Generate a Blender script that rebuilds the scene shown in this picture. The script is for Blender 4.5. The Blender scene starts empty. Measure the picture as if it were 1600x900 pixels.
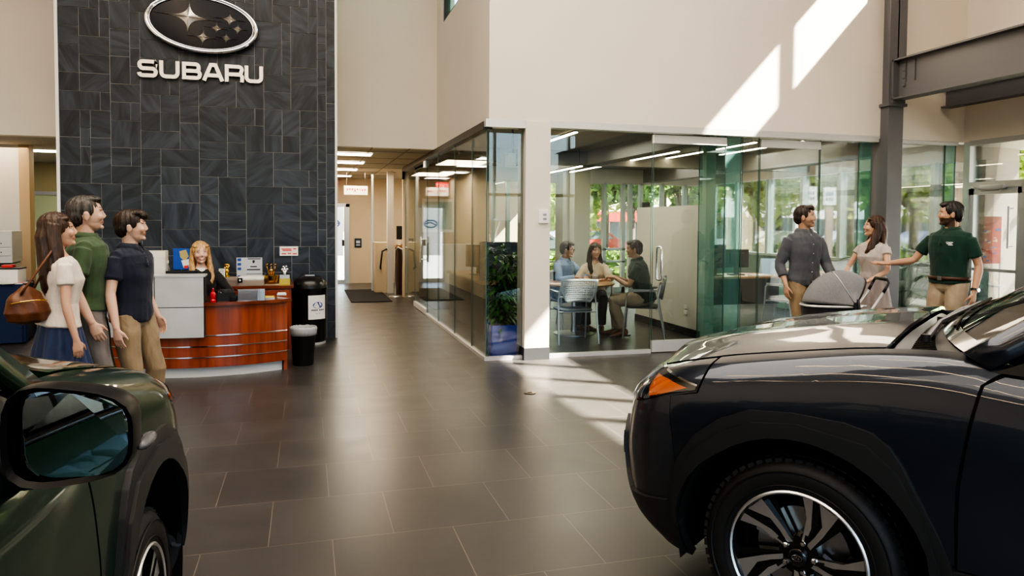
import bpy, bmesh, math, random
from mathutils import Vector, Matrix, Euler
C = bpy.context.scene.collection
random.seed(7)
PI = math.pi
def rad(a): return a*PI/180

# ------------------------------------------------------------------ camera
CH = 1.58
cam_d = bpy.data.cameras.new('camera'); cam = bpy.data.objects.new('camera', cam_d); C.objects.link(cam)
cam_d.lens = 25.43; cam_d.sensor_width = 36
YAW, PITCH, ROLL = rad(-15.9), rad(-2.2), rad(0.35)
cam.matrix_world = Matrix.Translation((0, 0, CH)) @ Matrix.Rotation(YAW, 4, 'Z') @ Matrix.Rotation(PI/2+PITCH, 4, 'X') @ Matrix.Rotation(ROLL, 4, 'Z')
SHIFT_PX = 100 - 1130*math.tan(-PITCH)
cam_d.shift_y = -SHIFT_PX/1600
cam_d.clip_start = 0.05; cam_d.clip_end = 400
bpy.context.scene.camera = cam
CM = cam.matrix_world.copy(); CR = CM.to_3x3(); CO = Vector((0, 0, CH))
def ray(px, py):
    v = Vector(((px-800)/1130, -(py-450+SHIFT_PX)/1130, -1.0))
    return CR @ v
def on_z(px, py, z=0.0):
    r = ray(px, py); return CO + r*((z-CH)/r.z)
def on_y(px, py, Y):
    r = ray(px, py); return CO + r*(Y/r.y)
def on_x(px, py, X):
    r = ray(px, py); return CO + r*(X/r.x)
FW = Vector((math.sin(-YAW), math.cos(-YAW), 0)); RT = Vector((math.cos(-YAW), -math.sin(-YAW), 0))
def cw(lat, dep, z=0.0):
    p = FW*dep + RT*lat; return Vector((p.x, p.y, z))

# ------------------------------------------------------------------ materials
MC = {}
def mat(name, col=(.5,.5,.5), rough=.5, metal=0.0, coat=0.0, coat_r=.03, emit=None, es=1.0, noise=None, bump=None, spec=.5, alpha=1.0, trans=0.0, ior=1.45, sheen=0.0):
    if name in MC: return MC[name]
    m = bpy.data.materials.new(name); m.use_nodes = True; MC[name] = m
    nt = m.node_tree; b = nt.nodes['Principled BSDF']
    b.inputs['Base Color'].default_value = (*col, 1); b.inputs['Roughness'].default_value = rough
    b.inputs['Metallic'].default_value = metal; b.inputs['Coat Weight'].default_value = coat
    b.inputs['Coat Roughness'].default_value = coat_r; b.inputs['Specular IOR Level'].default_value = spec
    b.inputs['Transmission Weight'].default_value = trans; b.inputs['IOR'].default_value = ior
    b.inputs['Sheen Weight'].default_value = sheen
    if emit is not None:
        b.inputs['Emission Color'].default_value = (*emit, 1); b.inputs['Emission Strength'].default_value = es
    if noise:                       # (scale, amount, detail)
        tc = nt.nodes.new('ShaderNodeTexCoord'); n = nt.nodes.new('ShaderNodeTexNoise')
        n.inputs['Scale'].default_value = noise[0]; n.inputs['Detail'].default_value = noise[2] if len(noise) > 2 else 4
        nt.links.new(tc.outputs['Object'], n.inputs['Vector'])
        mr = nt.nodes.new('ShaderNodeMapRange'); mr.inputs['From Min'].default_value = .25; mr.inputs['From Max'].default_value = .75
        mr.inputs['To Min'].default_value = 1-noise[1]; mr.inputs['To Max'].default_value = 1+noise[1]
        nt.links.new(n.outputs['Fac'], mr.inputs['Value'])
        vm = nt.nodes.new('ShaderNodeVectorMath'); vm.operation = 'SCALE'; vm.inputs[0].default_value = col
        nt.links.new(mr.outputs['Result'], vm.inputs['Scale']); nt.links.new(vm.outputs['Vector'], b.inputs['Base Color'])
    if bump:                        # (scale, strength, distance)
        tc = nt.nodes.new('ShaderNodeTexCoord'); n = nt.nodes.new('ShaderNodeTexNoise')
        n.inputs['Scale'].default_value = bump[0]; n.inputs['Detail'].default_value = 3
        nt.links.new(tc.outputs['Object'], n.inputs['Vector'])
        bp = nt.nodes.new('ShaderNodeBump'); bp.inputs['Strength'].default_value = bump[1]; bp.inputs['Distance'].default_value = bump[2]
        nt.links.new(n.outputs['Fac'], bp.inputs['Height']); nt.links.new(bp.outputs['Normal'], b.inputs['Normal'])
    return m
def glass_mat(name, tint=(.9,.96,.94), refl=.10, rough=0.0, f0=.06, fmax=.8, haze=None):
    if name in MC: return MC[name]
    m = bpy.data.materials.new(name); m.use_nodes = True; MC[name] = m
    nt = m.node_tree; nt.nodes.clear()
    o = nt.nodes.new('ShaderNodeOutputMaterial'); mx = nt.nodes.new('ShaderNodeMixShader')
    t = nt.nodes.new('ShaderNodeBsdfTransparent'); g = nt.nodes.new('ShaderNodeBsdfGlossy')
    t.inputs['Color'].default_value = (*tint, 1); g.inputs['Roughness'].default_value = rough
    lw = nt.nodes.new('ShaderNodeLayerWeight'); lw.inputs['Blend'].default_value = .35
    mr = nt.nodes.new('ShaderNodeMapRange'); mr.inputs['To Min'].default_value = f0; mr.inputs['To Max'].default_value = fmax
    nt.links.new(lw.outputs['Fresnel'], mr.inputs['Value']); nt.links.new(mr.outputs['Result'], mx.inputs[0])
    nt.links.new(t.outputs[0], mx.inputs[1]); nt.links.new(g.outputs[0], mx.inputs[2]); nt.links.new(mx.outputs[0], o.inputs[0])
    if haze:                                            # tinted film: a little light stays in the sheet
        d1 = nt.nodes.new('ShaderNodeBsdfDiffuse'); d1.inputs[0].default_value = (*haze[1], 1); m2 = nt.nodes.new('ShaderNodeMixShader'); m2.inputs[0].default_value = haze[0]
        nt.links.new(mx.outputs[0], m2.inputs[1]); nt.links.new(d1.outputs[0], m2.inputs[2]); nt.links.new(m2.outputs[0], o.inputs[0])
    return m

# ------------------------------------------------------------------ objects
def link(o, parent=None):
    C.objects.link(o)
    if parent is not None: o.parent = parent
    return o
def obj(name, bm, m, parent=None, smooth=None, recalc=True):
    if recalc: bmesh.ops.recalc_face_normals(bm, faces=bm.faces)
    me = bpy.data.meshes.new(name); bm.to_mesh(me); bm.free()
    o = bpy.data.objects.new(name, me)
    for x in (m if isinstance(m, (list, tuple)) else [m]): me.materials.append(x)
    if smooth is not None:
        if smooth is True:
            for p in me.polygons: p.use_smooth = True
        else:
            for p in me.polygons: p.use_smooth = True
            me.set_sharp_from_angle(angle=rad(smooth))
    return link(o, parent)
def tag(o, label, cat, group=None):
    o['label'] = label; o['category'] = cat
    if group: o['group'] = group
    return o
def thing(name, label, cat, loc=(0,0,0), rz=0.0, group=None, parent=None):
    o = bpy.data.objects.new(name, None); o.empty_display_size = .1
    C.objects.link(o); o.location = loc; o.rotation_euler = (0, 0, rz)
    return tag(o, label, cat, group)
def struct(name, bm, m, smooth=None):
    o = obj(name, bm, m, None, smooth); o['kind'] = 'structure'; return o
def copy_tree(o, parent=None):
    c = o.copy(); C.objects.link(c)
    if parent is not None: c.parent = parent
    for ch in list(o.children): copy_tree(ch, c)
    return c

# ------------------------------------------------------------------ shapes into bmesh
def BM(): return bmesh.new()
def box(bm, x0, x1, y0, y1, z0, z1, bev=0.0, mi=0, M=None):
    vs = [bm.verts.new((x, y, z)) for z in (z0, z1) for y in (y0, y1) for x in (x0, x1)]
    fs = [(0,2,3,1),(4,5,7,6),(0,1,5,4),(2,6,7,3),(0,4,6,2),(1,3,7,5)]
    F = [bm.faces.new([vs[i] for i in f]) for f in fs]
    for f in F: f.material_index = mi
    if bev > 0:
        es = set(e for f in F for e in f.edges)
        r = bmesh.ops.bevel(bm, geom=list(es), offset=bev, segments=2, profile=.7, affect='EDGES')
        for f in r['faces']: f.material_index = mi
        vs = list(set(v for f in F if f.is_valid for v in f.verts) | set(r['verts']))
    if M is not None: bmesh.ops.transform(bm, matrix=M, verts=[v for v in vs if v.is_valid])
    return bm
def bx(x0, x1, y0, y1, z0, z1, bev=0.0):
    return box(BM(), x0, x1, y0, y1, z0, z1, bev)
def frame_of(d):
    d = d.normalized(); up = Vector((0,0,1)) if abs(d.z) < .95 else Vector((0,1,0))
    a = d.cross(up).normalized(); b = a.cross(d).normalized()
    return a, b
def tube(bm, pts, r, n=10, cap=True, mi=0, closed=False):
    pts = [Vector(p) for p in pts]; k = len(pts)
    rs = r if isinstance(r, (list, tuple)) else [r]*k
    rings = []; a = None
    for i, p in enumerate(pts):
        if closed: d = pts[(i+1) % k]-pts[i-1]
        elif i == 0: d = pts[1]-p
        elif i == k-1: d = p-pts[i-1]
        else: d = (pts[i+1]-p).normalized()+(p-pts[i-1]).normalized()
        d = d.normalized() if d.length > 1e-9 else Vector((0,0,1))
        if a is None: a, b = frame_of(d)
        else:
            a = (a-d*a.dot(d)).normalized(); b = a.cross(d).normalized()
        rings.append([bm.verts.new(p+(a*math.cos(2*PI*j/n)+b*math.sin(2*PI*j/n))*rs[i]) for j in range(n)])
    for i in range(k if closed else k-1):
        A, B = rings[i], rings[(i+1) % k]
        for j in range(n):
            f = bm.faces.new((A[j], A[(j+1) % n], B[(j+1) % n], B[j])); f.material_index = mi
    if cap and not closed:
        f = bm.faces.new(rings[0]); f.material_index = mi; f = bm.faces.new(rings[-1][::-1]); f.material_index = mi
    return bm
def lathe(bm, prof, n=32, M=None, mi=0, closed=False):
    rings = []
    for (r, z) in prof:
        if r < 1e-6: rings.append([bm.verts.new((0, 0, z))])
        else: rings.append([bm.verts.new((r*math.cos(2*PI*j/n), r*math.sin(2*PI*j/n), z)) for j in range(n)])
    seq = list(zip(rings[:-1], rings[1:])) + ([(rings[-1], rings[0])] if closed else [])
    for A, B in seq:
        for j in range(n):
            k = (j+1) % n
            if len(A) == 1 and len(B) == 1: continue
            if len(A) == 1: f = bm.faces.new((A[0], B[k], B[j]))
            elif len(B) == 1: f = bm.faces.new((A[j], A[k], B[0]))
            else: f = bm.faces.new((A[j], A[k], B[k], B[j]))
            f.material_index = mi
    if M is not None: bmesh.ops.transform(bm, matrix=M, verts=[v for R in rings for v in R])
    return bm
def prism(bm, poly, h0, h1, M=None, mi=0):
    """poly: list of (x,y); extruded in z."""
    A = [bm.verts.new((p[0], p[1], h0)) for p in poly]; B = [bm.verts.new((p[0], p[1], h1)) for p in poly]
    n = len(poly); F = [bm.faces.new(A[::-1]), bm.faces.new(B)]
    for i in range(n): F.append(bm.faces.new((A[i], A[(i+1) % n], B[(i+1) % n], B[i])))
    for f in F: f.material_index = mi
    if M is not None: bmesh.ops.transform(bm, matrix=M, verts=A+B)
    return bm
def quad(bm, a, b, c, d, mi=0):
    f = bm.faces.new([bm.verts.new(p) for p in (a, b, c, d)]); f.material_index = mi; return bm
def ell(bm, c, r, M3=None, n=16, mi=0):
    M = Matrix.Translation(c)
    if M3 is not None: M = M @ M3.to_4x4()
    M = M @ Matrix.Diagonal((r[0], r[1], r[2], 1))
    bmesh.ops.create_uvsphere(bm, u_segments=n, v_segments=max(6, n//2+2), radius=1, matrix=M)
    return bm
def ringpath(x0, x1, y0, y1, r, n=5):
    """rounded rectangle outline"""
    out = []
    for cx, cy, a0 in ((x1-r, y1-r, 0), (x0+r, y1-r, 90), (x0+r, y0+r, 180), (x1-r, y0+r, 270)):
        for i in range(n+1):
            a = rad(a0+90*i/n); out.append((cx+r*math.cos(a), cy+r*math.sin(a)))
    return out
def text(s, size, m, loc, rot, parent=None, ext=.002, align='CENTER', name='lettering', sx=1.0, bold=0.0):
    cu = bpy.data.curves.new(name, 'FONT'); cu.body = s; cu.size = size; cu.extrude = ext; cu.align_x = align; cu.align_y = 'CENTER'; cu.offset = bold
    o = bpy.data.objects.new(name, cu); cu.materials.append(m); C.objects.link(o)
    dg = bpy.context.evaluated_depsgraph_get(); me = bpy.data.meshes.new_from_object(o.evaluated_get(dg)); bpy.data.objects.remove(o)
    o = bpy.data.objects.new(name, me); C.objects.link(o)
    if not me.materials: me.materials.append(m)
    o.location = loc; o.rotation_euler = rot; o.scale = (sx, 1, 1)
    if parent is not None: o.parent = parent
    return o
def lerp(a, b, t): return a+(b-a)*t
def interp(xs, ys, x):
    if x <= xs[0]: return ys[0]
    for i in range(len(xs)-1):
        if x <= xs[i+1]:
            t = (x-xs[i])/(xs[i+1]-xs[i]); return ys[i]+(ys[i+1]-ys[i])*t
    return ys[-1]
def smooth_interp(xs, ys, x):
    """monotone-ish cubic (Catmull-Rom on a non-uniform grid)"""
    n = len(xs)
    if x <= xs[0]: return ys[0]
    if x >= xs[-1]: return ys[-1]
    for i in range(n-1):
        if x <= xs[i+1]: break
    h = xs[i+1]-xs[i]; t = (x-xs[i])/h
    d = (ys[i+1]-ys[i])/h
    m0 = d if i == 0 else (ys[i+1]-ys[i-1])/(xs[i+1]-xs[i-1])
    m1 = d if i == n-2 else (ys[i+2]-ys[i])/(xs[i+2]-xs[i])
    t2, t3 = t*t, t*t*t
    return (2*t3-3*t2+1)*ys[i]+(t3-2*t2+t)*h*m0+(-2*t3+3*t2)*ys[i+1]+(t3-t2)*h*m1
from mathutils.geometry import tessellate_polygon
# ================================================================== CARS
VK = [0,1,2,3,4,5,6,7,8]
SY = [.800,.872,.892,.890,.872,.815,.715,.40,0.0]
SZ = [.235,.34,.52,.71,.885,.99,1.03,1.075,1.088]
SN = [.70,.84,.885,.875,.84,.775,.745,.755,.76]       # nose x for each v
TW = [0,0,0,.18,.55,.9,1,1,1]
TOPX = [-3.6,-2.6,-1.4,-.8,-.45,-.2,.1,.4,.6,.72,.78]
TOPZ = [.11,.11,.075,.055,.072,.055,.008,-.048,-.10,-.14,-.165]
S0, S1 = .26, 1.46
def car_P(s, v, sg=1):
    y = smooth_interp(VK, SY, v); z = smooth_interp(VK, SZ, v); N = smooth_interp(VK, SN, v); w = smooth_interp(VK, TW, v)
    if s <= S0:
        x = s
        if s < -2.9:
            t = (-2.9-s)/.65; y = y*(1-.16*t*t)
    else:
        t = min(1.0, (s-S0)/(S1-S0)); k1, k2 = .80, .72
        c0, c1, c2, c3 = (1-t)**3, 3*t*(1-t)**2, 3*t*t*(1-t), t**3
        x = c0*S0+c1*(S0+k1*(N-S0))+c2*N+c3*N
        y = y*(c0+c1+c2*k2)
    z += w*smooth_interp(TOPX, TOPZ, x)
    if v < 4.6 and x < 0:                                # body side tuck above the sill, door hollow
        pass
    return Vector((x, y*sg, z))
def car_N(s, v, sg=1):
    e = .004
    a = car_P(min(s+e, S1), v, 1)-car_P(s-e, v, 1); b = car_P(s, min(v+.02, 8), 1)-car_P(s, max(v-.02, 0), 1)
    n = a.cross(b)
    if n.length < 1e-12: n = Vector((1, 0, .2))
    n.normalize()
    p = car_P(s, v, 1)
    if n.dot(p-Vector((min(p.x, .4)-.05, 0, .45))) < 0: n = -n
    if v > 7.95: n.y = 0
    n.y *= sg
    return n.normalized()
def v_at(s, z):
    lo, hi = 0.0, 6.0
    for _ in range(30):
        m = (lo+hi)/2
        if car_P(s, m).z < z: lo = m
        else: hi = m
    return (lo+hi)/2
def patch_bm(poly, sg=1, off=0.0, ds=.035, dv=.22, bm=None, zpoly=False, fn=None, skirt=0.0):
    """outline in (s,v) (or (s,z)) -> tessellated piece of the body surface, raised by off"""
    P = fn or car_P
    if zpoly:
        d = []
        for i in range(len(poly)):                      # densify in (s,z) first
            a, b = poly[i], poly[(i+1) % len(poly)]
            n = max(1, int(math.hypot(b[0]-a[0], b[1]-a[1])/.03))
            for j in range(n):
                t = j/n; d.append((lerp(a[0], b[0], t), lerp(a[1], b[1], t)))
        poly = [(s, v_at(s, z)) for s, z in d]
    t = BM(); tv = [t.verts.new((p[0], p[1], 0)) for p in poly]
    for tri in tessellate_polygon([[Vector((p[0], p[1], 0)) for p in poly]]):
        try: t.faces.new([tv[i] for i in tri])
        except ValueError: pass
    s0 = min(p[0] for p in poly); s1 = max(p[0] for p in poly); v0 = min(p[1] for p in poly); v1 = max(p[1] for p in poly)
    for n, (lo, hi, st, ax) in enumerate(((s0, s1, ds, 0), (v0, v1, dv, 1))):
        x = math.floor(lo/st)*st
        while x < hi:
            if x > lo+1e-5:
                co = (x, 0, 0) if ax == 0 else (0, x, 0); no = (1, 0, 0) if ax == 0 else (0, 1, 0)
                bmesh.ops.bisect_plane(t, geom=t.verts[:]+t.edges[:]+t.faces[:], plane_co=co, plane_no=no, dist=1e-6)
            x += st
    bmesh.ops.dissolve_degenerate(t, dist=2e-5, edges=t.edges[:])
    deep = {}
    for v in t.verts:
        s, vv = v.co.x, v.co.y
        p = P(s, vv, sg)
        if skirt and any(e.is_boundary for e in v.link_edges) and not (vv > 7.99) and not (s > S1-1e-3):
            o_ = off(s, vv) if callable(off) else off
            deep[v] = p+car_N(s, vv, sg)*(o_-skirt)
        if callable(off): p = p+car_N(s, vv, sg)*off(s, vv)
        elif off: p = p+car_N(s, vv, sg)*off
        v.co = p
    # orient outwards
    t.normal_update()
    for f in t.faces:
        c = f.calc_center_median()
        if f.normal.dot(c-Vector((min(c.x, .4)-.05, 0, .45))) < 0: f.normal_flip()
    if deep:
        be = [e for e in t.edges if e.is_boundary and e.verts[0] in deep and e.verts[1] in deep]
        nv = {v: t.verts.new(p) for v, p in deep.items()}
        for e in be:
            l = e.link_loops[0]; a, b = l.vert, l.link_loop_next.vert
            t.faces.new((b, a, nv[a], nv[b])).smooth = False
    if bm is None: return t
    me = bpy.data.meshes.new('tmp'); t.to_mesh(me); t.free(); bm.from_mesh(me); bpy.data.meshes.remove(me)
    return bm
def panel(name, polys, m, parent, off=0.0, thick=.012, zpoly=False, ds=.035, dv=.22, sides=(1,), lip=True, merge=False):
    bm = BM()
    for poly in polys:
        for sg in sides: patch_bm(poly, sg, off, ds, dv, bm, zpoly, skirt=thick)
    if merge: bmesh.ops.remove_doubles(bm, verts=bm.verts[:], dist=.0008)
    o = obj(name, bm, m, parent, 40, recalc=False)
    return o
def arc_pts(cx, cz, r, a0, a1, n):
    return [(cx+r*math.cos(rad(lerp(a0, a1, i/n))), cz+r*math.sin(rad(lerp(a0, a1, i/n)))) for i in range(n+1)]

M_tire = mat('tire_rubber', (.012,.012,.013), .55, bump=(60,.3,.002))
M_plastic = mat('black_cladding', (.018,.019,.021), .42, bump=(900,.25,.0005))
M_gloss = mat('gloss_black', (.008,.008,.009), .12, coat=.6)
M_under = mat('matte_black', (.006,.006,.006), .9)
M_alloy = mat('machined_alloy', (.78,.79,.81), .34, metal=1.0, bump=(300,.05,.0005))
M_chrome = mat('chrome', (.82,.83,.85), .07, metal=1.0)
M_steel = mat('brushed_steel', (.5,.5,.52), .3, metal=1.0)
M_amber = mat('amber_lens', (.85,.16,.01), .12, coat=1.0, emit=(.8,.15,.01), es=.12)
M_lens = glass_mat('lamp_lens', (.86,.9,.93), f0=.14)
M_mirror = mat('mirror_glass', (.50,.53,.56), .01, metal=1.0)
M_autoglass = glass_mat('auto_glass', (.30,.38,.35), f0=.10)
M_caliper = mat('cast_iron', (.55,.56,.58), .45, metal=.8)

def build_wheel(parent, x, y, sg, steer=0.0, wsc=1.0):
    """rim faces +Y*sg"""
    R = Matrix.Translation((x, y, .3465*wsc)) @ Matrix.Rotation(steer, 4, 'Z') @ Matrix.Rotation(-PI/2*sg, 4, 'X')   # local z -> outward
    # rim barrel
    bm = BM()
    lathe(bm, [(.226,.010),(.232,.014),(.237,.009),(.236,.000),(.226,-.004)], 64, closed=True)
    w = obj('wheel', bm, M_alloy, parent, 40); w.matrix_local = R @ Matrix.Scale(wsc, 4)
    bm = BM(); lathe(bm, [(.226,.008),(.236,-.002),(.222,-.014),(.214,-.06),(.205,-.19),(.222,-.20),(.219,-.206),(.198,-.195),(.206,-.06),(.216,-.008)], 64, closed=True); obj('rim_barrel', bm, M_gloss, w, 40)
    bm = BM()                                            # tyre
    prof = [(.228,-.006),(.240,.004),(.262,.012),(.290,.014),(.312,.008),(.326,-.004),(.336,-.018),(.342,-.03)]
    for g in (-.062,-.098,-.134):
        prof += [(.3445,g+.012),(.338,g+.009),(.338,g-.001),(.3445,g-.004)]
    prof += [(.342,-.172),(.332,-.190),(.310,-.206),(.270,-.212),(.232,-.202)]
    lathe(bm, prof, 96)
    obj('tire', bm, M_tire, w, 30)
    bm = BM()                                            # tread blocks over the shoulders, moulded ring and sidewall letters band
    for k in range(60):
        a = 2*PI*k/60; Mk = Matrix.Rotation(a, 4, 'Z')
        box(bm, .322,.3440, -.0125,.0105, -.046,-.012, mi=0, M=Mk @ Matrix.Rotation(rad(14), 4, 'X'))
        box(bm, .330,.3440, -.0125,.0105, -.178,-.142, M=Mk @ Matrix.Rotation(rad(-14), 4, 'X'))
        box(bm, .334,.3462, -.011,.011, -.090,-.064, M=Mk @ Matrix.Rotation(rad(20), 4, 'X'))
        box(bm, .334,.3462, -.011,.011, -.128,-.102, M=Mk @ Matrix.Rotation(rad(-20), 4, 'X'))
    obj('tread', bm, M_tire, w, 20)
    bm = BM(); lathe(bm, [(.300,.0135),(.304,.0165),(.306,.0130)], 96); lathe(bm, [(.252,.009),(.2545,.0135),(.257,.010)], 96)
    obj('sidewall_ring', bm, M_tire, w, 30)
    # dark spokes behind, machined blades in front
    bm = BM(); bk = BM()
    for k in range(5):
        a0 = 72*k+14
        def pol(r, a): return (r*math.cos(rad(a0+a)), r*math.sin(rad(a0+a)))
        # broad blade that flares to the rim, and a slim one beside it (swept like a pinwheel)
        b1 = [pol(.052,-10), pol(.12,-2), pol(.2195,3), pol(.2195,21), pol(.15,8), pol(.10,7), pol(.056,10)]
        b2 = [pol(.060,17), pol(.12,19), pol(.2195,27), pol(.2195,36), pol(.15,29), pol(.062,30)]
        for b in (b1, b2):
            F = []
            top = [bm.verts.new((p[0], p[1], -.004-.020*(1-min(1, math.hypot(*p)/.22)))) for p in b]
            bot = [bm.verts.new((p[0], p[1], -.030)) for p in b]
            n = len(b); f = bm.faces.new(top); f.material_index = 0
            for i in range(n):
                f = bm.faces.new((top[i], top[(i+1) % n], bot[(i+1) % n], bot[i])); f.material_index = 1
            f = bm.faces.new(bot[::-1]); f.material_index = 1
        prism(bk, [pol(.05,-18), pol(.219,-7), pol(.219,38), pol(.16,34), pol(.14,14), pol(.08,36), pol(.05,38)], -.06, -.028)
        prism(bk, [pol(.05,6), pol(.2185,17), pol(.2185,28), pol(.06,22)], -.028, -.016)
    lathe(bk, [(0,-.02),(.066,-.022),(.070,-.03),(.070,-.10),(0,-.10)], 32)
    obj('spoke_face', bm, [M_alloy, M_gloss], w, 30)
    obj('spoke_core', bk, M_gloss, w, 30)
    bm = BM(); lathe(bm, [(0,-.003),(.026,-.004),(.031,-.008),(.031,-.022)], 32)
    hc = obj('hub_cap', bm, M_gloss, w, 40)
    bm = BM(); 
    pr = [(.017*math.cos(2*PI*i/24), .0095*math.sin(2*PI*i/24)) for i in range(24)]
    tube(bm, [(p[0], p[1], -.002) for p in pr], .0012, 6, closed=True)
    for (sx, sy, ss) in ((-.006,.001,.006),(.003,.002,.003),(.008,.001,.003),(.001,-.004,.003),(.007,-.004,.003)):
        prism(bm, [(sx+ss*(1 if j % 2 == 0 else .28)*math.cos(PI/4*j), sy+ss*(1 if j % 2 == 0 else .28)*math.sin(PI/4*j)) for j in range(8)], -.003, -.001)
    obj('emblem', bm, M_chrome, hc)
    for k in range(5):
        bm = BM(); a = rad(72*k+36)
        lathe(bm, [(0,-.008),(.007,-.009),(.0105,-.014),(.011,-.03)], 6, M=Matrix.Translation((.053*math.cos(a), .053*math.sin(a), 0)))
        obj('lug_nut', bm, M_chrome, w)
    bm = BM(); lathe(bm, [(.05,-.075),(.160,-.075),(.160,-.098),(.05,-.098)], 48, closed=True)
    obj('brake_disc', bm, M_steel, w, 40)
    bm = BM()
    ac = -38 if sg > 0 else 180+38
    po = [(r*math.cos(rad(a)), r*math.sin(rad(a))) for r, a in ((.10,ac-24),(.165,ac-22),(.178,ac-12),(.178,ac+12),(.165,ac+22),(.10,ac+24),(.112,ac))]
    prism(bm, po, -.12, -.052)
    obj('brake_caliper', bm, M_caliper, w, 40)
    return w

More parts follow.
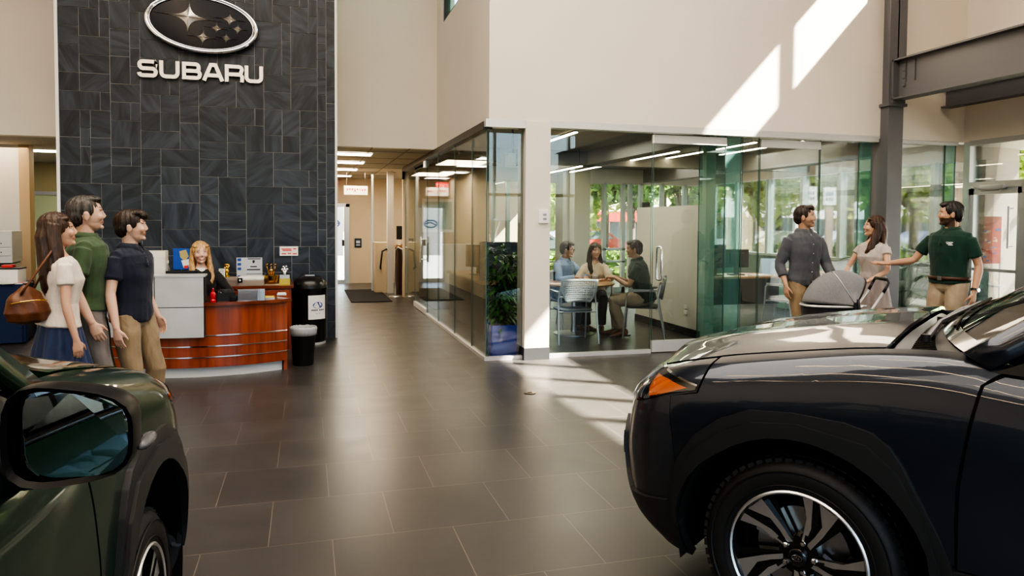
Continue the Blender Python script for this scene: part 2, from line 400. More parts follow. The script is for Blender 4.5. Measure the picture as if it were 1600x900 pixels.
def build_car(name, label, paint, side_main, mirror_x=-.74, mirror_y=1.005, wsc=1.0, toe=0.0):
    car = thing(name, label, 'car')
    sides = (1, -1)
    AX = -2.67                                            # rear axle
    # ---- outlines --------------------------------------------------------
    def arch(cx, r, a0, a1, n=18): return arc_pts(cx, .345, r, a0, a1, n)
    # inner dark shell (seen through panel gaps)
    outl = [(-3.5,.24)] + [(AX-.44,.24)] + [p for p in arch(AX, .43, 180, 0)] + [(AX+.44,.24),(-.44,.24)] + arch(0, .445, 180, 0) + [(.44,.24),(S1,.24)]
    polyv = [(s, v_at(min(s, S1), z)) for s, z in outl] + [(S1,5.9),(.3,5.9),(-.3,5.9),(-.56,5.15),(-3.5,5.15)]
    panel('inner_shell', [polyv], M_under, car, off=-.012, thick=0, sides=sides, ds=.07, dv=.4)
    # hood
    hood = [(-.235,6.03),(-.25,6.6),(-.262,7.3),(-.265,8.0),(S1,8.0),(S1,5.62),(1.15,5.62),(.98,5.66),(.80,5.75),(.62,5.90),(.40,5.97),(.30,6.03)]
    def hood_off(s, v):
        x = car_P(min(s, S1), v).x
        ridge = .010*math.exp(-((v-7.05)/.22)**2)*max(0, min(1, (x+.27)/.3))*max(0, min(1, (.75-x)/.3))
        return .002+ridge
    hp = panel('hood', [hood], paint, car, off=hood_off, thick=.014, sides=sides, ds=.04, dv=.14, merge=True)
    for sg in sides:
        # front fender: from door seam to bumper seam
        f = [(-.472,.47)] + [(-.468,.62),(-.470,.72),(-.482,.82)]
        pf = [(s, v_at(s, z)) for s, z in f] + [(-.52,4.7),(-.585,5.25),(-.60,5.6),(-.56,5.97),(-.35,5.97),(0,5.97),(.25,5.97),(.345,5.93)]
        pf += [(s, v_at(s, z)) for s, z in ((.36,.90),(.365,.87),(.49,.84),(.475,.76),(.455,.69),(.435,.60),(.425,.56))]
        pf += [(s, v_at(s, z)) for s, z in arch(0, .455, 28, 163)]
        panel('fender', [pf], paint, car, off=.001, sides=(sg,), ds=.03, dv=.18)
        # door
        d = [(s, v_at(s, z)) for s, z in ((-.480,.46),(-.478,.62),(-.480,.72),(-.492,.82))] + [(-.53,4.7),(-.58,5.02),(-1.0,5.06),(-1.52,5.06)] + [(s, v_at(s, z)) for s, z in ((-1.53,.80),(-1.52,.46))]
        def door_off(s, v):
            z = car_P(s, v).z
            return .001-.014*math.exp(-((z-.60)/.09)**2)*min(1, max(0, (-.49-s)/.25))+.004*math.exp(-((z-.80)/.03)**2)*min(1, max(0, (-.49-s)/.4))
        panel('door', [d], paint, car, off=door_off, sides=(sg,), ds=.04, dv=.12)
        d2 = [(s, v_at(s, z)) for s, z in ((-1.54,.46),(-1.55,.80))] + [(-1.54,5.06),(-2.45,5.10)] + [(s, v_at(s, z)) for s, z in ((-2.47,.88),(-2.35,.76),(-2.24,.62),(-2.20,.46))]
        panel('rear_door', [d2], paint, car, off=.001, sides=(sg,), ds=.08, dv=.3)
        q = [(s, v_at(s, z)) for s, z in [(-2.48,.88),(-2.37,.76)]+[(p[0], p[1]) for p in arc_pts(AX, .345, .455, 40, 160, 14)]+[(-3.5,.45)]] + [(-3.5,5.10),(-2.46,5.10)]
        panel('rear_quarter', [q], paint, car, off=.001, sides=(sg,), ds=.08, dv=.3)
        # sill cladding and arch flares (black plastic)
        sill = [(-.40,.245),(-.462,.455),(-2.18,.455),(-2.26,.245)]
        panel('sill_cladding', [sill], M_plastic, car, off=.014, zpoly=True, sides=(sg,), ds=.08, thick=.03)
        def flare(cx, fw, rear):
            outer = [(-.478,.245),(-.476,.44),(-.43,.55),(-.37,.66),(-.325,.745),(-.285,.80),(-.235,.835),(-.15,.853),(.02,.858),(.17,.845),(.27,.80),(.355,.72),(.415,.62),(.455,.50),(.468,.38)]
            inner = [(.425,.36),(.428,.42)] + [(p[0], p[1]) for p in arc_pts(0, .345, .432, 12, 160, 16)] + [(-.415,.42),(-.395,.245)]
            return [(cx+a, z) for a, z in outer]+[(cx+a, z) for a, z in inner]
        def fl_off(s, v): return .018
        panel('wheel_arch_trim', [flare(0, 1, 0)], M_plastic, car, off=fl_off, zpoly=True, sides=(sg,), ds=.02, dv=.06, thick=.05)
        # second, stepped lip on the flare
        outer = [(-.44,.26),(-.438,.44),(-.385,.60),(-.31,.725),(-.22,.795),(.0,.825),(.16,.805),(.27,.75),(.355,.66),(.42,.55),(.440,.42),(.445,.37)]
        inn = [(.424,.36)] + [(p[0], p[1]) for p in arc_pts(0, .345, .426, 12, 160, 16)] + [(-.410,.42),(-.388,.26)]
        lp = panel('arch_lip', [outer+inn], M_plastic, car, off=.028, zpoly=True, sides=(sg,), ds=.02, dv=.06, thick=.03)
        panel('wheel_arch_trim', [flare(AX, 1, 0)], M_plastic, car, off=.018, zpoly=True, sides=(sg,), ds=.06, dv=.3, thick=.05)
        # wheel well
        for cx in (0, AX):
            bm = BM(); n = 20; A = []; B = []; C2 = []
            for i in range(n+1):
                a = rad(lerp(-15, 195, i/n)); x = cx+.44*math.cos(a); z = .345+.44*math.sin(a)
                A.append(bm.verts.new((x, sg*(.885 if abs(x-cx) < .5 else .87), z))); B.append(bm.verts.new((x, sg*.52, z)))
            for i in range(n): bm.faces.new((A[i], A[i+1], B[i+1], B[i]))
            bm.faces.new(B)
            obj('wheel_well', bm, M_under, car, 40)
        build_wheel(car, 0, sg*.868, sg, 0.0, wsc)
        build_wheel(car, AX, sg*.868, sg, 0, wsc)
        # headlight: housing (dark), lens, amber indicator, DRL
        hl = [(.375,.892),(.50,.905),(.66,.915),(.80,.912),(.96,.890),(1.04,.870),(1.02,.80),(.94,.765),(.84,.760),(.74,.775),(.63,.805),(.50,.848),(.375,.878)]
        h = panel('headlight', [hl], M_gloss, car, off=.001, zpoly=True, sides=(sg,), ds=.03, thick=.02)
        panel('indicator', [[(.42,.880),(.55,.893),(.69,.893),(.67,.845),(.64,.812),(.52,.846)]], M_amber, h, off=.004, zpoly=True, sides=(sg,), ds=.03, thick=.003)
        panel('reflector', [[(.75,.892),(.80,.892),(.765,.80),(.73,.79),(.735,.84)]], M_steel, h, off=.004, zpoly=True, sides=(sg,), ds=.02, thick=.003)
        panel('reflector', [[(.84,.885),(.94,.875),(.93,.81),(.86,.795)]], M_chrome, h, off=.004, zpoly=True, sides=(sg,), ds=.02, thick=.003)
        panel('lens', [hl], M_lens, h, off=.010, zpoly=True, sides=(sg,), ds=.03, thick=0)
        panel('lamp_trim', [[(.375,.898),(.50,.912),(.66,.922),(.80,.919),(.96,.897),(1.05,.878),(1.05,.870),(.96,.890),(.80,.912),(.66,.915),(.50,.905),(.375,.892)]], M_chrome, h, off=.006, zpoly=True, sides=(sg,), ds=.03, thick=.006)
        # bumper skin (body colour)
        b = [(.428,.555),(.437,.60),(.458,.69),(.478,.76),(.493,.84),(.372,.873),(.37,.90)]
        pb = [(s, v_at(s, z)) for s, z in b] + [(.36,5.90),(.56,5.80),(.80,5.60),(1.15,5.56),(S1,5.56)] + [(S1, v_at(S1, .50)),(1.20, v_at(1.2,.50)),(1.02, v_at(1.02,.44)),(.86, v_at(.86,.36)),(.60, v_at(.6,.40)),(.455, v_at(.455,.42))]
        panel('front_bumper', [pb], paint, car, off=.0, sides=(sg,), ds=.03, dv=.18)
        # lower black bumper cladding with fog pocket
        lc = [(.42,.36),(.47,.44),(.60,.415),(.85,.385),(.90,.46),(.93,.60),(1.0,.66),(1.07,.60),(1.10,.52),(S1,.52),(S1,.245),(.43,.245)]
        def lo(s, v): return .016+.018*max(0, min(1, (1.0-v)/.9))
        lcl = panel('bumper_cladding', [lc], M_plastic, car, off=lo, zpoly=True, sides=(sg,), ds=.03, thick=.03)
        panel('fog_lamp', [[(.95,.50),(1.03,.50),(1.02,.58),(.97,.59)]], M_gloss, lcl, off=.022, zpoly=True, sides=(sg,), ds=.02, thick=.004)
        panel('grille', [[(1.07,.80),(1.09,.865),(S1,.865),(S1,.60),(1.16,.60),(1.10,.68)]], M_gloss, car, off=.006, zpoly=True, sides=(sg,), ds=.03, thick=.01)
        bm = BM(); 
        for gz in (.66,.72,.78,.83):
            tube(bm, [car_P(lerp(1.12, S1, i/6), v_at(lerp(1.12, S1, i/6), gz), sg)+Vector((.012,0,0)) for i in range(7)], .006, 6)
        obj('grille_bar', bm, M_chrome if False else M_gloss, car, 40)
    # ---- cabin -----------------------------------------------------------
    def cab(x, w, sg=1):
        """w 0 belt -> 1 roof edge -> 2 roof centre"""
        bz = car_P(min(x, -.5), 5.05).z+.004
        rz = smooth_interp([-3.5,-3.0,-2.2,-1.5,-1.12], [1.32,1.47,1.555,1.575,1.52], x)
        by, ry = .795, .60
        if w <= 1:
            return Vector((x, sg*(lerp(by, ry, w)+.035*math.sin(PI*w)), lerp(bz, rz, w)))
        t = w-1; return Vector((x, sg*ry*(1-t), rz+.035*(1-(1-t)**2.2)))
    def grid(fn, us, vs):
        bm = BM(); R = [[bm.verts.new(fn(u, v)) for v in vs] for u in us]
        for i in range(len(us)-1):
            for j in range(len(vs)-1): bm.faces.new((R[i][j], R[i+1][j], R[i+1][j+1], R[i][j+1]))
        return bm
    ws0, ws1 = (-.40, 1.075), (-1.13, 1.50)              # windshield base / top (centre)
    def ws(u, v):                                        # u -1..1 across, v 0..1 up
        y = u*lerp(.735, .585, v); bul = .13*(1-abs(u)**2.2)
        x = lerp(-.47, -1.20, v)+bul*lerp(1, .5, v)
        z = lerp(1.100, 1.55, v)+.03*math.sin(PI*v)+.012*(1-u*u)
        return Vector((x, y, z))
    us = [i/12-1 for i in range(25)]; vs = [i/10 for i in range(11)]
    wsh = obj('windshield', grid(ws, us, vs), M_autoglass, car, True)
    bm = grid(lambda u, v: ws(u, v)+Vector((.004,0,.004)), us, [0, .03, .06]); obj('glass_border', bm, M_gloss, wsh, True)
    # cowl panel with grille and two wipers
    def cowl(u, v):
        a = ws(u, 0)+Vector((.0,0,-.006)); sE = lerp(-.265, -.235, abs(u)**1.5)
        vv = lerp(8.0, 6.0, min(1, abs(u)*.97)); b = car_P(sE, vv, 1 if u >= 0 else -1); b.z -= .03
        p = a.lerp(b, v); p.z -= .022*math.sin(PI*v); return p
    co = obj('cowl', grid(cowl, us, [0,.15,.3,.5,.7,.85,1]), M_plastic, car, True)
    bm = BM()
    for i in range(46):
        u = -.86+i*.0385; a = cowl(u, .28); b = cowl(u, .72)
        tube(bm, [a+Vector((0,0,.006)), b+Vector((0,0,.006))], .0035, 5)
    tube(bm, [cowl(-.86+i*.0385*3, .5)+Vector((0,0,.006)) for i in range(16)], .004, 5)
    obj('cowl_grille', bm, M_gloss, co)
    for (u0, u1) in ((.62, -.12), (-.05, -.82)):
        bm = BM(); p0 = cowl(u0, .5)+Vector((0,0,.02)); p1 = ws(u1, .13)+Vector((.012,0,.014)); mid = p0.lerp(p1, .35)+Vector((.02,0,.012))
        tube(bm, [p0, mid, p1], [.012,.009,.006], 8)
        lathe(bm, [(0,.02),(.016,.018),(.018,-.02),(0,-.02)], 16, M=Matrix.Translation(p0))
        wp = obj('wiper', bm, M_plastic, car, 40)
        bm = BM(); tube(bm, [ws(lerp(u0-.10, u1-.10, t), lerp(.045,.16,t))+Vector((.008,0,.010)) for t in (0,.25,.5,.75,1)], .006, 6)
        obj('wiper_blade', bm, M_gloss, wp)
    for sg in sides:
        # A pillar
        bm = BM()
        rows = []
        for i in range(13):
            t = i/12
            inner = ws(sg*1.0, t)+Vector((.0, 0, 0)); 
            outer = Vector((lerp(-.54,-1.36,t), sg*lerp(.800,.625,t), lerp(1.065,1.56,t)+.03*math.sin(PI*t)))
            mid = (inner+outer)/2+Vector((.03, sg*.012, .022))
            rows.append([bm.verts.new(p) for p in (inner+Vector((.005,0,-.004)), mid, outer)])
        for i in range(12):
            for j in range(2): bm.faces.new((rows[i][j], rows[i+1][j], rows[i+1][j+1], rows[i][j+1]))
        pl = obj('windshield_pillar', bm, paint, car, True)
        md = pl.modifiers.new('s', 'SOLIDIFY'); md.thickness = .02; md.offset = 0
        # belt moulding, sail triangle, side windows, roof rail
        bm = BM(); tube(bm, [cab(x, 0, sg)+Vector((0, sg*.006, .0)) for x in [-.70-.2*i for i in range(13)]], .010, 8); obj('belt_moulding', bm, M_gloss, car, True)
        bm = BM(); 
        tri = [(-.62,.0),(-.90,.0),(-.90,.22),(-.80,.15)]
        def side_pt(x, zf): 
            p = cab(x, min(1, zf), sg); return p
        a, b, c2 = cab(-.55, 0, sg), cab(-.84, 0, sg), Vector((-.86, sg*.765, 1.21))
        f = [a+Vector((0,sg*.003,0)), b+Vector((0,sg*.003,0)), c2]
        vsx = [bm.verts.new(p) for p in f]; bm.faces.new(vsx)
        q = obj('sail_panel', bm, M_gloss, car); md = q.modifiers.new('s', 'SOLIDIFY'); md.thickness = .02; md.offset = 0
        for (xs, nm) in (((-.865,-1.52),'side_window'), ((-1.60,-2.42),'rear_side_window')):
            def sw(u, v):
                x = lerp(xs[0], xs[1], u)
                top = 1.0 if x < -1.36 else lerp(.24, 1.0, (-.865-x)/(1.36-.865))
                return cab(x, lerp(.01, .93*top, v), sg)-Vector((0, sg*.01, 0))
            obj(nm, grid(sw, [i/14 for i in range(15)], [i/6 for i in range(7)]), M_autoglass, car, True)
            bm = BM(); pts = [sw(i/14, 1) for i in range(15)]; tube(bm, pts+[sw(1, .5), sw(1, 0)], .012, 8); obj('window_trim', bm, M_gloss, car, True)
        bm = grid(lambda u, v: cab(lerp(-1.53,-1.59,u), lerp(.0,.97,v), sg), [0,1], [i/6 for i in range(7)]); o = obj('door_pillar', bm, M_gloss, car, True); md = o.modifiers.new('s','SOLIDIFY'); md.thickness=.02
        bm = grid(lambda u, v: cab(lerp(-2.44,-3.45,u), lerp(.0,1,v), sg), [i/8 for i in range(9)], [i/6 for i in range(7)]); obj('rear_pillar', bm, paint, car, True)
        # door handle
        bm = BM(); hp0 = car_P(-1.30, v_at(-1.3, .86), sg); tube(bm, [hp0+Vector((.10, sg*.002, 0)), hp0+Vector((.085, sg*.035, .002)), hp0+Vector((-.085, sg*.035,.004)), hp0+Vector((-.10, sg*.002,.004))], .011, 8)
        obj('door_handle', bm, paint, car, True)
        # door mirror
        mx, my, mz = mirror_x, mirror_y, 1.09
        bm = BM()
        pr = []
        for (xx, sc) in ((-.055,.98),(-.045,1.0),(0,.985),(.05,.87),(.085,.60),(.098,.22)):
            ring = []
            for j in range(28):
                a = 2*PI*j/28; ca, sa = math.cos(a), math.sin(a); n = 3.4
                rr = (abs(ca)**n+abs(sa)**n)**(-1/n)
                yy = ca*rr*.108; zz = sa*rr*.085
                zz *= 1-.20*(yy/.108) if sa > 0 else 1-.12*(yy/.108)     # taller on the inboard side
                yy *= 1.0
                ring.append(bm.verts.new((mx+xx-.05*(yy/.108)*0, sg*(my+yy*sc), mz+zz*sc)))
            pr.append(ring)
        for A, B in zip(pr[:-1], pr[1:]):
            for j in range(28): bm.faces.new((A[j], A[(j+1) % 28], B[(j+1) % 28], B[j]))
        bm.faces.new(pr[-1])
        # back rim turning inwards
        inner = [bm.verts.new((v.co.x+.010, sg*(my+(sg*v.co.y-my)*.93), mz+(v.co.z-mz)*.90)) for v in pr[0]]
        for j in range(28): bm.faces.new((pr[0][j], pr[0][(j+1) % 28], inner[(j+1) % 28], inner[j]))
        mir = obj('door_mirror', bm, mat('mirror_housing', (.008,.008,.009), .34, spec=.3), car, 50)
        bm = BM(); bm.faces.new([bm.verts.new((v[0], v[1], v[2])) for v in [(mx-.047, sg*(my+.93*(sg*p.co.y-my)/1.0), mz+.90*(p.co.z-mz)) for p in []]] ) if False else None
        gl = [(mx-.040-toe*.119*math.cos(2*PI*j/28), sg*(my+math.cos(2*PI*j/28)*((abs(math.cos(2*PI*j/28))**3.4+abs(math.sin(2*PI*j/28))**3.4)**(-1/3.4))*.099),
               mz+math.sin(2*PI*j/28)*((abs(math.cos(2*PI*j/28))**3.4+abs(math.sin(2*PI*j/28))**3.4)**(-1/3.4))*.076*(1-(.20 if math.sin(2*PI*j/28) > 0 else .12)*math.cos(2*PI*j/28))) for j in range(28)]
        bm.faces.new([bm.verts.new(p) for p in gl])
        obj('mirror_glass', bm, M_mirror, mir)
        bm = BM(); ell(bm, (mx+.030, sg*(my+.108), mz-.035), (.050,.014,.012)); obj('turn_signal', bm, mat('clear_signal', (.10,.10,.11), .25), mir, True)
        bm = BM()                                        # stalk
        tube(bm, [(mx+.03, sg*.80, 1.02), (mx+.02, sg*.86, 1.01), (mx+.01, sg*.92, 1.02), (mx+.01, sg*.96, 1.05)], [.035,.030,.032,.04], 14)
        obj('mirror_stalk', bm, M_plastic, mir, True)
    # roof, tail, floor pan, dark interior
    bm = grid(lambda u, v: cab(lerp(-1.24,-3.4,u), 1+abs(v), 1 if v <= 0 else -1), [i/16 for i in range(17)], [-1+0*0+i/8 for i in range(0,17)] if False else [i/8-1 for i in range(17)])
    bm.free()
    bm = BM(); R = []
    for i in range(17):
        x = lerp(-1.24, -3.45, i/16); row = []
        for j in range(17):
            u = j/8-1; p = cab(x, 1+(1-abs(u)), 1 if u >= 0 else -1)
            row.append(bm.verts.new(p))
        R.append(row)
    for i in range(16):
        for j in range(16): bm.faces.new((R[i][j], R[i+1][j], R[i+1][j+1], R[i][j+1]))
    obj('roof', bm, paint, car, True)
    bm = BM(); box(bm, -3.53,-3.42, -.76,.76, .25, 1.0, .03); obj('tailgate', bm, paint, car, 40)
    bm = BM(); box(bm, -3.46,-3.40, -.60,.60, 1.0, 1.33, .02); obj('rear_window', bm, M_gloss, car, 40)
    bm = BM(); box(bm, -3.4,.60, -.50,.50, .22,.30); box(bm, -3.35,-.55, -.80,.80, .25,.30); box(bm, -.62,-.58,-.76,.76,.3,.93); box(bm,-3.4,-3.36,-.7,.7,.3,1.0); obj('floor_pan', bm, M_under, car)
    bm = BM(); R = [[bm.verts.new((x, y, z)) for y in (-.72,-.36,0,.36,.72)] for x, z in ((-.62,.98),(-.78,1.01),(-1.0,.99),(-1.12,.93),(-1.12,.72))]
    for i in range(4):
        for j in range(4): bm.faces.new((R[i][j], R[i+1][j], R[i+1][j+1], R[i][j+1]))
    obj('dashboard', bm, M_plastic, car, True)
    for sg in sides:
        bm = BM(); box(bm, -1.95,-1.45, sg*.37-.24, sg*.37+.24, .40,.56, .05); box(bm, -2.10,-1.95, sg*.37-.23, sg*.37+.23, .50,1.12, .05, M=None); box(bm, -2.10,-2.0, sg*.37-.12, sg*.37+.12, 1.15,1.33, .03)
        obj('seat', bm, mat('seat_cloth', (.02,.02,.022), .9), car, 40)
    bm = BM(); ring = [(-1.22+.0*math.cos(a), .37+.18*math.cos(a), .98+.18*math.sin(a)) for a in [2*PI*i/28 for i in range(28)]]
    tube(bm, [(p[0]-(p[2]-.98)*.4, p[1], p[2]) for p in ring], .014, 8, closed=True); obj('steering_wheel', bm, M_plastic, car, True)
    return car
def paint_mat(name, col, metal, r, flake=(1,1,1)):
    m = mat(name, col, r, metal=metal, coat=.75, coat_r=.02, spec=.3, ior=1.35); m.node_tree.nodes['Principled BSDF'].inputs['Coat IOR'].default_value = 1.36
    return m
P_grey = paint_mat('grey_paint', (.026,.032,.045), .55, .28)
P_green = paint_mat('green_paint', (.003,.028,.014), .45, .30)
def place_car(car, fwd, left_ref, axle, scale=1.05):
    """fwd: world heading (2D); axle: world position of the front axle centre"""
    a = math.atan2(fwd.y, fwd.x)
    car.location = (axle.x, axle.y, 0); car.rotation_euler = (0, 0, a); car.scale = (scale,)*3
P_grey.node_tree.nodes['Principled BSDF'].inputs['Coat Weight'].default_value = 1.0; P_grey.node_tree.nodes['Principled BSDF'].inputs['Coat IOR'].default_value = 1.45
PHI = rad(38)
f1 = RT*(-math.cos(PHI)) + FW*math.sin(PHI)
r1 = RT*math.sin(PHI) + FW*math.cos(PHI)                # car's right (away from camera)
car_grey = build_car('parked_suv', 'dark grey metallic SUV with black wheel arches and two-tone alloy wheel', P_grey, 1, -1.12)
place_car(car_grey, f1, None, cw(1.047, 2.60)+r1*(.868*1.05))
PH2 = rad(-13.5)
f2 = RT*math.sin(PH2) + FW*math.cos(PH2); r2 = RT*math.cos(PH2) - FW*math.sin(PH2)
car_green = build_car('parked_suv', 'dark green SUV with large black door mirror, hood in front of the family of three', P_green, -1, -.80, .955, .92, .16)
place_car(car_green, f2, None, cw(-2.009, 1.97)); car_green.scale = (1.05, 1.05, 1.08)
# ================================================================== THE BUILDING
M_wall = mat('cream_paint', (.74,.68,.60), .75, noise=(1.3,.03), bump=(60,.05,.002))
M_wall2 = mat('beige_paint', (.56,.46,.33), .8, noise=(1.5,.04))
M_soffit = mat('grey_white_paint', (.60,.58,.55), .8)
M_white = mat('white_trim', (.82,.81,.78), .45)
M_dark = mat('dark_trim', (.03,.032,.036), .5)
M_alu = mat('anodised_aluminium', (.50,.50,.51), .35, metal=.9, bump=(200,.04,.0005))
M_alu2 = mat('silver_rail', (.72,.71,.70), .38, metal=.55)
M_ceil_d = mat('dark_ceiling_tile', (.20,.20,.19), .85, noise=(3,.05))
M_column = mat('grey_painted_steel', (.135,.135,.145), .45, bump=(30,.08,.002))
M_light = mat('lit_diffuser', (1,1,1), .5, emit=(1.0,.93,.80), es=9)
M_strip = mat('lit_strip', (1,1,1), .5, emit=(1.0,.80,.50), es=14)
G_clear = glass_mat('clear_glass', (.93,.965,.955), f0=.035, fmax=.6)
G_teal = glass_mat('teal_glass', (.76,.92,.90), f0=.05, fmax=.25, haze=(.16,(.22,.50,.46)))
G_edge = mat('glass_edge', (.06,.12,.11), .3)
G_ext = glass_mat('window_glass', (.96,.98,.97), f0=.04)

# --- floor
def floor_mat():
    m = bpy.data.materials.new('slate_floor_tiles'); m.use_nodes = True; nt = m.node_tree; b = nt.nodes['Principled BSDF']; L = nt.links.new
    tc = nt.nodes.new('ShaderNodeTexCoord'); mp = nt.nodes.new('ShaderNodeMapping'); mp.inputs['Location'].default_value = (-.12, -.12, 0)
    L(tc.outputs['Object'], mp.inputs[0])
    br = nt.nodes.new('ShaderNodeTexBrick'); br.inputs['Scale'].default_value = 1; br.inputs['Brick Width'].default_value = .61; br.inputs['Row Height'].default_value = .59
    br.inputs['Mortar Size'].default_value = .0028; br.inputs['Mortar Smooth'].default_value = .3; br.offset = .5; br.inputs['Bias'].default_value = 0
    br.inputs['Color1'].default_value = (.046,.043,.041,1); br.inputs['Color2'].default_value = (.060,.056,.052,1); br.inputs['Mortar'].default_value = (.135,.115,.095,1)
    L(mp.outputs[0], br.inputs['Vector'])
    n = nt.nodes.new('ShaderNodeTexNoise'); n.inputs['Scale'].default_value = 3.2; n.inputs['Detail'].default_value = 4; n.inputs['Roughness'].default_value = .5; L(tc.outputs['Object'], n.inputs['Vector'])
    mr = nt.nodes.new('ShaderNodeMapRange'); mr.inputs['From Min'].default_value=.3; mr.inputs['From Max'].default_value=.7; mr.inputs['To Min'].default_value=.92; mr.inputs['To Max'].default_value=1.08; L(n.outputs['Fac'], mr.inputs['Value'])
    vm = nt.nodes.new('ShaderNodeVectorMath'); vm.operation='SCALE'; L(br.outputs['Color'], vm.inputs[0]); L(mr.outputs['Result'], vm.inputs['Scale']); L(vm.outputs[0], b.inputs['Base Color'])
    r = nt.nodes.new('ShaderNodeMapRange'); r.inputs['From Min'].default_value=.3; r.inputs['From Max'].default_value=.7; r.inputs['To Min'].default_value=.29; r.inputs['To Max'].default_value=.35; L(n.outputs['Fac'], r.inputs['Value']); L(r.outputs['Result'], b.inputs['Roughness'])
    n2 = nt.nodes.new('ShaderNodeTexNoise'); n2.inputs['Scale'].default_value = 14; n2.inputs['Detail'].default_value = 5; L(tc.outputs['Object'], n2.inputs['Vector'])
    ad = nt.nodes.new('ShaderNodeMath'); ad.operation='MULTIPLY_ADD'; L(br.outputs['Fac'], ad.inputs[0]); ad.inputs[1].default_value = -1.2; L(n2.outputs['Fac'], ad.inputs[2])
    bp = nt.nodes.new('ShaderNodeBump'); bp.inputs['Strength'].default_value=.10; bp.inputs['Distance'].default_value=.003; L(ad.outputs[0], bp.inputs['Height']); L(bp.outputs[0], b.inputs['Normal'])
    return m
struct('floor', bx(-9, 9.4, -8, 20, -.2, 0), floor_mat())

# --- slate feature wall: random ashlar, real slabs
def slate_mat():
    m = bpy.data.materials.new('slate_slabs'); m.use_nodes = True; nt = m.node_tree; b = nt.nodes['Principled BSDF']; L = nt.links.new
    at = nt.nodes.new('ShaderNodeAttribute'); at.attribute_name = 'slab'
    tc = nt.nodes.new('ShaderNodeTexCoord'); sp = nt.nodes.new('ShaderNodeSeparateColor'); L(at.outputs['Color'], sp.inputs[0])
    ml = nt.nodes.new('ShaderNodeMath'); ml.operation='MULTIPLY'; ml.inputs[1].default_value = 6.28; L(sp.outputs[1], ml.inputs[0])
    vr = nt.nodes.new('ShaderNodeVectorRotate'); vr.rotation_type='Y_AXIS'; L(tc.outputs['Object'], vr.inputs['Vector']); L(ml.outputs[0], vr.inputs['Angle'])
    mp = nt.nodes.new('ShaderNodeMapping'); mp.inputs['Scale'].default_value = (2.2, 1, 13); L(vr.outputs[0], mp.inputs[0])
    ad = nt.nodes.new('ShaderNodeVectorMath'); L(mp.outputs[0], ad.inputs[0]); m2 = nt.nodes.new('ShaderNodeVectorMath'); m2.operation='SCALE'; m2.inputs['Scale'].default_value=9; L(at.outputs['Color'], m2.inputs[0]); L(m2.outputs[0], ad.inputs[1])
    n = nt.nodes.new('ShaderNodeTexNoise'); n.inputs['Scale'].default_value = 1.0; n.inputs['Detail'].default_value = 4; n.inputs['Distortion'].default_value=.5; L(ad.outputs[0], n.inputs['Vector'])
    cr = nt.nodes.new('ShaderNodeValToRGB'); cr.color_ramp.elements[0].position=.36; cr.color_ramp.elements[0].color=(.010,.013,.020,1); cr.color_ramp.elements[1].position=.66; cr.color_ramp.elements[1].color=(.042,.052,.070,1); L(n.outputs['Fac'], cr.inputs[0])
    mr = nt.nodes.new('ShaderNodeMapRange'); mr.inputs['To Min'].default_value=.75; mr.inputs['To Max'].default_value=1.3; L(sp.outputs[0], mr.inputs['Value'])
    vm = nt.nodes.new('ShaderNodeVectorMath'); vm.operation='SCALE'; L(cr.outputs[0], vm.inputs[0]); L(mr.outputs[0], vm.inputs['Scale']); L(vm.outputs[0], b.inputs['Base Color'])
    b.inputs['Roughness'].default_value=.42
    bp = nt.nodes.new('ShaderNodeBump'); bp.inputs['Strength'].default_value=.35; bp.inputs['Distance'].default_value=.006; L(n.outputs['Fac'], bp.inputs['Height']); L(bp.outputs[0], b.inputs['Normal'])
    return m
SX0, SX1, SLY = -2.93, .385, 10.2
def slate_wall():
    rnd = random.Random(11); u = (SX1-SX0)/29; nx, nz = 29, 66
    occ = [[False]*nx for _ in range(nz)]; bm = BM(); cl = bm.loops.layers.float_color.new('slab')
    for j in range(nz):
        for i in range(nx):
            if occ[j][i]: continue
            cand = [(4,3),(3,2),(2,3),(3,3),(2,2),(4,2),(3,4),(3,2),(2,3),(2,2),(4,2)]; rnd.shuffle(cand); cand += [(2,1),(1,2),(1,1)]
            for w, h in cand:
                if i+w > nx or j+h > nz: continue
                if any(occ[j+b][i+a] for a in range(w) for b in range(h)): continue
                break
            for a in range(w):
                for b in range(h): occ[j+b][i+a] = True
            g = .0036; x0, x1, z0, z1 = SX0+i*u+g, SX0+(i+w)*u-g, j*u+g, (j+h)*u-g; d = .004+rnd.random()*.006
            c = (rnd.random(), rnd.random(), rnd.random(), 1)
            before = len(bm.faces); box(bm, x0, x1, SLY-d, SLY+.01, z0, z1)
            bm.faces.ensure_lookup_table()
            for f in bm.faces[before:]:
                for l in f.loops: l[cl] = c
    o = struct('wall_feature', bm, slate_mat())
    bm = bx(SX0, SX1, SLY, 11.5, 0, 7.55); g = obj('grout_backing', bm, mat('grout', (.36,.35,.33), .9), o)
    bm = BM(); box(bm, SX0-.035, SX0, SLY-.02, 11.39, 0, 7.55); obj('edge_strip', bm, M_white, o)
    bm = BM(); box(bm, SX1, SX1+.03, SLY-.02, 11.39, 0, 7.55); obj('edge_strip', bm, M_white, o)
slate_wall()
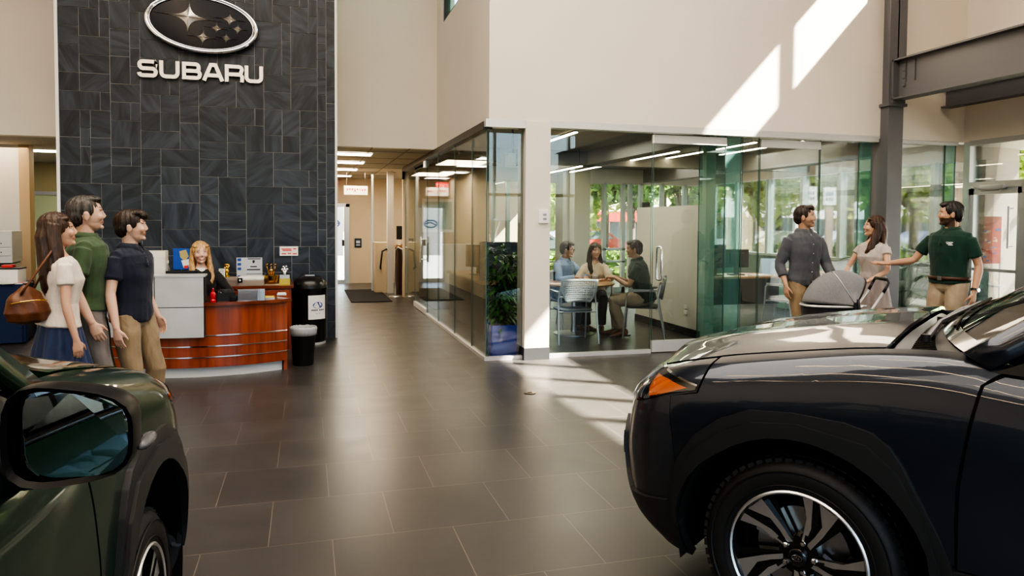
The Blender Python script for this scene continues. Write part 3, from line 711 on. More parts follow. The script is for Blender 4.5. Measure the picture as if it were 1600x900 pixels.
# --- upper walls
HZ = 2.75
struct('wall_north_left', bx(-9, SX0-.035, 11.4, 11.6, HZ, 7.6), M_wall)
struct('wall_north_right', bx(SX1+.03, 2.2, 11.4, 11.6, HZ, 7.6), M_wall)
bm = BM(); 
box(bm, 2.0, 2.2, 8.0, 9.6, HZ, 7.6); box(bm, 2.0, 2.2, 11.0, 11.4, HZ, 7.6); box(bm, 2.0, 2.2, 9.6, 11.0, HZ, 4.6); box(bm, 2.0, 2.2, 9.6, 11.0, 6.0, 7.6)
struct('wall_corridor_side', bm, M_wall)
w = struct('window_1', bx(2.08, 2.1, 9.6, 11.0, 4.6, 6.0), G_teal)
bm = BM(); box(bm, 2.03,2.12, 9.6,9.66, 4.6,6.0); box(bm, 2.03,2.12, 10.94,11.0, 4.6,6.0); box(bm, 2.03,2.12, 9.6,11.0, 4.6,4.66); obj('window_frame', bm, M_dark, w)
struct('wall_north_main', bx(2.2, 8.8, 8.0, 8.2, HZ, 7.6), M_wall)
# room above the offices so the high glass shows something dark
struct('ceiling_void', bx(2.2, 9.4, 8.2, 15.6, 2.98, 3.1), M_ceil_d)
# right wall with the clerestory that throws the sun bars
bm = BM(); XW = 8.8
box(bm, XW, XW+.2, -7, 8.2, HZ, 6.34); box(bm, XW, XW+.2, -7, 8.2, 7.34, 7.6)
k = 0
Yc = 6.185
while Yc > -3.2:
    box(bm, XW, XW+.2 if False else XW+.06, Yc-.06, Yc+.06, 6.34, 7.34); Yc -= .81
box(bm, XW, XW+.2, 7.15, 8.2, 6.34, 7.34); box(bm, XW, XW+.2, -7, -3.0, 6.34, 7.34)
struct('wall_east_upper', bm, M_wall)
bm = BM(); box(bm, XW, XW+.2, -7, 3.6, 0, HZ); struct('wall_east_lower', bm, M_wall)
# showroom shell behind the camera
struct('wall_west', bx(-7.2, -7.0, -7, 11.4, 0, 7.6), M_wall)
struct('ceiling', bx(-7.2, 9.0, -7.2, 11.6, 7.6, 7.8), mat('showroom_ceiling', (.50,.46,.40), .9))
bm = BM(); box(bm, -7.2, 9.0, -7.2, -7.0, 4.6, 7.6); box(bm, -7.2, 9.0, -7.2, -7.0, 0, .5)
struct('wall_south', bm, M_wall)
w = struct('window_2', bx(-7.0, 8.8, -7.12, -7.10, .5, 4.6), G_ext)
bm = BM()
for i in range(13): box(bm, -7+i*1.3-.04, -7+i*1.3+.04, -7.18, -7.02, .5, 4.6)
box(bm, -7, 8.8, -7.18, -7.02, 2.5, 2.6); obj('window_frame', bm, M_alu, w)

# --- glass office front (Y = 8.05) and corridor side (X = 2.0)
WN = [3]
def pane(p0, p1, z0, z1, m=None, th=.012, edges=True):
    """vertical glass sheet between two plan points"""
    p0, p1 = Vector(p0), Vector(p1); d = (p1-p0).normalized(); n = Vector((-d.y, d.x))*th/2
    bm = BM(); prism(bm, [tuple(p0-n), tuple(p1-n), tuple(p1+n), tuple(p0+n)], z0, z1)
    # keep two faces only: thin sheet
    o = struct('window_%d' % WN[0], bm, m or G_clear); WN[0] += 1
    if edges:
        bm = BM()
        for p in (p0, p1): prism(bm, [tuple(p-n*1.1-d*.002), tuple(p-n*1.1+d*.002), tuple(p+n*1.1+d*.002), tuple(p+n*1.1-d*.002)], z0, z1)
        obj('glass_edge', bm, G_edge, o)
    return o
GY = 8.08
# silver head track and sill track
tr = struct('trim_1', bx(1.96, 2.43, GY-.09, GY+.05, HZ-.07, HZ+.02), M_alu2)
struct('trim_2', bx(2.73, 7.36, GY-.09, GY+.05, HZ-.05, HZ+.03), M_alu2)
struct('trim_3', bx(1.95, 2.06, GY, 15.2, HZ-.09, HZ+.0), mat('dark_track', (.07,.065,.06), .4, metal=.5))
struct('trim_4', bx(1.97, 2.43, GY-.03, GY+.03, 0, .045), M_alu2)
struct('trim_5', bx(2.73, 4.08, GY-.03, GY+.03, 0, .045), M_alu2)
struct('trim_6', bx(1.97, 2.03, GY, 12.35, 0, .04), M_alu2)
struct('trim_7', bx(7.64, 8.74, GY-.05, GY+.05, HZ-.04, HZ+.02), M_alu2)
pane((2.02, GY), (2.43, GY), .04, HZ-.06)
ys = [GY+.01, 8.85, 9.95, 11.25, 12.35]
for a, b in zip(ys[:-1], ys[1:]): pane((2.0, a+.004), (2.0, b-.004), .04, HZ-.08)
pane((2.0, 13.8), (2.0, 15.2), .04, HZ-.08)
# corridor glass door with patch rails
d = struct('door_1', bx(1.994, 2.006, 12.37, 13.78, .09, HZ-.16), G_clear)
obj('door_rail', bx(1.97, 2.03, 12.37, 13.78, .01, .10), M_alu2, d); obj('door_rail', bx(1.97, 2.03, 12.37, 12.60, HZ-.20, HZ-.09), M_alu2, d)
bm = BM(); tube(bm, [(1.93,12.62,.90),(1.93,12.62,1.35)], .016, 10); tube(bm, [(1.93,12.62,.95),(2.0,12.62,.95)], .012, 8); tube(bm, [(1.93,12.62,1.30),(2.0,12.62,1.30)], .012, 8); obj('door_handle', bm, M_chrome, d, 40)
# pillar
p = struct('pillar', bx(2.43, 2.73, 7.98, 8.30, 0, HZ+.01), M_wall); obj('pillar_base', bx(2.424, 2.736, 7.974, 8.31, 0, .14), M_dark, p)
pane((2.735, GY), (4.075, GY), .045, HZ-.05)
def glass_door(n, x0, x1, handle):
    d = struct('door_%d' % n, bx(x0+.006, x1-.006, GY-.006, GY+.006, .15, HZ-.17), G_clear)
    obj('door_rail', bx(x0+.004, x1-.004, GY-.028, GY+.028, .012, .15), M_alu2, d); obj('door_rail', bx(x0+.004, x1-.004, GY-.028, GY+.028, HZ-.17, HZ-.07), M_alu2, d)
    bm = BM()
    for x in (x0+.008, x1-.008): box(bm, x-.0025, x+.0025, GY-.007, GY+.007, .15, HZ-.17)
    obj('glass_edge', bm, G_edge, d)
    bm = BM(); y = GY-.06; xh = handle
    pts = [(xh, GY, .90), (xh, y+.01, .905), (xh, y, .93), (xh, y, 1.28), (xh, y+.01, 1.305), (xh, GY, 1.31)]
    tube(bm, pts, .014, 10); tube(bm, [(a, 2*GY-b, c) for a, b, c in pts], .014, 10); obj('door_handle', bm, M_chrome, d, 40)
glass_door(2, 4.09, 5.10, 4.19)
pane((5.12, 8.12), (5.12, 8.75), .02, HZ-.03, G_teal)
pane((5.11, GY+.02), (5.33, GY+.02), .02, HZ-.05, G_teal)
pane((5.34, GY), (5.58, GY), .02, HZ-.05)
glass_door(3, 5.59, 6.50, 6.40)
pane((6.51, GY), (7.12, GY), .02, HZ-.05)
pane((7.13, GY+.01), (7.33, GY+.01), .02, HZ-.05, G_teal)
pane((7.66, GY), (8.55, GY), .02, HZ-.04)
pane((8.56, GY), (8.74, GY), .02, HZ-.04, G_teal)
# --- steel column and beams
def h_section(bm, cx, cy, w, d, z0, z1, t=.018):
    box(bm, cx-w/2, cx+w/2, cy-d/2, cy-d/2+t, z0, z1); box(bm, cx-w/2, cx+w/2, cy+d/2-t, cy+d/2, z0, z1); box(bm, cx-t/2, cx+t/2, cy-d/2, cy+d/2, z0, z1)
bm = BM(); box(bm, 7.38, 7.62, 7.86, 8.14, 0, 3.18, .006); h_section(bm, 7.50, 8.0, .27, .30, 3.18, 7.6); box(bm, 7.40,7.60,7.87,8.0,3.18,7.6); box(bm, 7.35, 7.65, 7.83, 8.16, 3.16, 3.20)
struct('column', bm, M_column)
bm = BM(); x = 7.50
box(bm, x-.10, x+.10, -5, 7.84, 3.24, 3.262); box(bm, x-.10, x+.10, -5, 7.84, 3.74, 3.762); box(bm, x-.008, x+.008, -5, 7.84, 3.26, 3.742)
for yy in (7.70, 7.55): box(bm, x-.03, x-.008, yy-.006, yy+.006, 3.45, 3.72)
box(bm, x-.10, x+.10, 7.82, 7.85, 3.2, 3.76)
for zz in (3.4,3.5,3.6): box(bm, x-.035, x-.008, 7.70,7.73, zz, zz+.03)
bmx = struct('beam_1', bm, M_column)
bm = BM(); x = 8.45
box(bm, x-.09, x+.09, -5, 7.98, 3.20, 3.22); box(bm, x-.09, x+.09, -5, 7.98, 3.46, 3.48); box(bm, x-.008, x+.008, -5, 7.98, 3.22, 3.46)
struct('beam_2', bm, M_column)

# --- entrance storefront on the east wall, vestibule beyond
def bars(name, segs, m, parent=None):
    bm = BM()
    for s in segs: box(bm, *s)
    return obj(name, bm, m, parent)
sf = struct('door_4', bx(XW+.05, XW+.062, 7.20, 7.86, .35, 2.02), G_ext)
bars('door_frame', [(XW+.02,XW+.08,7.84,7.90,.0,2.10),(XW+.02,XW+.08,7.13,7.20,.0,2.10),(XW+.02,XW+.08,7.13,7.90,2.02,2.10),(XW+.02,XW+.08,7.13,7.90,.02,.36),(XW+.03,XW+.07,7.2,7.86,.98,1.02)], M_alu, sf)
bm = BM(); box(bm, XW-.05, XW+.02, 7.35, 7.70, 2.08, 2.14, .008); tube(bm, [(XW-.03,7.42,2.07),(XW-.12,7.60,2.06),(XW-.02,7.84,2.12)], .010, 6); obj('door_closer', bm, M_alu, sf, 40)
bm = BM(); tube(bm, [(XW-.05,7.26,1.30),(XW-.05,7.26,1.85)], .014, 8); tube(bm, [(XW-.05,7.26,1.33),(XW+.03,7.26,1.33)], .01, 8); tube(bm, [(XW-.05,7.26,1.82),(XW+.03,7.26,1.82)], .01, 8); obj('door_handle', bm, M_alu, sf, 40)
fr = struct('window_20', bx(XW+.05, XW+.06, 3.6, 7.95, 2.18, HZ-.06), G_ext)
bars('window_frame', [(XW,XW+.09,7.90,8.0,0,HZ),(XW-.01,XW+.11,3.6,7.9,2.10,2.19),(XW-.01,XW+.11,3.6,7.9,HZ-.06,HZ+.01),(XW,XW+.1,7.04,7.13,0,2.1),(XW,XW+.1,6.10,6.22,0,HZ),(XW,XW+.1,4.9,5.0,0,HZ),(XW,XW+.1,3.6,3.7,0,HZ)], M_alu, fr)
fr = struct('window_21', bx(XW+.05, XW+.06, 3.7, 6.1, .1, 2.1), G_ext)
bars('window_frame', [(XW,XW+.1,3.7,6.1,0,.1)], M_alu, fr)
# vestibule walls
struct('floor_vestibule', bx(9.0, 30, 2, 9.5, -.2, -.005), mat('concrete', (.50,.48,.44), .8, noise=(2,.1)))
wv = struct('wall_vestibule', bx(10.35, 11.65, 9.5, 9.62, 0, 2.9), M_wall)
struct('ceiling_vestibule', bx(9.0, 12.0, 2.5, 9.6, 2.9, 3.0), M_wall)
fr = struct('window_22', bx(12.0, 12.01, 2.5, 9.5, 0.1, 2.9), G_ext)
bars('window_frame', [(11.95,12.05,y,y+.07,0,2.9) for y in (2.5,4.0,5.6,7.2,8.3,9.45)]+[(11.95,12.05,2.5,9.5,2.08,2.15),(11.95,12.05,2.5,9.5,1.0,1.04)], M_alu, fr)

# --- office interior behind the glass
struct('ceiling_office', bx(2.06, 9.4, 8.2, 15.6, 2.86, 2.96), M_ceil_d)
struct('wall_office_header', bx(2.06, 9.4, 8.20, 8.24, HZ, 2.9), M_dark)
# bulkheads
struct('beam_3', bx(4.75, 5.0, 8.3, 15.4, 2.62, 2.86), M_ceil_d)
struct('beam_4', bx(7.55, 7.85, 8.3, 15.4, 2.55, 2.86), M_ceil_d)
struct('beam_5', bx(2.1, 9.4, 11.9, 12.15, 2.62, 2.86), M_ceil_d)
M_frame_t = mat('window_mullion', (.34,.42,.40), .4, metal=.3)
# east window wall of the office
XE = 9.4
struct('wall_office_sill', bx(XE-.05, XE+.15, 8.2, 15.6, -.0, .98), mat('green_grey_panel', (.13,.22,.20), .6))
struct('wall_office_head', bx(XE-.05, XE+.15, 8.2, 15.6, 2.55, 2.9), M_soffit)
fr = struct('window_23', bx(XE+.02, XE+.03, 8.2, 15.6, .98, 2.55), G_ext)
bars('window_frame', [(XE-.04,XE+.10,y,y+.09,.95,2.6) for y in (8.35,9.0,10.0,11.05,12.1,13.2,14.35,15.4)]+[(XE-.08,XE+.12,8.2,15.6,.95,1.0)], M_frame_t, fr)
# north window wall
YN = 15.55
struct('wall_office_north', bx(2.0, 3.95, YN, YN+.15, 0, 2.9), M_wall2)
bm = BM(); box(bm, 2.0, XE, YN, YN+.15, 2.52, 2.9); struct('wall_office_north_head', bm, M_soffit)
struct('column_office', bx(5.50, 6.15, YN-.35, YN+.15, 0, 2.9), mat('sage_paint', (.42,.44,.37), .8))
bm = BM(); box(bm, 4.92, 5.2, YN-.1, YN+.15, 0, 2.9); struct('column_office_small', bm, MC['sage_paint'])
fr = struct('window_24', bx(3.95, XE, YN+.06, YN+.07, .1, 2.52), G_ext)
bars('window_frame', [(x,x+.08,YN,YN+.12,0,2.55) for x in (3.95,4.3,4.85,6.15,6.62,7.1,7.28,7.55,8.1,8.7,9.3)]+[(3.95,XE,YN,YN+.12,.0,.12),(3.95,7.2,YN,YN+.12,.98,1.03),(3.95,7.2,YN,YN+.12,.70,.74)], M_frame_t, fr)
# low white partition and post beside the door
pt = struct('wall_partition', bx(5.24, 5.36, 8.80, 10.9, 0, 1.86), mat('partition_white', (.66,.66,.58), .35, coat=.3)); obj('baseboard', bx(5.225, 5.375, 8.79, 10.91, 0, .11), M_dark, pt)
bm = BM()
for z in (.30,.38): box(bm, 5.228,5.24, 9.22,9.30, z, z+.055, .004)
obj('power_outlet', bm, M_white, pt)
po = struct('trim_8', bx(5.20, 5.34, 8.70, 8.80, 0, 2.86), mat('pale_post', (.70,.70,.60), .5))
# office linear ceiling lights
for i, (x, y0, y1, z) in enumerate([(3.55,9.3,10.6,2.83),(4.45,11.4,15,2.55),(5.6,10.2,15,2.72),(6.3,9.2,12.8,2.78),(6.95,9.0,11.2,2.80),(8.3,8.6,12.6,2.80),(8.7,9.4,14.5,2.70)]):
    t = thing('linear_light', ['short warm strip light on the dark office ceiling above the meeting table','warm strip light under the bulkhead behind the meeting table','long strip light over the white partition','warm strip light above the middle glass door','strip light between the two office bulkheads','long strip light above the man in the grey shirt','strip light along the window wall of the office'][i], 'ceiling light', (x, y0, z), 0, 'linear lights in the glass office')
    obj('housing', bx(-.03, .03, 0, y1-y0, .012, .03), M_dark, t); obj('diffuser', bx(-.025, .025, .01, y1-y0-.01, 0, .012), M_strip, t)
    if z < 2.8:
        bm = BM(); tube(bm, [(0,.1,.03),(0,.1,2.86-z)], .004, 5); tube(bm, [(0,y1-y0-.1,.03),(0,y1-y0-.1,2.86-z)], .004, 5); obj('hanger', bm, M_dark, t)
# round ceiling track with small heads
# --- corridor beyond
struct('ceiling_corridor', bx(.385, 2.06, 11.6, 19.6, HZ, HZ+.1), mat('corridor_ceiling', (.46,.42,.36), .9))
struct('ceiling_back_hall', bx(2.06, 6.5, 15.7, 19.6, HZ, HZ+.1), MC['corridor_ceiling'])
struct('wall_corridor_end', bx(1.05, 2.55, 19.4, 19.5, 0, 2.8), M_wall2)
struct('wall_corridor_end_top', bx(.2, 1.05, 19.4, 19.5, 2.08, 2.8), M_wall2)
struct('wall_corridor_left', bx(.1, .385, 11.5, 19.5, 0, 2.8), M_wall2)
struct('wall_back_hall', bx(2.55, 6.5, 19.4, 19.5, 0, 2.8), M_wall2)
struct('ceiling_grid', bars('x', [(.385,2.0,y,y+.03,HZ-.006,HZ+.001) for y in (12.0,13.2,14.4,15.6,16.8,18.0)]+[(x,x+.025,11.4,19.4,HZ-.006,HZ+.001) for x in (.98,1.56)], mat('grid', (.25,.22,.18),.6)).data and BM(), M_dark) if False else None
g = bars('trim_9', [(.385,2.0,y,y+.03,HZ-.006,HZ+.001) for y in (12.0,13.2,14.4,15.6,16.8,18.0)]+[(x,x+.025,11.4,19.4,HZ-.006,HZ+.001) for x in (.98,1.56)], mat('grid', (.25,.22,.18),.6)); g['kind'] = 'structure'
for i, y in enumerate((12.25, 14.0, 15.9, 18.1)):
    t = thing('ceiling_light', ['nearest','second','third','farthest'][i]+' of the four lit troffer lights along the corridor ceiling', 'ceiling light', (.77, y, HZ-.012), 0, 'troffer lights of the corridor')
    obj('diffuser', bx(-.28, .30, 0, .45, -.004, .004), M_light, t); obj('frame', bars('f', [(-.30,.32,-.02,0,-.008,.008),(-.30,.32,.45,.47,-.008,.008),(-.30,-.28,0,.45,-.008,.008),(.30,.32,0,.45,-.008,.008)], M_white).data and bx(-.30,.32,-.02,0,-.008,.008), M_white, t) if False else bars('frame', [(-.30,.32,-.02,0,-.008,.008),(-.30,.32,.45,.47,-.008,.008),(-.30,-.28,0,.45,-.008,.008),(.30,.32,0,.45,-.008,.008)], M_white, t)
for i, (x, y) in enumerate(((3.0,16.2),(3.9,17.6))):
    t = thing('ceiling_light', ['lit square light over the counter at the corridor end','lit ceiling light behind the counter of the back hall'][i], 'ceiling light', (x, y, HZ-.012)); obj('diffuser', bx(-.28,.3,0,.45,-.004,.004), M_light, t)
# end door
d = struct('door_5', bx(.44, 1.0, 19.42, 19.44, .08, 2.0), G_ext)
bars('door_frame', [(.36,.44,19.36,19.46,0,2.08),(1.0,1.09,19.36,19.46,0,2.08),(.36,1.09,19.36,19.46,2.0,2.09),(.44,1.0,19.40,19.46,0,.09),(.96,1.0,19.38,19.46,.08,2.0)], M_alu, d)
bm = BM(); box(bm, .90,.96, 19.36,19.40, .98,1.14, .005); obj('door_handle', bm, M_dark, d)
# left part behind the family
struct('wall_left_back', bx(-9, -4.22, 12.8, 12.9, 0, 2.8), M_soffit)
t9 = struct('trim_10', bx(-4.22, -4.08, 12.74, 12.94, 0, 2.8), mat('pale_wood_trim', (.50,.36,.22), .6))
struct('wall_left_hall', bx(-9, -2.5, 16.4, 16.5, 0, 2.8), mat('olive_paint', (.36,.31,.18), .8))
struct('wall_left_hall_side', bx(-2.96, -2.9, 11.5, 16.4, 0, 2.8), MC['olive_paint'])
struct('ceiling_left', bx(-9, -2.9, 11.6, 16.5, HZ, HZ+.1), MC['corridor_ceiling'])
d = struct('door_6', bx(-5.3, -4.45, 16.33, 16.39, 0, 2.1), mat('frosted_green', (.35,.40,.26), .4)); bars('door_frame', [(-5.38,-5.3,16.3,16.4,0,2.17),(-4.45,-4.37,16.3,16.4,0,2.17),(-5.38,-4.37,16.3,16.4,2.1,2.17)], M_alu, d)
for i, (x, y) in enumerate(((-3.9,13.6),(-3.8,14.9))):
    t = thing('ceiling_light', ['nearer lit panel light in the low ceiling behind the family','farther lit panel light in the low ceiling behind the family'][i], 'ceiling light', (x, y, HZ-.012)); obj('diffuser', bx(-.45,.45,0,.25,-.004,.004), M_light, t)
# --- high ceiling fixtures of the showroom and added area fills
for i in range(6):
    x = -5+2.2*i
    t = thing('pendant_light', 'long warm linear pendant light under the high showroom ceiling', 'ceiling light', (x, -3.5, 6.6), 0, 'linear pendants of the showroom')
    obj('housing', bx(-.05, .05, 0, 7.5, .02, .08), M_dark, t); obj('diffuser', bx(-.04, .04, .02, 7.48, 0, .02), mat('pendant_diffuser', (1,1,1), .5, emit=(1.0,.72,.42), es=16), t)
def area(name, loc, rot, sx, sy, power, col):
    l = bpy.data.lights.new(name, 'AREA'); l.shape = 'RECTANGLE'; l.size = sx; l.size_y = sy; l.energy = power; l.color = col
    o = bpy.data.objects.new(name, l); C.objects.link(o); o.location = loc; o.rotation_euler = rot; return o
area('ceiling_fill_front', (0, 4.5, 7.5), (0, 0, 0), 9, 5, 400, (1.0,.90,.78))  # front and back: area fills added for the overall light, without fixtures
area('ceiling_fill_back', (0, -2, 7.5), (0, 0, 0), 9, 5, 220, (1.0,.90,.78))
for x, y, p_ in ((8.2,9.6,14),(3.8,10.0,26),(6.8,10.2,26),(4,13.5,18),(7.5,13,18)): area('office_fill_lamp', (x, y, 2.8), (0,0,0), 1.6, 1.6, p_, (1.0,.90,.74))  # area lamps without fixtures; the first added to brighten the dark right end
for x, y, p_ in ((1.2,13.2,22),(1.2,16.5,24),(3.6,17.4,26),(-4.5,12.2,10),(-4,14.5,20)): area('corridor_lamp', (x, y, 2.70), (0,0,0), .8, 1.2, p_, (1.0,.80,.54))

# --- world and sun
w = bpy.data.worlds.new('sky'); bpy.context.scene.world = w; w.use_nodes = True; nt = w.node_tree
sk = nt.nodes.new('ShaderNodeTexSky'); sk.sky_type = 'NISHITA'; sk.sun_disc = False; sk.sun_elevation = rad(42); sk.sun_rotation = rad(60); sk.air_density = 1.0; sk.dust_density = 2.5; sk.altitude = 50
nt.links.new(sk.outputs[0], nt.nodes['Background'].inputs[0]); nt.nodes['Background'].inputs[1].default_value = .8
sd = bpy.data.lights.new('sun', 'SUN'); sd.energy = 34.0; sd.angle = rad(.6); sd.color = (1.0,.90,.74)
so = bpy.data.objects.new('sun', sd); C.objects.link(so); so.rotation_euler = Vector((1, -.62, 1.08)).to_track_quat('Z', 'Y').to_euler(); so.location = (12, -4, 12)
sc = bpy.context.scene
sc.view_settings.view_transform = 'AgX'; sc.view_settings.look = 'AgX - High Contrast'; sc.view_settings.exposure = .78
sc.cycles.use_denoising = True; sc.cycles.max_bounces = 10; sc.cycles.transparent_max_bounces = 24; sc.cycles.diffuse_bounces = 4; sc.cycles.glossy_bounces = 4; sc.cycles.caustics_reflective = False; sc.cycles.caustics_refractive = False; sc.cycles.sample_clamp_indirect = 6
# ================================================================== PROPS
M_wood = None
def wood_mat(name, c1, c2, scale=(1.5,1.5,14), rough=.3, coat=.4, axis='Z'):
    m = bpy.data.materials.new(name); m.use_nodes = True; MC[name] = m; nt = m.node_tree; b = nt.nodes['Principled BSDF']; L = nt.links.new
    tc = nt.nodes.new('ShaderNodeTexCoord'); mp = nt.nodes.new('ShaderNodeMapping'); mp.inputs['Scale'].default_value = (18,18,1.2) if axis == 'Z' else (1.2,18,18)
    L(tc.outputs['Object'], mp.inputs[0]); n = nt.nodes.new('ShaderNodeTexNoise'); n.inputs['Scale'].default_value = 1; n.inputs['Detail'].default_value = 6; L(mp.outputs[0], n.inputs['Vector'])
    cr = nt.nodes.new('ShaderNodeValToRGB'); cr.color_ramp.elements[0].position=.3; cr.color_ramp.elements[0].color=(*c1,1); cr.color_ramp.elements[1].position=.72; cr.color_ramp.elements[1].color=(*c2,1)
    L(n.outputs['Fac'], cr.inputs[0]); L(cr.outputs[0], b.inputs['Base Color']); b.inputs['Roughness'].default_value = rough; b.inputs['Coat Weight'].default_value = coat; b.inputs['Coat Roughness'].default_value=.12
    return m
M_cherry = wood_mat('cherry_veneer', (.16,.026,.008), (.36,.075,.022))
M_cherry_top = wood_mat('cherry_top', (.11,.022,.008), (.24,.055,.018), rough=.2, axis='X')
M_oak = wood_mat('table_wood', (.30,.15,.06), (.48,.27,.12), rough=.35, axis='X')
M_panelg = mat('brushed_panel', (.52,.54,.56), .42, metal=.25, noise=(3,.10))
M_black = mat('black_plastic', (.012,.012,.013), .4)
M_blackg = mat('black_glass', (.006,.006,.008), .08)
M_paper = mat('white_paper', (.80,.80,.78), .7)
M_ink = mat('dark_ink', (.03,.03,.06), .6)
M_blueink = mat('blue_ink', (.03,.09,.38), .5)
M_redink = mat('red_ink', (.65,.05,.05), .5)
M_gold = mat('gold', (.78,.50,.10), .18, metal=1.0)
M_red = mat('red_enamel', (.50,.02,.03), .25, coat=.5)
M_beige = mat('beige_plastic', (.62,.59,.53), .5)
M_bluep = mat('blue_planter', (.02,.06,.42), .25, coat=.6)
G_acr = glass_mat('acrylic', (.93,.95,.96), f0=.07)

# ---- oval emblem and chrome lettering on the slate
EY = 10.13
def star_poly(cx, cz, rx, rz, n=9, sh=.075):
    """four pointed star with concave flanks"""
    pts = []
    for q in range(4):
        a = [(0,1),(1,0),(0,-1),(-1,0)][q]; b = [(1,0),(0,-1),(-1,0),(0,1)][q]
        for i in range(n):
            t = i/n
            # curve from tip a to tip b pulled to the centre
            x = a[0]*(1-t)**2.45+b[0]*t**2.45; z = a[1]*(1-t)**2.45+b[1]*t**2.45
            if a[0] == 0: x, z = b[0]*(t**2.45)+ (0), a[1]*((1-t)**2.45)
            else: x, z = a[0]*((1-t)**2.45), b[1]*(t**2.45)
            pts.append((cx+x*rx, cz+z*rz))
    return pts
ec = on_y(316.5, 38.5, EY)
em = thing('emblem', 'oval chrome-rimmed emblem with six silver stars mounted high on the slate wall', 'emblem', ec)
em.rotation_euler = (0, rad(4.5), 0)
MX = Matrix.Rotation(PI/2, 4, 'X')                     # prism local (x,y)->(x,z), extruded towards -Y
ea, eb = .655, .345
ov = lambda a, b, n=72: [(a*math.cos(2*PI*i/n), b*math.sin(2*PI*i/n)) for i in range(n)]
obj('backing', prism(BM(), ov(ea*.97, eb*.97), -.04, .035, MX), mat('emblem_blue', (.003,.005,.014), .16, spec=.35), em, 40)
bm = BM(); tube(bm, [(x, -.035, z) for x, z in ov(ea, eb)], .027, 12, closed=True); tube(bm, [(x, -.05, z) for x, z in ov(ea*.945, eb*.925)], .008, 8, closed=True)
obj('rim', bm, M_chrome, em, True)
def epx(px, py):
    p = on_y(px, py, EY)-ec; c, s = math.cos(rad(4.5)), math.sin(rad(4.5))
    return (p.x*c-p.z*s, p.x*s+p.z*c)
M_star = mat('star_silver', (.80,.75,.68), .34, metal=.85)
for (px, py, hx, hz) in ((295.5,28,52,28),(359.5,32,25,13.5),(339,45.5,18,11.5),(372,47,18,11.5),(318,59.5,23,14.5),(354,61,17,11)):
    x, z = epx(px, py); rx, rz = hx/129, hz/119.5
    P = star_poly(x, z, rx, rz, 10)
    bm = BM(); c = bm.verts.new((x, -.075, z)); R = [bm.verts.new((p[0], -.045, p[1])) for p in P]; B = [bm.verts.new((p[0], -.034, p[1])) for p in P]
    for i in range(len(P)):
        j = (i+1) % len(P); bm.faces.new((c, R[i], R[j])); bm.faces.new((R[i], B[i], B[j], R[j]))
    obj('star', bm, M_star, em)
# lettering: strokes
def strokes(paths, T, h):
    bm = BM()
    h0 = h
    for ip, (pts, closed) in enumerate(paths):
        h = h0+.0012*ip; n = len(pts); L_, R_ = [], []
        for i, p in enumerate(pts):
            p = Vector(p)
            if closed: a = Vector(pts[i-1]); b = Vector(pts[(i+1) % n])
            else: a = Vector(pts[i-1]) if i else p; b = Vector(pts[i+1]) if i < n-1 else p
            d1 = (p-a).normalized() if (p-a).length else (b-p).normalized(); d2 = (b-p).normalized() if (b-p).length else d1
            t = (d1+d2).normalized(); nn = Vector((-t.y, t.x)); k = T/2/max(.35, nn.dot(Vector((-d1.y, d1.x))))
            L_.append(p+nn*k); R_.append(p-nn*k)
        seq = range(n if closed else n-1)
        vs = {}
        def V(lst, i, z, key):
            if (key, i, z) not in vs: vs[(key, i, z)] = bm.verts.new((lst[i].x, -z, lst[i].y))
            return vs[(key, i, z)]
        for i in seq:
            j = (i+1) % n
            for z in (0, h): bm.faces.new((V(L_,i,z,'l'), V(L_,j,z,'l'), V(R_,j,z,'r'), V(R_,i,z,'r')))
            bm.faces.new((V(L_,i,0,'l'), V(L_,j,0,'l'), V(L_,j,h,'l'), V(L_,i,h,'l'))); bm.faces.new((V(R_,i,0,'r'), V(R_,j,0,'r'), V(R_,j,h,'r'), V(R_,i,h,'r')))
        if not closed:
            for i in (0, n-1): bm.faces.new((V(L_,i,0,'l'), V(L_,i,h,'l'), V(R_,i,h,'r'), V(R_,i,0,'r')))
    return bm
def arc2(cx, cy, r, a0, a1, n=5): return [(cx+r*math.cos(rad(lerp(a0,a1,i/n))), cy+r*math.sin(rad(lerp(a0,a1,i/n)))) for i in range(n+1)]
LH = .222; T = .047
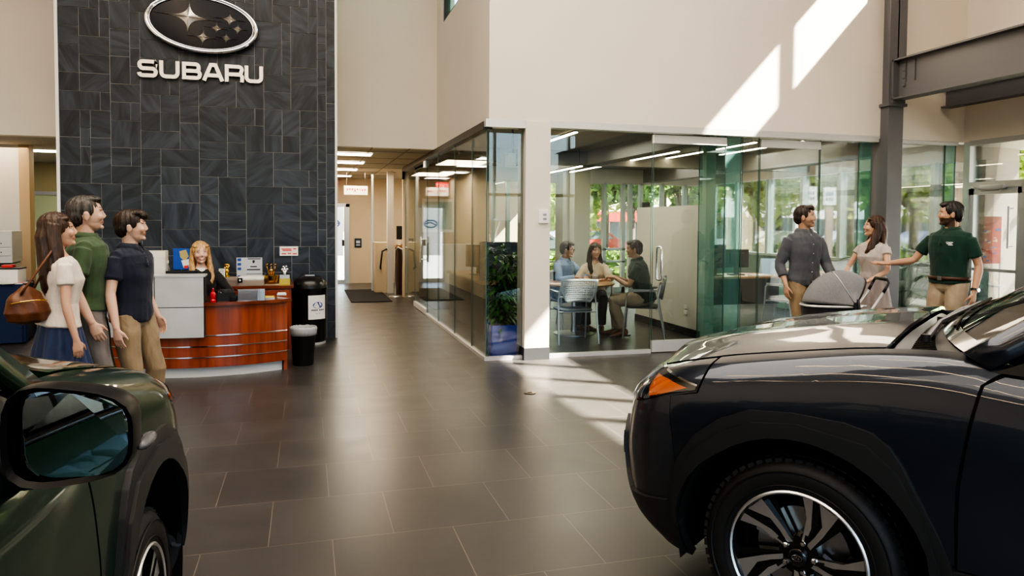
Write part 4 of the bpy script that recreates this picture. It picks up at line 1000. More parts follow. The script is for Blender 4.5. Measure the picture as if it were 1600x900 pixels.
def glyph(ch, w):
    t = T/2; h = LH; r = .045; m = h/2
    if ch == 'S': return [([(w-t, h-t-.030)] + [(w-t, h-t-.028)][:0] + arc2(w-t-.035, h-t-.035, .035, 0, 90) + arc2(t+.045, h-t-.040, .040, 90, 180) + arc2(t+.045, m+.038, .038, 180, 270) + arc2(w-t-.038, m-.038, .038, 90, 0) + arc2(w-t-.038, t+.038, .038, 0, -90) + arc2(t+.035, t+.035, .035, 270, 180) + [(t, t+.030)][:0], False)]
    if ch == 'U': return [([(t, h), (t, t+.06)] + arc2(t+.05, t+.05, .05, 180, 270) + arc2(w-t-.05, t+.05, .05, -90, 0) + [(w-t, t+.06), (w-t, h)], False)]
    if ch == 'B': return [([(t, 0), (t, h)], False), ([(t, h-t)] + arc2(w-t-.048, h-t-.036, .036, 90, 0) + arc2(w-t-.048, m+.036, .036, 0, -90) + [(t, m)], False), ([(t, m)] + arc2(w-t-.036, m-.040, .040, 90, 0) + arc2(w-t-.036, t+.036, .036, 0, -90) + [(t, t)], False)]
    if ch == 'A': return [([(t-.002, 0), (w*.42, h-.002)], False), ([(w*.58, h-.002), (w-t+.002, 0)], False), ([(w*.40, h-t*.8), (w*.60, h-t*.8)], False), ([(w*.22, m*.62), (w*.78, m*.62)], False)]
    if ch == 'R': return [([(t, 0), (t, h)], False), ([(t, h-t)] + arc2(w-t-.040, h-t-.040, .040, 90, 0) + arc2(w-t-.040, m-.0+.030-.012, .030, 0, -90) + [(t, m-.014)], False), ([(w*.45, m-.014)] + arc2(w-t-.035, m-.014-.04, .04, 90, 0)+[(w-t, 0)], False)]
x0 = on_y(214, 120, EY); x1 = on_y(411, 120, EY)
zb = on_y(313, 125, EY).z; LW = x1.x-x0.x
lt = thing('wall_lettering', 'row of six wide silver letters spelling SUBARU below the oval emblem', 'lettering', (x0.x, SLY-.01, zb))
widths = [.242, .240, .236, .268, .236, .232]; offs = [0, .262, .532, .775, 1.053, 1.300]; kx = LW/1.532
for i, (ch, w_) in enumerate(zip('SUBARU', widths)):
    o = obj('letter', strokes(glyph(ch, w_), T, .05), M_star, lt); o.location = (offs[i]*kx, 0, 0); o.scale = (kx, 1, 1)

# ---- reception desk
DCX, DCY, DR = -1.05, 9.54, 1.68
def darc(x, dr=0): return (DCX+(x-DCX)*(DR+dr)/DR, DCY-math.sqrt(max(0, DR*DR-(x-DCX)**2))*(DR+dr)/DR)
def dsector(bm, xa, xb, r0, r1, z0, z1, n=18):
    A = [darc(lerp(xa, xb, i/n), r0) for i in range(n+1)]; B = [darc(lerp(xb, xa, i/n), r1) for i in range(n+1)]
    return prism(bm, A+B, z0, z1)
XL, XR = -2.32, -.20
desk = thing('reception_desk', 'curved cherry reception desk with silver panels and three thin metal stripes', 'desk', (DCX, 8.2, 0))
def dk(name, bm, m, sm=30, par=None):
    bmesh.ops.translate(bm, vec=(-DCX, -8.2, 0), verts=bm.verts); return obj(name, bm, m, par or desk, sm)
dk('base', dsector(BM(), XL, XR-.03, -.05, -.12, 0, .112), mat('white_base', (.66,.68,.70), .4))
front = dk('front_panel', dsector(BM(), XL, XR, 0, -.04, .105, .735), M_cherry)
for z in (.205, .315, .425):
    dk('metal_stripe', dsector(BM(), XL, XR-.002, .006, -.01, z, z+.010), M_chrome)
bm = BM(); A = darc(XR); B = darc(XR, -.72)
prism(bm, [A, (A[0]-.035, A[1]), (B[0]+.08-.035, B[1]), (B[0]+.08, B[1])], 0, .735); dk('end_panel', bm, M_cherry)
bm = dsector(BM(), XL, XR+.035, .035, -.70, .735, .768); bmesh.ops.bevel(bm, geom=[e for e in bm.edges if abs(e.verts[0].co.z-e.verts[1].co.z) < 1e-5], offset=.006, segments=2, affect='EDGES'); dk('worktop', bm, M_cherry_top)
seams = [-.99, -1.44, -1.885, -2.32]
for i in range(3):
    for z0, z1 in ((.42, .722), (.730, 1.035)):
        bm = dsector(BM(), seams[i+1]+.005, seams[i]-.005, .05, .02, z0, z1, 6); dk('silver_panel', bm, M_panelg, 30)
dk('panel_backing', dsector(BM(), -2.32, -.985, .03, -.20, .42, 1.03), M_black)
dk('upper_ledge', dsector(BM(), -2.33, -.98, .055, -.24, 1.03, 1.045), M_panelg)
# credenza on the slate wall
cr = thing('credenza', 'low cherry credenza against the slate wall behind the reception desk', 'cabinet', (-1.2, 9.6, 0))
obj('carcass', bx(-1.1, 1.02, -.20, .55, .0, .765), M_cherry, cr)
obj('top', bx(-1.12, 1.05, -.23, .56, .765, .80, .005), M_cherry_top, cr)
for i in range(4): dd = obj('door', bx(-1.08+i*.525, -1.08+i*.525+.50, -.22, -.20, .05, .74, .004), M_cherry, cr); obj('door_handle', bx(-1.08+i*.525+.44, -1.08+i*.525+.455, -.245, -.22, .45, .60), M_steel, dd)

CT = .80; DT = .768
def at_h(px, py, z): return on_z(px, py, z)
# items on the credenza
CYB = 9.55
def cred(px): p = on_y(px, 440, CYB); return Vector((p.x, CYB, CT))
p = cred(359); t = thing('box_file', 'flat grey-brown storage box on the credenza behind the receptionist', 'box', p)
obj('box_body', bx(-.12,.12,-.14,.14,0,.095,.004), mat('taupe_box', (.22,.18,.15), .5), t); obj('box_lid', bx(-.122,.122,-.142,.142,.07,.10,.004), mat('taupe_lid', (.30,.25,.21), .5), t)
p = cred(394); t = thing('label_printer', 'wide flat grey printer with white lid on the credenza under the certificate', 'printer', p)
obj('body', bx(-.15,.15,-.16,.14,0,.07,.01), mat('taupe_lid'), t); obj('lid', bx(-.15,.15,-.15,.14,.07,.11,.015), M_white, t)
bm = box(BM(), -.155,-.10,-.17,-.155,.045,.10,.006); sw = obj('button_panel', bm, M_blackg, t); bm = BM(); ell(bm, (-.128,-.172,.072), (.012,.004,.012)); obj('button', bm, M_paper, sw, True)
# certificate
pc = on_y(390, 419, 9.80); t = thing('framed_certificate', 'grey award certificate with blue marks leaning above the credenza', 'certificate', (pc.x, 9.80, 0)); 
z0, z1 = on_y(390, 438, 9.8).z, on_y(390, 402.5, 9.8).z; hw = .155
obj('board', bx(-hw, hw, -.01, .01, z0-.02, z1), mat('cert_grey', (.50,.52,.55), .4), t)
bm = BM(); 
for zz in (.92,.72,.52,.18): box(bm, -hw+.012, -hw+.055, -.014, -.009, lerp(z0,z1,zz)-.018, lerp(z0,z1,zz)+.014)
obj('blue_marks', bm, M_blueink, t)
bm = BM(); prism(bm, [(-.014,.03),(-.014,.005),(0,-.012),(.014,.005),(.014,.03)], 0, .004, Matrix.Translation((.05,-.011,lerp(z0,z1,.78))) @ MX); obj('crest', bm, M_ink, t)
bm = BM(); box(bm, .01,.09,-.013,-.01, lerp(z0,z1,.58), lerp(z0,z1,.58)+.014); box(bm, -.03,.13,-.013,-.01, lerp(z0,z1,.45), lerp(z0,z1,.45)+.014); box(bm, -.04, .14, -.013,-.01, lerp(z0,z1,.28), lerp(z0,z1,.28)+.004); box(bm, -.0, .10, -.013,-.01, lerp(z0,z1,.18), lerp(z0,z1,.18)+.004); box(bm, -.02,.14,-.013,-.01,z1-.02,z1-.01); obj('printed_text', bm, M_ink, t)
# small figurine trophy
def lathe_obj(name, prof, m, par, n=24, loc=(0,0,0), sm=40): return obj(name, lathe(BM(), prof, n, Matrix.Translation(loc)), m, par, sm)
p = cred(354); t = thing('trophy', 'small slim gold trophy standing left of the certificate', 'trophy', p+Vector((.0,.05,.10)))
lathe_obj('base', [(0,0),(.035,0),(.035,.02),(.012,.03),(.010,.05),(0,.05)], M_gold, t); bm = BM(); ell(bm, (0,0,.075), (.026,.02,.03)); ell(bm, (0,0,.12), (.018,.018,.022)); tube(bm, [(-.03,0,.13),(-.012,0,.10),(.0,0,.085)], .007, 8); tube(bm, [(.03,0,.15),(.014,0,.11),(0,0,.09)], .007, 8); ell(bm, (0,0,.155), (.03,.02,.014)); obj('figure', bm, M_gold, t, True)
p = cred(347.5); t = thing('card_stand', 'white card with small print standing beside the receptionist', 'card', p+Vector((0,-.04,.10)))
obj('card', bx(-.035,.035,-.003,.003,0,.11), M_paper, t); bm = BM(); [box(bm, -.025,.025,-.0045,-.003,.03+k*.02,.034+k*.02) for k in range(4)]; obj('text_line', bm, M_ink, t)
# gold bowl trophy with figures
p = cred(424); t = thing('trophy', 'large gold bowl trophy with small figures on top on the credenza', 'trophy', p)
obj('foot', bx(-.10,.10,-.06,.06,0,.012,.003), mat('pale_wood', (.6,.45,.28), .5), t)
bm = BM(); lathe(bm, [(0,.012),(.06,.014),(.085,.03),(.098,.06),(.10,.10),(.105,.115),(.095,.12),(0,.125)], 28); 
obj('bowl', bm, M_gold, t, 40)
bm = BM(); tube(bm, [(.10,0,.10),(.13,0,.09),(.12,0,.05),(.088,0,.04)], .008, 8); obj('handle', bm, M_gold, t, True)
bm = BM(); tube(bm, [(-.10,0,.10),(-.13,0,.09),(-.12,0,.05),(-.088,0,.04)], .008, 8); obj('handle', bm, M_gold, t, True)
bm = BM()
for a in (-.045, 0.0, .045): tube(bm, [(a*.4,0,.12),(a,0,.20),(a*1.1,0,.235)], [.012,.010,.008], 8); ell(bm, (a*1.1,0,.25), (.016,.016,.018))
ell(bm, (0,0,.17), (.035,.02,.035)); obj('figures', bm, mat('dark_gold', (.30,.18,.08), .25, metal=1), t, True)
p = cred(445); t = thing('trophy', 'silver cup figure on a yellow and grey block beside the dome bin', 'trophy', p)
obj('plinth', bx(-.065,.065,-.05,.05,0,.075,.003), mat('yellow_brass', (.55,.45,.08), .35, metal=.4), t); obj('plinth_top', bx(-.06,.06,-.045,.045,.075,.12,.004), M_panelg, t)
bm = BM(); ell(bm, (0,0,.145), (.022,.02,.025)); ell(bm, (-.028,0,.19), (.017,.017,.018)); ell(bm, (.028,0,.19), (.017,.017,.018)); ell(bm, (-.015,0,.225), (.016,.014,.013)); ell(bm, (.018,0,.228), (.016,.014,.013)); tube(bm, [(0,0,.13),(-.02,0,.18)], .01, 8); tube(bm, [(0,0,.13),(.02,0,.18)], .01, 8); tube(bm, [(0,0,.14),(0,0,.22)], .012, 8); obj('cup_figure', bm, M_chrome, t, True)
# desk items
def on_desk(px, py): return on_z(px, py, DT)
p = on_desk(333, 472); t = thing('hand_bell', 'small dark red ornament with rounded top on the reception desk', 'ornament', (p.x, p.y, DT)); lathe_obj('body', [(0,0),(.028,0),(.030,.02),(.022,.03),(.030,.06),(.028,.09),(.012,.105),(.012,.12),(0,.125)], M_red, t)
bm = BM(); ell(bm, (0,0,.132), (.009,.009,.012)); obj('knob', bm, M_red, t, True)
p = on_desk(351, 470); t = thing('desk_phone', 'black desk telephone beside the red ornament', 'telephone', (p.x, p.y+.05, DT), rad(15))
bm = BM(); prism(bm, [(-.09,0),(.09,0),(.09,.025),(-.09,.085)], -.09, .09, Matrix.Rotation(PI/2,4,'Z') @ MX); obj('base', bm, M_black, t); bm = BM(); tube(bm, [(-.07,-.08,.075),(-.075,-.04,.10),(-.075,.04,.10),(-.07,.08,.075)], [.022,.014,.014,.022], 10); obj('handset', bm, M_black, t, True)
bm = BM()
for a in range(3):
    for b in range(4): box(bm, .0+a*.025-.01, .018+a*.025-.01, -.045+b*.03, -.025+b*.03, .05-a*.008, .062-a*.008)
obj('keypad', bm, M_white, t)
p = on_desk(366, 470); t = thing('camera', 'small black desk camera at the end of the telephone', 'camera', (p.x, p.y, DT)); obj('body', bx(-.04,.04,-.03,.03,0,.055,.012), M_black, t, 40); bm = BM(); tube(bm, [(.035,0,.03),(.065,0,.03)], .02, 16); obj('lens', bm, M_blackg, t, 40)
p = on_desk(392, 470); t = thing('brochure_holder', 'clear acrylic holder with pale brochures on the reception desk', 'holder', (p.x, p.y, DT), rad(2))
obj('panel', bx(-.14,.14,-.004,0,0,.125), G_acr, t); obj('brochures', bx(-.125,.085,.01,.03,.004,.118), mat('lilac_paper', (.60,.56,.60), .6), t); obj('side_card', bx(.09,.135,.005,.012,.004,.12), M_paper, t); obj('rear_panel', bx(-.14,.14,.035,.04,0,.11), G_acr, t)
p = on_desk(421, 468); t = thing('card_tray', 'small shallow tray of cards with a painted yellow reflection on the reception desk', 'tray', (p.x, p.y+.1, DT)); obj('tray', bx(-.05,.05,-.03,.03,0,.012,.003), M_steel, t); obj('cards', bx(-.045,.045,-.025,.025,.012,.028), mat('reflection_yellow', (.75,.58,.08), .5), t)  # the yellow is a reflection put into the card colour
p = on_desk(440, 462); t = thing('card_tray', 'small silver card tray near the right end of the reception desk', 'tray', (p.x, p.y+.05, DT)); obj('tray', bx(-.05,.05,-.035,.035,0,.02,.004), M_alu2, t); obj('cards', bx(-.042,.042,-.028,.028,.02,.03), M_paper, t)
# monitor behind the high front (seen from the back)
p = on_y(272, 430, 8.25); t = thing('computer_monitor', 'black computer monitor seen from behind above the silver desk panels', 'monitor', (p.x, 8.25, DT), rad(3))
zt = on_y(280, 423, 8.25).z-DT
obj('screen_housing', bx(-.235,.235,-.02,.02,zt-.30,zt,.008), M_black, t); obj('display', bx(-.22,.22,.02,.023,zt-.285,zt-.015), M_blackg, t); obj('rear_bulge', bx(-.13,.13,-.045,-.02,zt-.22,zt-.04,.01), M_black, t); obj('stand', bx(-.03,.03,-.02,.03,.01,zt-.2), M_black, t); obj('foot', bx(-.12,.12,-.09,.09,0,.014,.004), M_black, t)
p = on_y(243, 412, 8.35); t = thing('document_cabinet', 'beige desktop cabinet beside the monitor on the reception desk', 'cabinet', (p.x, 8.35, DT), rad(4))
h = on_y(243, 392, 8.35).z-DT
obj('cabinet_body', bx(-.09,.11,-.14,.16,0,h,.012), M_beige, t, 40); obj('front_door', bx(-.085,.105,-.15,-.14,.05,h-.05,.006), M_beige, t)
p = on_y(231, 412, 8.2); t = thing('tablet_display', 'thin white display standing left of the beige desktop cabinet', 'display', (p.x, 8.15, DT)); obj('screen', bx(-.06,.05,-.01,.01,.0,h-.03,.006), mat('pale_screen', (.70,.74,.80), .3, emit=(.6,.68,.8), es=.3), t); obj('foot', bx(-.07,.06,-.06,.06,-.0,.012), M_white, t)
p = on_y(258, 420, 8.3); t = thing('water_bottle', 'clear plastic bottle between cabinet and monitor', 'bottle', (p.x, 8.42, DT)); lathe_obj('body', [(0,0),(.028,0),(.03,.02),(.03,.30),(.014,.36),(.014,.38),(0,.38)], G_acr, t); lathe_obj('cap', [(0,.37),(.016,.37),(.016,.40),(0,.40)], M_white, t)
# receptionist's chair
t = thing('office_chair', 'black office chair the receptionist sits on behind the desk', 'chair', (-.93, 8.95, 0))
obj('seat', bx(-.24,.24,-.22,.22,.42,.49,.03), M_black, t, 40); obj('backrest', bx(-.21,.21,.22,.27,.55,1.0,.03), M_black, t, 40); obj('back_bar', bx(-.03,.03,.22,.28,.40,.60), M_black, t)
bm = BM(); tube(bm, [(0,0,.10),(0,0,.42)], .025, 12); obj('gas_lift', bm, M_steel, t, 40)
for k in range(5):
    a = 2*PI*k/5; bm = BM(); tube(bm, [(0,0,.10),(.26*math.cos(a),.26*math.sin(a),.07)], .018, 8); o = obj('leg', bm, M_black, t, 40); bm = BM(); ell(bm, (.26*math.cos(a),.26*math.sin(a),.03), (.03,.03,.03)); obj('caster', bm, M_black, o, True)
# poster and wall notice
WY = SLY-.022
def flat(name, label, cat, px0, py0, px1, py1, Y, m):
    a = on_y(px0, py0, Y); b = on_y(px1, py1, Y); t = thing(name, label, cat, ((a.x+b.x)/2, Y, (a.z+b.z)/2)); w_, h_ = (b.x-a.x)/2, (a.z-b.z)/2
    obj('sheet', bx(-w_, w_, -.004, .008, -h_, h_), m, t); return t, w_, h_
t, a, b = flat('poster', 'small blue poster with a yellow and white picture behind the receptionist', 'poster', 270.5, 388, 296, 421, WY, mat('poster_blue', (.02,.09,.42), .4))
bm = BM(); prism(bm, [(-.02,.10),(.06,.12),(.09,.03),(.04,-.03),(-.01,.02)], 0, .003, Matrix.Translation((0,-.005,0)) @ MX); obj('picture', bm, mat('picture_yellow', (.45,.40,.16), .5), t)
bm = BM(); prism(bm, [(.0,-.02),(.10,-.0),(.09,-.10),(.03,-.12)], 0, .004, Matrix.Translation((0,-.005,0)) @ MX); obj('picture', bm, M_paper, t)
bm = BM(); prism(bm, [(.03,-.09),(.09,-.08),(.08,-.12),(.03,-.12)], 0, .006, Matrix.Translation((0,-.005,0)) @ MX); obj('picture', bm, M_redink, t)
t, a, b = flat('wall_notice', 'small white notice with red print on the slate wall above the trophies', 'notice', 437, 385, 466, 399.5, WY, M_paper)
bm = BM()
for (u0, u1, v) in ((-.8,.25,.45),(.45,.8,.5),(-.7,.3,.15),(-.8,-.3,-.55),(-.15,.25,-.5),(.4,.85,-.55)): box(bm, u0*a, u1*a, -.0055, -.004, v*b-.008, v*b+.006)
obj('red_print', bm, M_redink, t)
# ---- bins
t = thing('dome_bin', 'tall black dome-top litter bin with a white sticker beside the slate wall', 'bin', (.045, 9.83, 0))
t.scale = (1, 1, .985)
lathe_obj('body', [(0,.03),(.195,.03),(.205,.06),(.218,.72),(.222,.735),(.222,.755),(0,.755)], mat('bin_black', (.010,.010,.011), .28, coat=.3), t, 40)
lathe_obj('base_ring', [(0,0),(.20,0),(.20,.03),(0,.03)], M_alu2, t)
dome = [(.224,.745)]+[(.222*math.cos(rad(a)), .755+.17*math.sin(rad(a))) for a in range(0, 91, 9)]
lathe_obj('dome_lid', dome, MC['bin_black'], t, 40)
bm = BM(); box(bm, -.06,.06,-.10,-.05,.905,.918,.003); obj('handle', bm, M_steel, t)
def cyl_patch(R, a0, a1, z0, z1, n=10):
    bm = BM(); A = [[bm.verts.new((R*math.sin(lerp(a0,a1,i/n)), -R*math.cos(lerp(a0,a1,i/n)), z)) for z in (z0, z1)] for i in range(n+1)]
    for i in range(n): bm.faces.new((A[i][0], A[i+1][0], A[i+1][1], A[i][1]))
    return bm
def cyl_poly(R, poly):
    bm = BM(); bm.faces.new([bm.verts.new((R*math.sin(u/R), -R*math.cos(u/R), v)) for u, v in poly]); return bm
sk_ = obj('sticker', cyl_patch(.222, -.10, 1.02, .34, .655), M_paper, t, True)
cu = .222*.47
obj('oval_mark', cyl_poly(.2232, [(cu+.068*math.cos(2*PI*i/28), .525+.042*math.sin(2*PI*i/28)) for i in range(28)]), mat('oval_blue', (.02,.07,.32), .2), sk_)
for (sx, sy, ss) in ((-.02,.006,.022),(.03,.012,.011),(.015,-.012,.010),(.042,-.006,.009),(.03,-.02,.008)):
    obj('star_mark', cyl_poly(.2240, [(cu+sx+ss*(1 if j % 2 == 0 else .3)*math.cos(PI/4*j), .525+sy+ss*(1 if j % 2 == 0 else .3)*math.sin(PI/4*j)) for j in range(8)]), M_alu2, sk_)
bm = BM()
for i in range(11):
    if i == 5: continue
    u = cu-.085+i*.0165; vs = [bm.verts.new((.2235*math.sin(q/.2235), -.2235*math.cos(q/.2235), v)) for q, v in ((u,.452),(u+.011,.452),(u+.011,.472),(u,.472))]; bm.faces.new(vs)
u = cu-.03; bm.faces.new([bm.verts.new((.2235*math.sin(q/.2235), -.2235*math.cos(q/.2235), v)) for q, v in ((u,.415),(u+.06,.415),(u+.06,.420),(u,.420))])
obj('sticker_print', bm, M_ink, sk_)
p = on_z(474, 572, 0); t = thing('waste_basket', 'small black waste basket with a clear plastic liner beside the reception desk', 'bin', (p.x, p.y+.1, 0))
lathe_obj('basket', [(0,.0),(.108,0),(.112,.01),(.138,.40),(.145,.41),(.139,.415),(.10,.03),(0,.03)], M_black, t, 36)
bm = BM(); n = 48; rows = []
rnd = random.Random(3)
for (r, z, am) in ((.130,.33,.0),(.147,.335,.004),(.150,.37,.006),(.152,.405,.005),(.144,.428,.006),(.134,.42,.004),(.125,.36,.003)):
    rows.append([bm.verts.new(((r+am*math.sin(j*1.7+z*30)*rnd.random())*math.cos(2*PI*j/n), (r+am*rnd.random())*math.sin(2*PI*j/n), z+am*2*(rnd.random()-.5))) for j in range(n)])
for A, B in zip(rows[:-1], rows[1:]):
    for j in range(n): bm.faces.new((A[j], A[(j+1) % n], B[(j+1) % n], B[j]))
lm = mat('liner_plastic', (.75,.76,.78), .2, alpha=.5); lm.node_tree.nodes['Principled BSDF'].inputs['Alpha'].default_value = .45
obj('liner', bm, lm, t, True)

# ---- left side: copier, table with blue cover, green crate
t = thing('photocopier', 'tall grey office photocopier against the pale wall behind the woman', 'photocopier', (-4.30, 11.75, 0), rad(8))
M_cop = mat('copier_grey', (.60,.60,.60), .45)
obj('cabinet_body', bx(-.42,.34,-.30,.35,.06,.98,.012), M_cop, t, 40); obj('base', bx(-.40,.32,-.27,.33,0,.06), M_dark, t)
obj('scanner', bx(-.44,.10,-.33,.36,1.02,1.30,.02), M_cop, t, 40); obj('output_slot', bx(-.40,.33,-.29,.34,.98,1.02), M_black, t)
obj('finisher', bx(.11,.36,-.33,.34,1.0,1.44,.012), M_cop, t, 40); bm = bx(-.44,.10,-.33,.36,1.30,1.43,.02); obj('document_feeder', bm, M_cop, t, 40)
for z in (1.10,1.22): bm = bx(.13,.34,-.34,-.328,z,z+.10,.004); o = obj('drawer', bm, M_cop, t); bm = BM(); ell(bm, (.235,-.342,z+.05), (.008,.004,.008)); obj('button', bm, M_dark, o)
for z in (.10,.30,.50,.70): obj('paper_drawer', bx(-.40,.32,-.312,-.298,z,z+.18,.005), M_cop, t)
obj('control_panel', bx(-.12,-.02,-.36,-.33,1.25,1.40,.006), mat('panel_grey', (.25,.26,.28), .3), t)
obj('tray_gap', bx(.12,.33,-.325,-.30,.90,.985), M_black, t)
t = thing('picture_card', 'small dark card propped on top of the photocopier', 'card', (-4.17, 11.68, 1.432), rad(20)); bm = bx(-.07,.05,-.004,.004,0,.15); o = obj('card', bm, mat('card_dark', (.06,.03,.02), .4), t); obj('picture', bx(-.04,.02,-.006,-.004,.03,.08), mat('card_orange', (.5,.15,.03), .5), o)
# table under a blue cloth
p = on_z(-35, 540, 0); t = thing('side_table', 'table fully covered by a dark blue cloth at the left edge', 'table', (p.x, p.y+.35, 0), rad(10))
bm = BM(); n = 60; prof = []
def rect_pt(u, hx, hy, r):
    return ringpath(-hx, hx, -hy, hy, r, 9)[int(u*40) % 40]
ring = ringpath(-.46, .46, -.40, .40, .05, 9); rows = []
for z, k in ((.765,0),(.75,.006),(.5,.02),(.25,.03),(.02,.04)):
    rows.append([bm.verts.new((x*(1+k*.6)+k*.4*math.sin(i*1.9), y*(1+k*.6)+k*.4*math.cos(i*1.6), z)) for i, (x, y) in enumerate(ring)])
for A, B in zip(rows[:-1], rows[1:]):
    for j in range(len(ring)): bm.faces.new((A[j], A[(j+1) % len(ring)], B[(j+1) % len(ring)], B[j]))
bm.faces.new(rows[0]); obj('cloth', bm, mat('navy_cloth', (.008,.022,.075), .8), t, 50)
tb = t.location.copy()
t = thing('storage_tub', 'white plastic tub with a dark lid on the blue covered table', 'box', (tb.x+.26, tb.y-.02, .765)); obj('tub', bx(-.16,.14,-.15,.15,0,.20,.015), M_white, t, 40); obj('lid', bx(-.165,.145,-.155,.155,.185,.205,.005), M_dark, t); obj('contents', bx(-.08,.05,-.06,.06,.205,.24,.01), M_redink, t)
for k, (dx, dy, r) in enumerate(((.36,-.25,20),(.42,-.12,-14),(.30,-.32,5))):
    t = thing('brochure', ['white folded brochure hanging over the edge of the blue table','pink and white brochure on the corner of the blue table','plain white leaflet at the front edge of the blue table'][k], 'brochure', (tb.x+dx, tb.y+dy, .768+k*.006), rad(r)); obj('cover', bx(-.11,.11,-.075,.075,0,.004), [M_paper, mat('pinkish', (.7,.5,.48), .6), M_paper][k], t); obj('print', bx(-.08,.05,-.05,.03,.004,.005), [MC['pinkish'], M_redink, M_beige][k], t)
p = on_z(20, 528, 0); t = thing('crate', 'dark green plastic crate with yellow marks on the floor beside the blue table', 'crate', (p.x-.1, p.y+.15, 0), rad(6))
bm = BM(); 
box(bm, -.17,.17,-.15,-.13,0,.36,.004); box(bm, -.17,.17,.13,.15,0,.36,.004); box(bm, -.17,-.15,-.15,.15,0,.36,.004); box(bm, .15,.17,-.15,.15,0,.36,.004); box(bm, -.17,.17,-.15,.15,0,.015); obj('crate_body', bm, mat('crate_green', (.012,.05,.012), .5), t)
bm = BM(); box(bm, .00,.14,-.154,-.15,.20,.23); box(bm, .02,.10,-.154,-.15,.10,.12); box(bm, -.15,.15,-.154,-.15,.01,.03); obj('yellow_marks', bm, mat('lime', (.35,.45,.02), .5), t)

# ---- corridor items
def floor_mat_thing(label, pts, grp=None):
    P = [on_z(a, b, 0) for a, b in pts]; t = thing('door_mat', label, 'mat', (P[0].x, P[0].y, 0))
    bm = BM(); prism(bm, [(q.x-P[0].x, q.y-P[0].y) for q in P], .002, .014); obj('mat_surface', bm, mat('mat_black', (.014,.013,.013), .9, bump=(80,.5,.004)), t)
floor_mat_thing('black rubber door mat on the corridor floor', ((549,473),(613,471.5),(592,452.5),(538,453.5)))
P = Vector((2.25, 14.3, 0)); t = thing('door_mat', 'large black mat on the floor inside the glass corridor door', 'mat', P); obj('mat_surface', bx(0,1.6,-1.2,.45,.002,.014), MC['mat_black'], t)
pe = on_y(528, 297, 18.9); t = thing('exit_sign', 'red lit EXIT sign under the corridor ceiling', 'sign', (.60, 18.6, 2.43)); obj('housing', bx(-.16,.16,-.02,.02,0,.22,.006), mat('exit_red', (.5,.02,.01), .4, emit=(1,.05,.02), es=.8), t); text('EXIT', .16, mat('exit_text', (.9,.3,.25), .4, emit=(1,.35,.28), es=1.5), (0,-.022,.11), (PI/2,0,0), t); 
bm = BM(); tube(bm, [(0,0,.22),(0,0,.32)], .01, 6); obj('bracket', bm, M_dark, t)
pe = on_y(556, 297.5, 16.6)
t = thing('hanging_sign', 'white hanging sign with small coloured pictograms over the corridor', 'sign', (pe.x, 16.6, pe.z-.10)); obj('board', bx(-.26,.26,-.02,.02,0,.20,.004), mat('sign_white', (.78,.76,.70), .5), t)
bm = BM(); rnd = random.Random(5)
for i in range(8): x = -.20+i*.055; box(bm, x, x+.03, -.023, -.02, .07+rnd.random()*.04, .12+rnd.random()*.03)
obj('pictograms', bm, M_redink, t); 
for sx in (-.2,.2): bm = BM(); tube(bm, [(sx,0,.2),(sx,0,HZ-pe.z+.10)], .004, 5); obj('hanger', bm, M_steel, t)
pw = on_y(559.5, 379.5, 19.38); t = thing('wall_plate', 'small dark blue plate on the beige corridor end wall', 'wall plate', (pw.x, 19.395, pw.z)); obj('plate', bx(-.09,.09,-.02,0,-.12,.12,.005), mat('plate_dark', (.02,.03,.06), .4), t); bm = BM(); box(bm, -.05,.05,-.024,-.02,-.01,.06); box(bm, -.05,.05,-.024,-.02,-.07,-.04); obj('print', bm, M_panelg, t)
# window sticker seen through the end door; its board glows for the bright outdoors
t = thing('window_decal', 'self-lit white banner with a blue oval swirl seen through the corridor end door', 'decal', (.68, 19.9, 1.45)); obj('banner', bx(-.28,.28,-.01,.01,-.75,.60), mat('banner_glow', (.85,.87,.92), .5, emit=(.8,.85,.95), es=.5), t)
bm = BM(); tube(bm, [(.18*math.cos(2*PI*i/24), -.02, .12+.10*math.sin(2*PI*i/24)) for i in range(24)], .02, 6, closed=True); obj('oval', bm, M_blueink, t); bm = BM(); tube(bm, [(-.16,-.03,.08),(0,-.03,.16),(.16,-.03,.12)], .02, 6); obj('swirl', bm, M_blueink, t)
# counter at the end, low wall with rail
lw = struct('wall_counter_low', bx(1.50, 1.92, 16.55, 17.4, 0, 1.14), M_wall2); 
struct('column_counter', bx(1.76, 1.90, 16.40, 16.54, 0, HZ), M_soffit)
st = struct('trim_11', bx(1.46, 1.50, 17.0, 17.06, 0, HZ), M_alu)
t = thing('service_counter', 'wood-topped service counter at the far end of the corridor', 'counter', (1.95, 16.0, 0)); obj('front_panel', bx(0,1.6,0,.6,0,1.05), mat('counter_dark', (.05,.018,.010), .5), t); obj('worktop', bx(-.05,1.65,-.05,.65,1.05,1.10,.006), M_oak, t)
for i, (dx, lab) in enumerate(((.15,'black monitor at the near end of the service counter'),(.52,'second black monitor on the service counter, farther from the low wall'))):
    t = thing('computer_monitor', lab, 'monitor', (1.95+dx, 16.25, 1.10), rad(-20)); obj('screen_housing', bx(-.16,.16,-.015,.015,.12,.42,.006), M_black, t); obj('stand', bx(-.02,.02,-.01,.03,0,.2), M_black, t); obj('foot', bx(-.08,.08,-.07,.07,0,.012), M_black, t)
t = thing('cup', 'pale paper cup on the service counter', 'cup', (1.99, 16.08, 1.10)); lathe_obj('cup_body', [(0,0),(.03,0),(.04,.11),(.036,.11),(.028,.01),(0,.01)], M_paper, t)
t = thing('handrail', 'dark looped handrail on the low wall beside the corridor', 'handrail', (1.62, 16.48, 0)); bm = BM(); tube(bm, [(0,.05,.55),(-.02,-.08,.58),(.02,-.08,.95),(.12,-.08,1.0),(.14,.05,.98)], .02, 8); obj('rail', bm, M_dark, t, True)
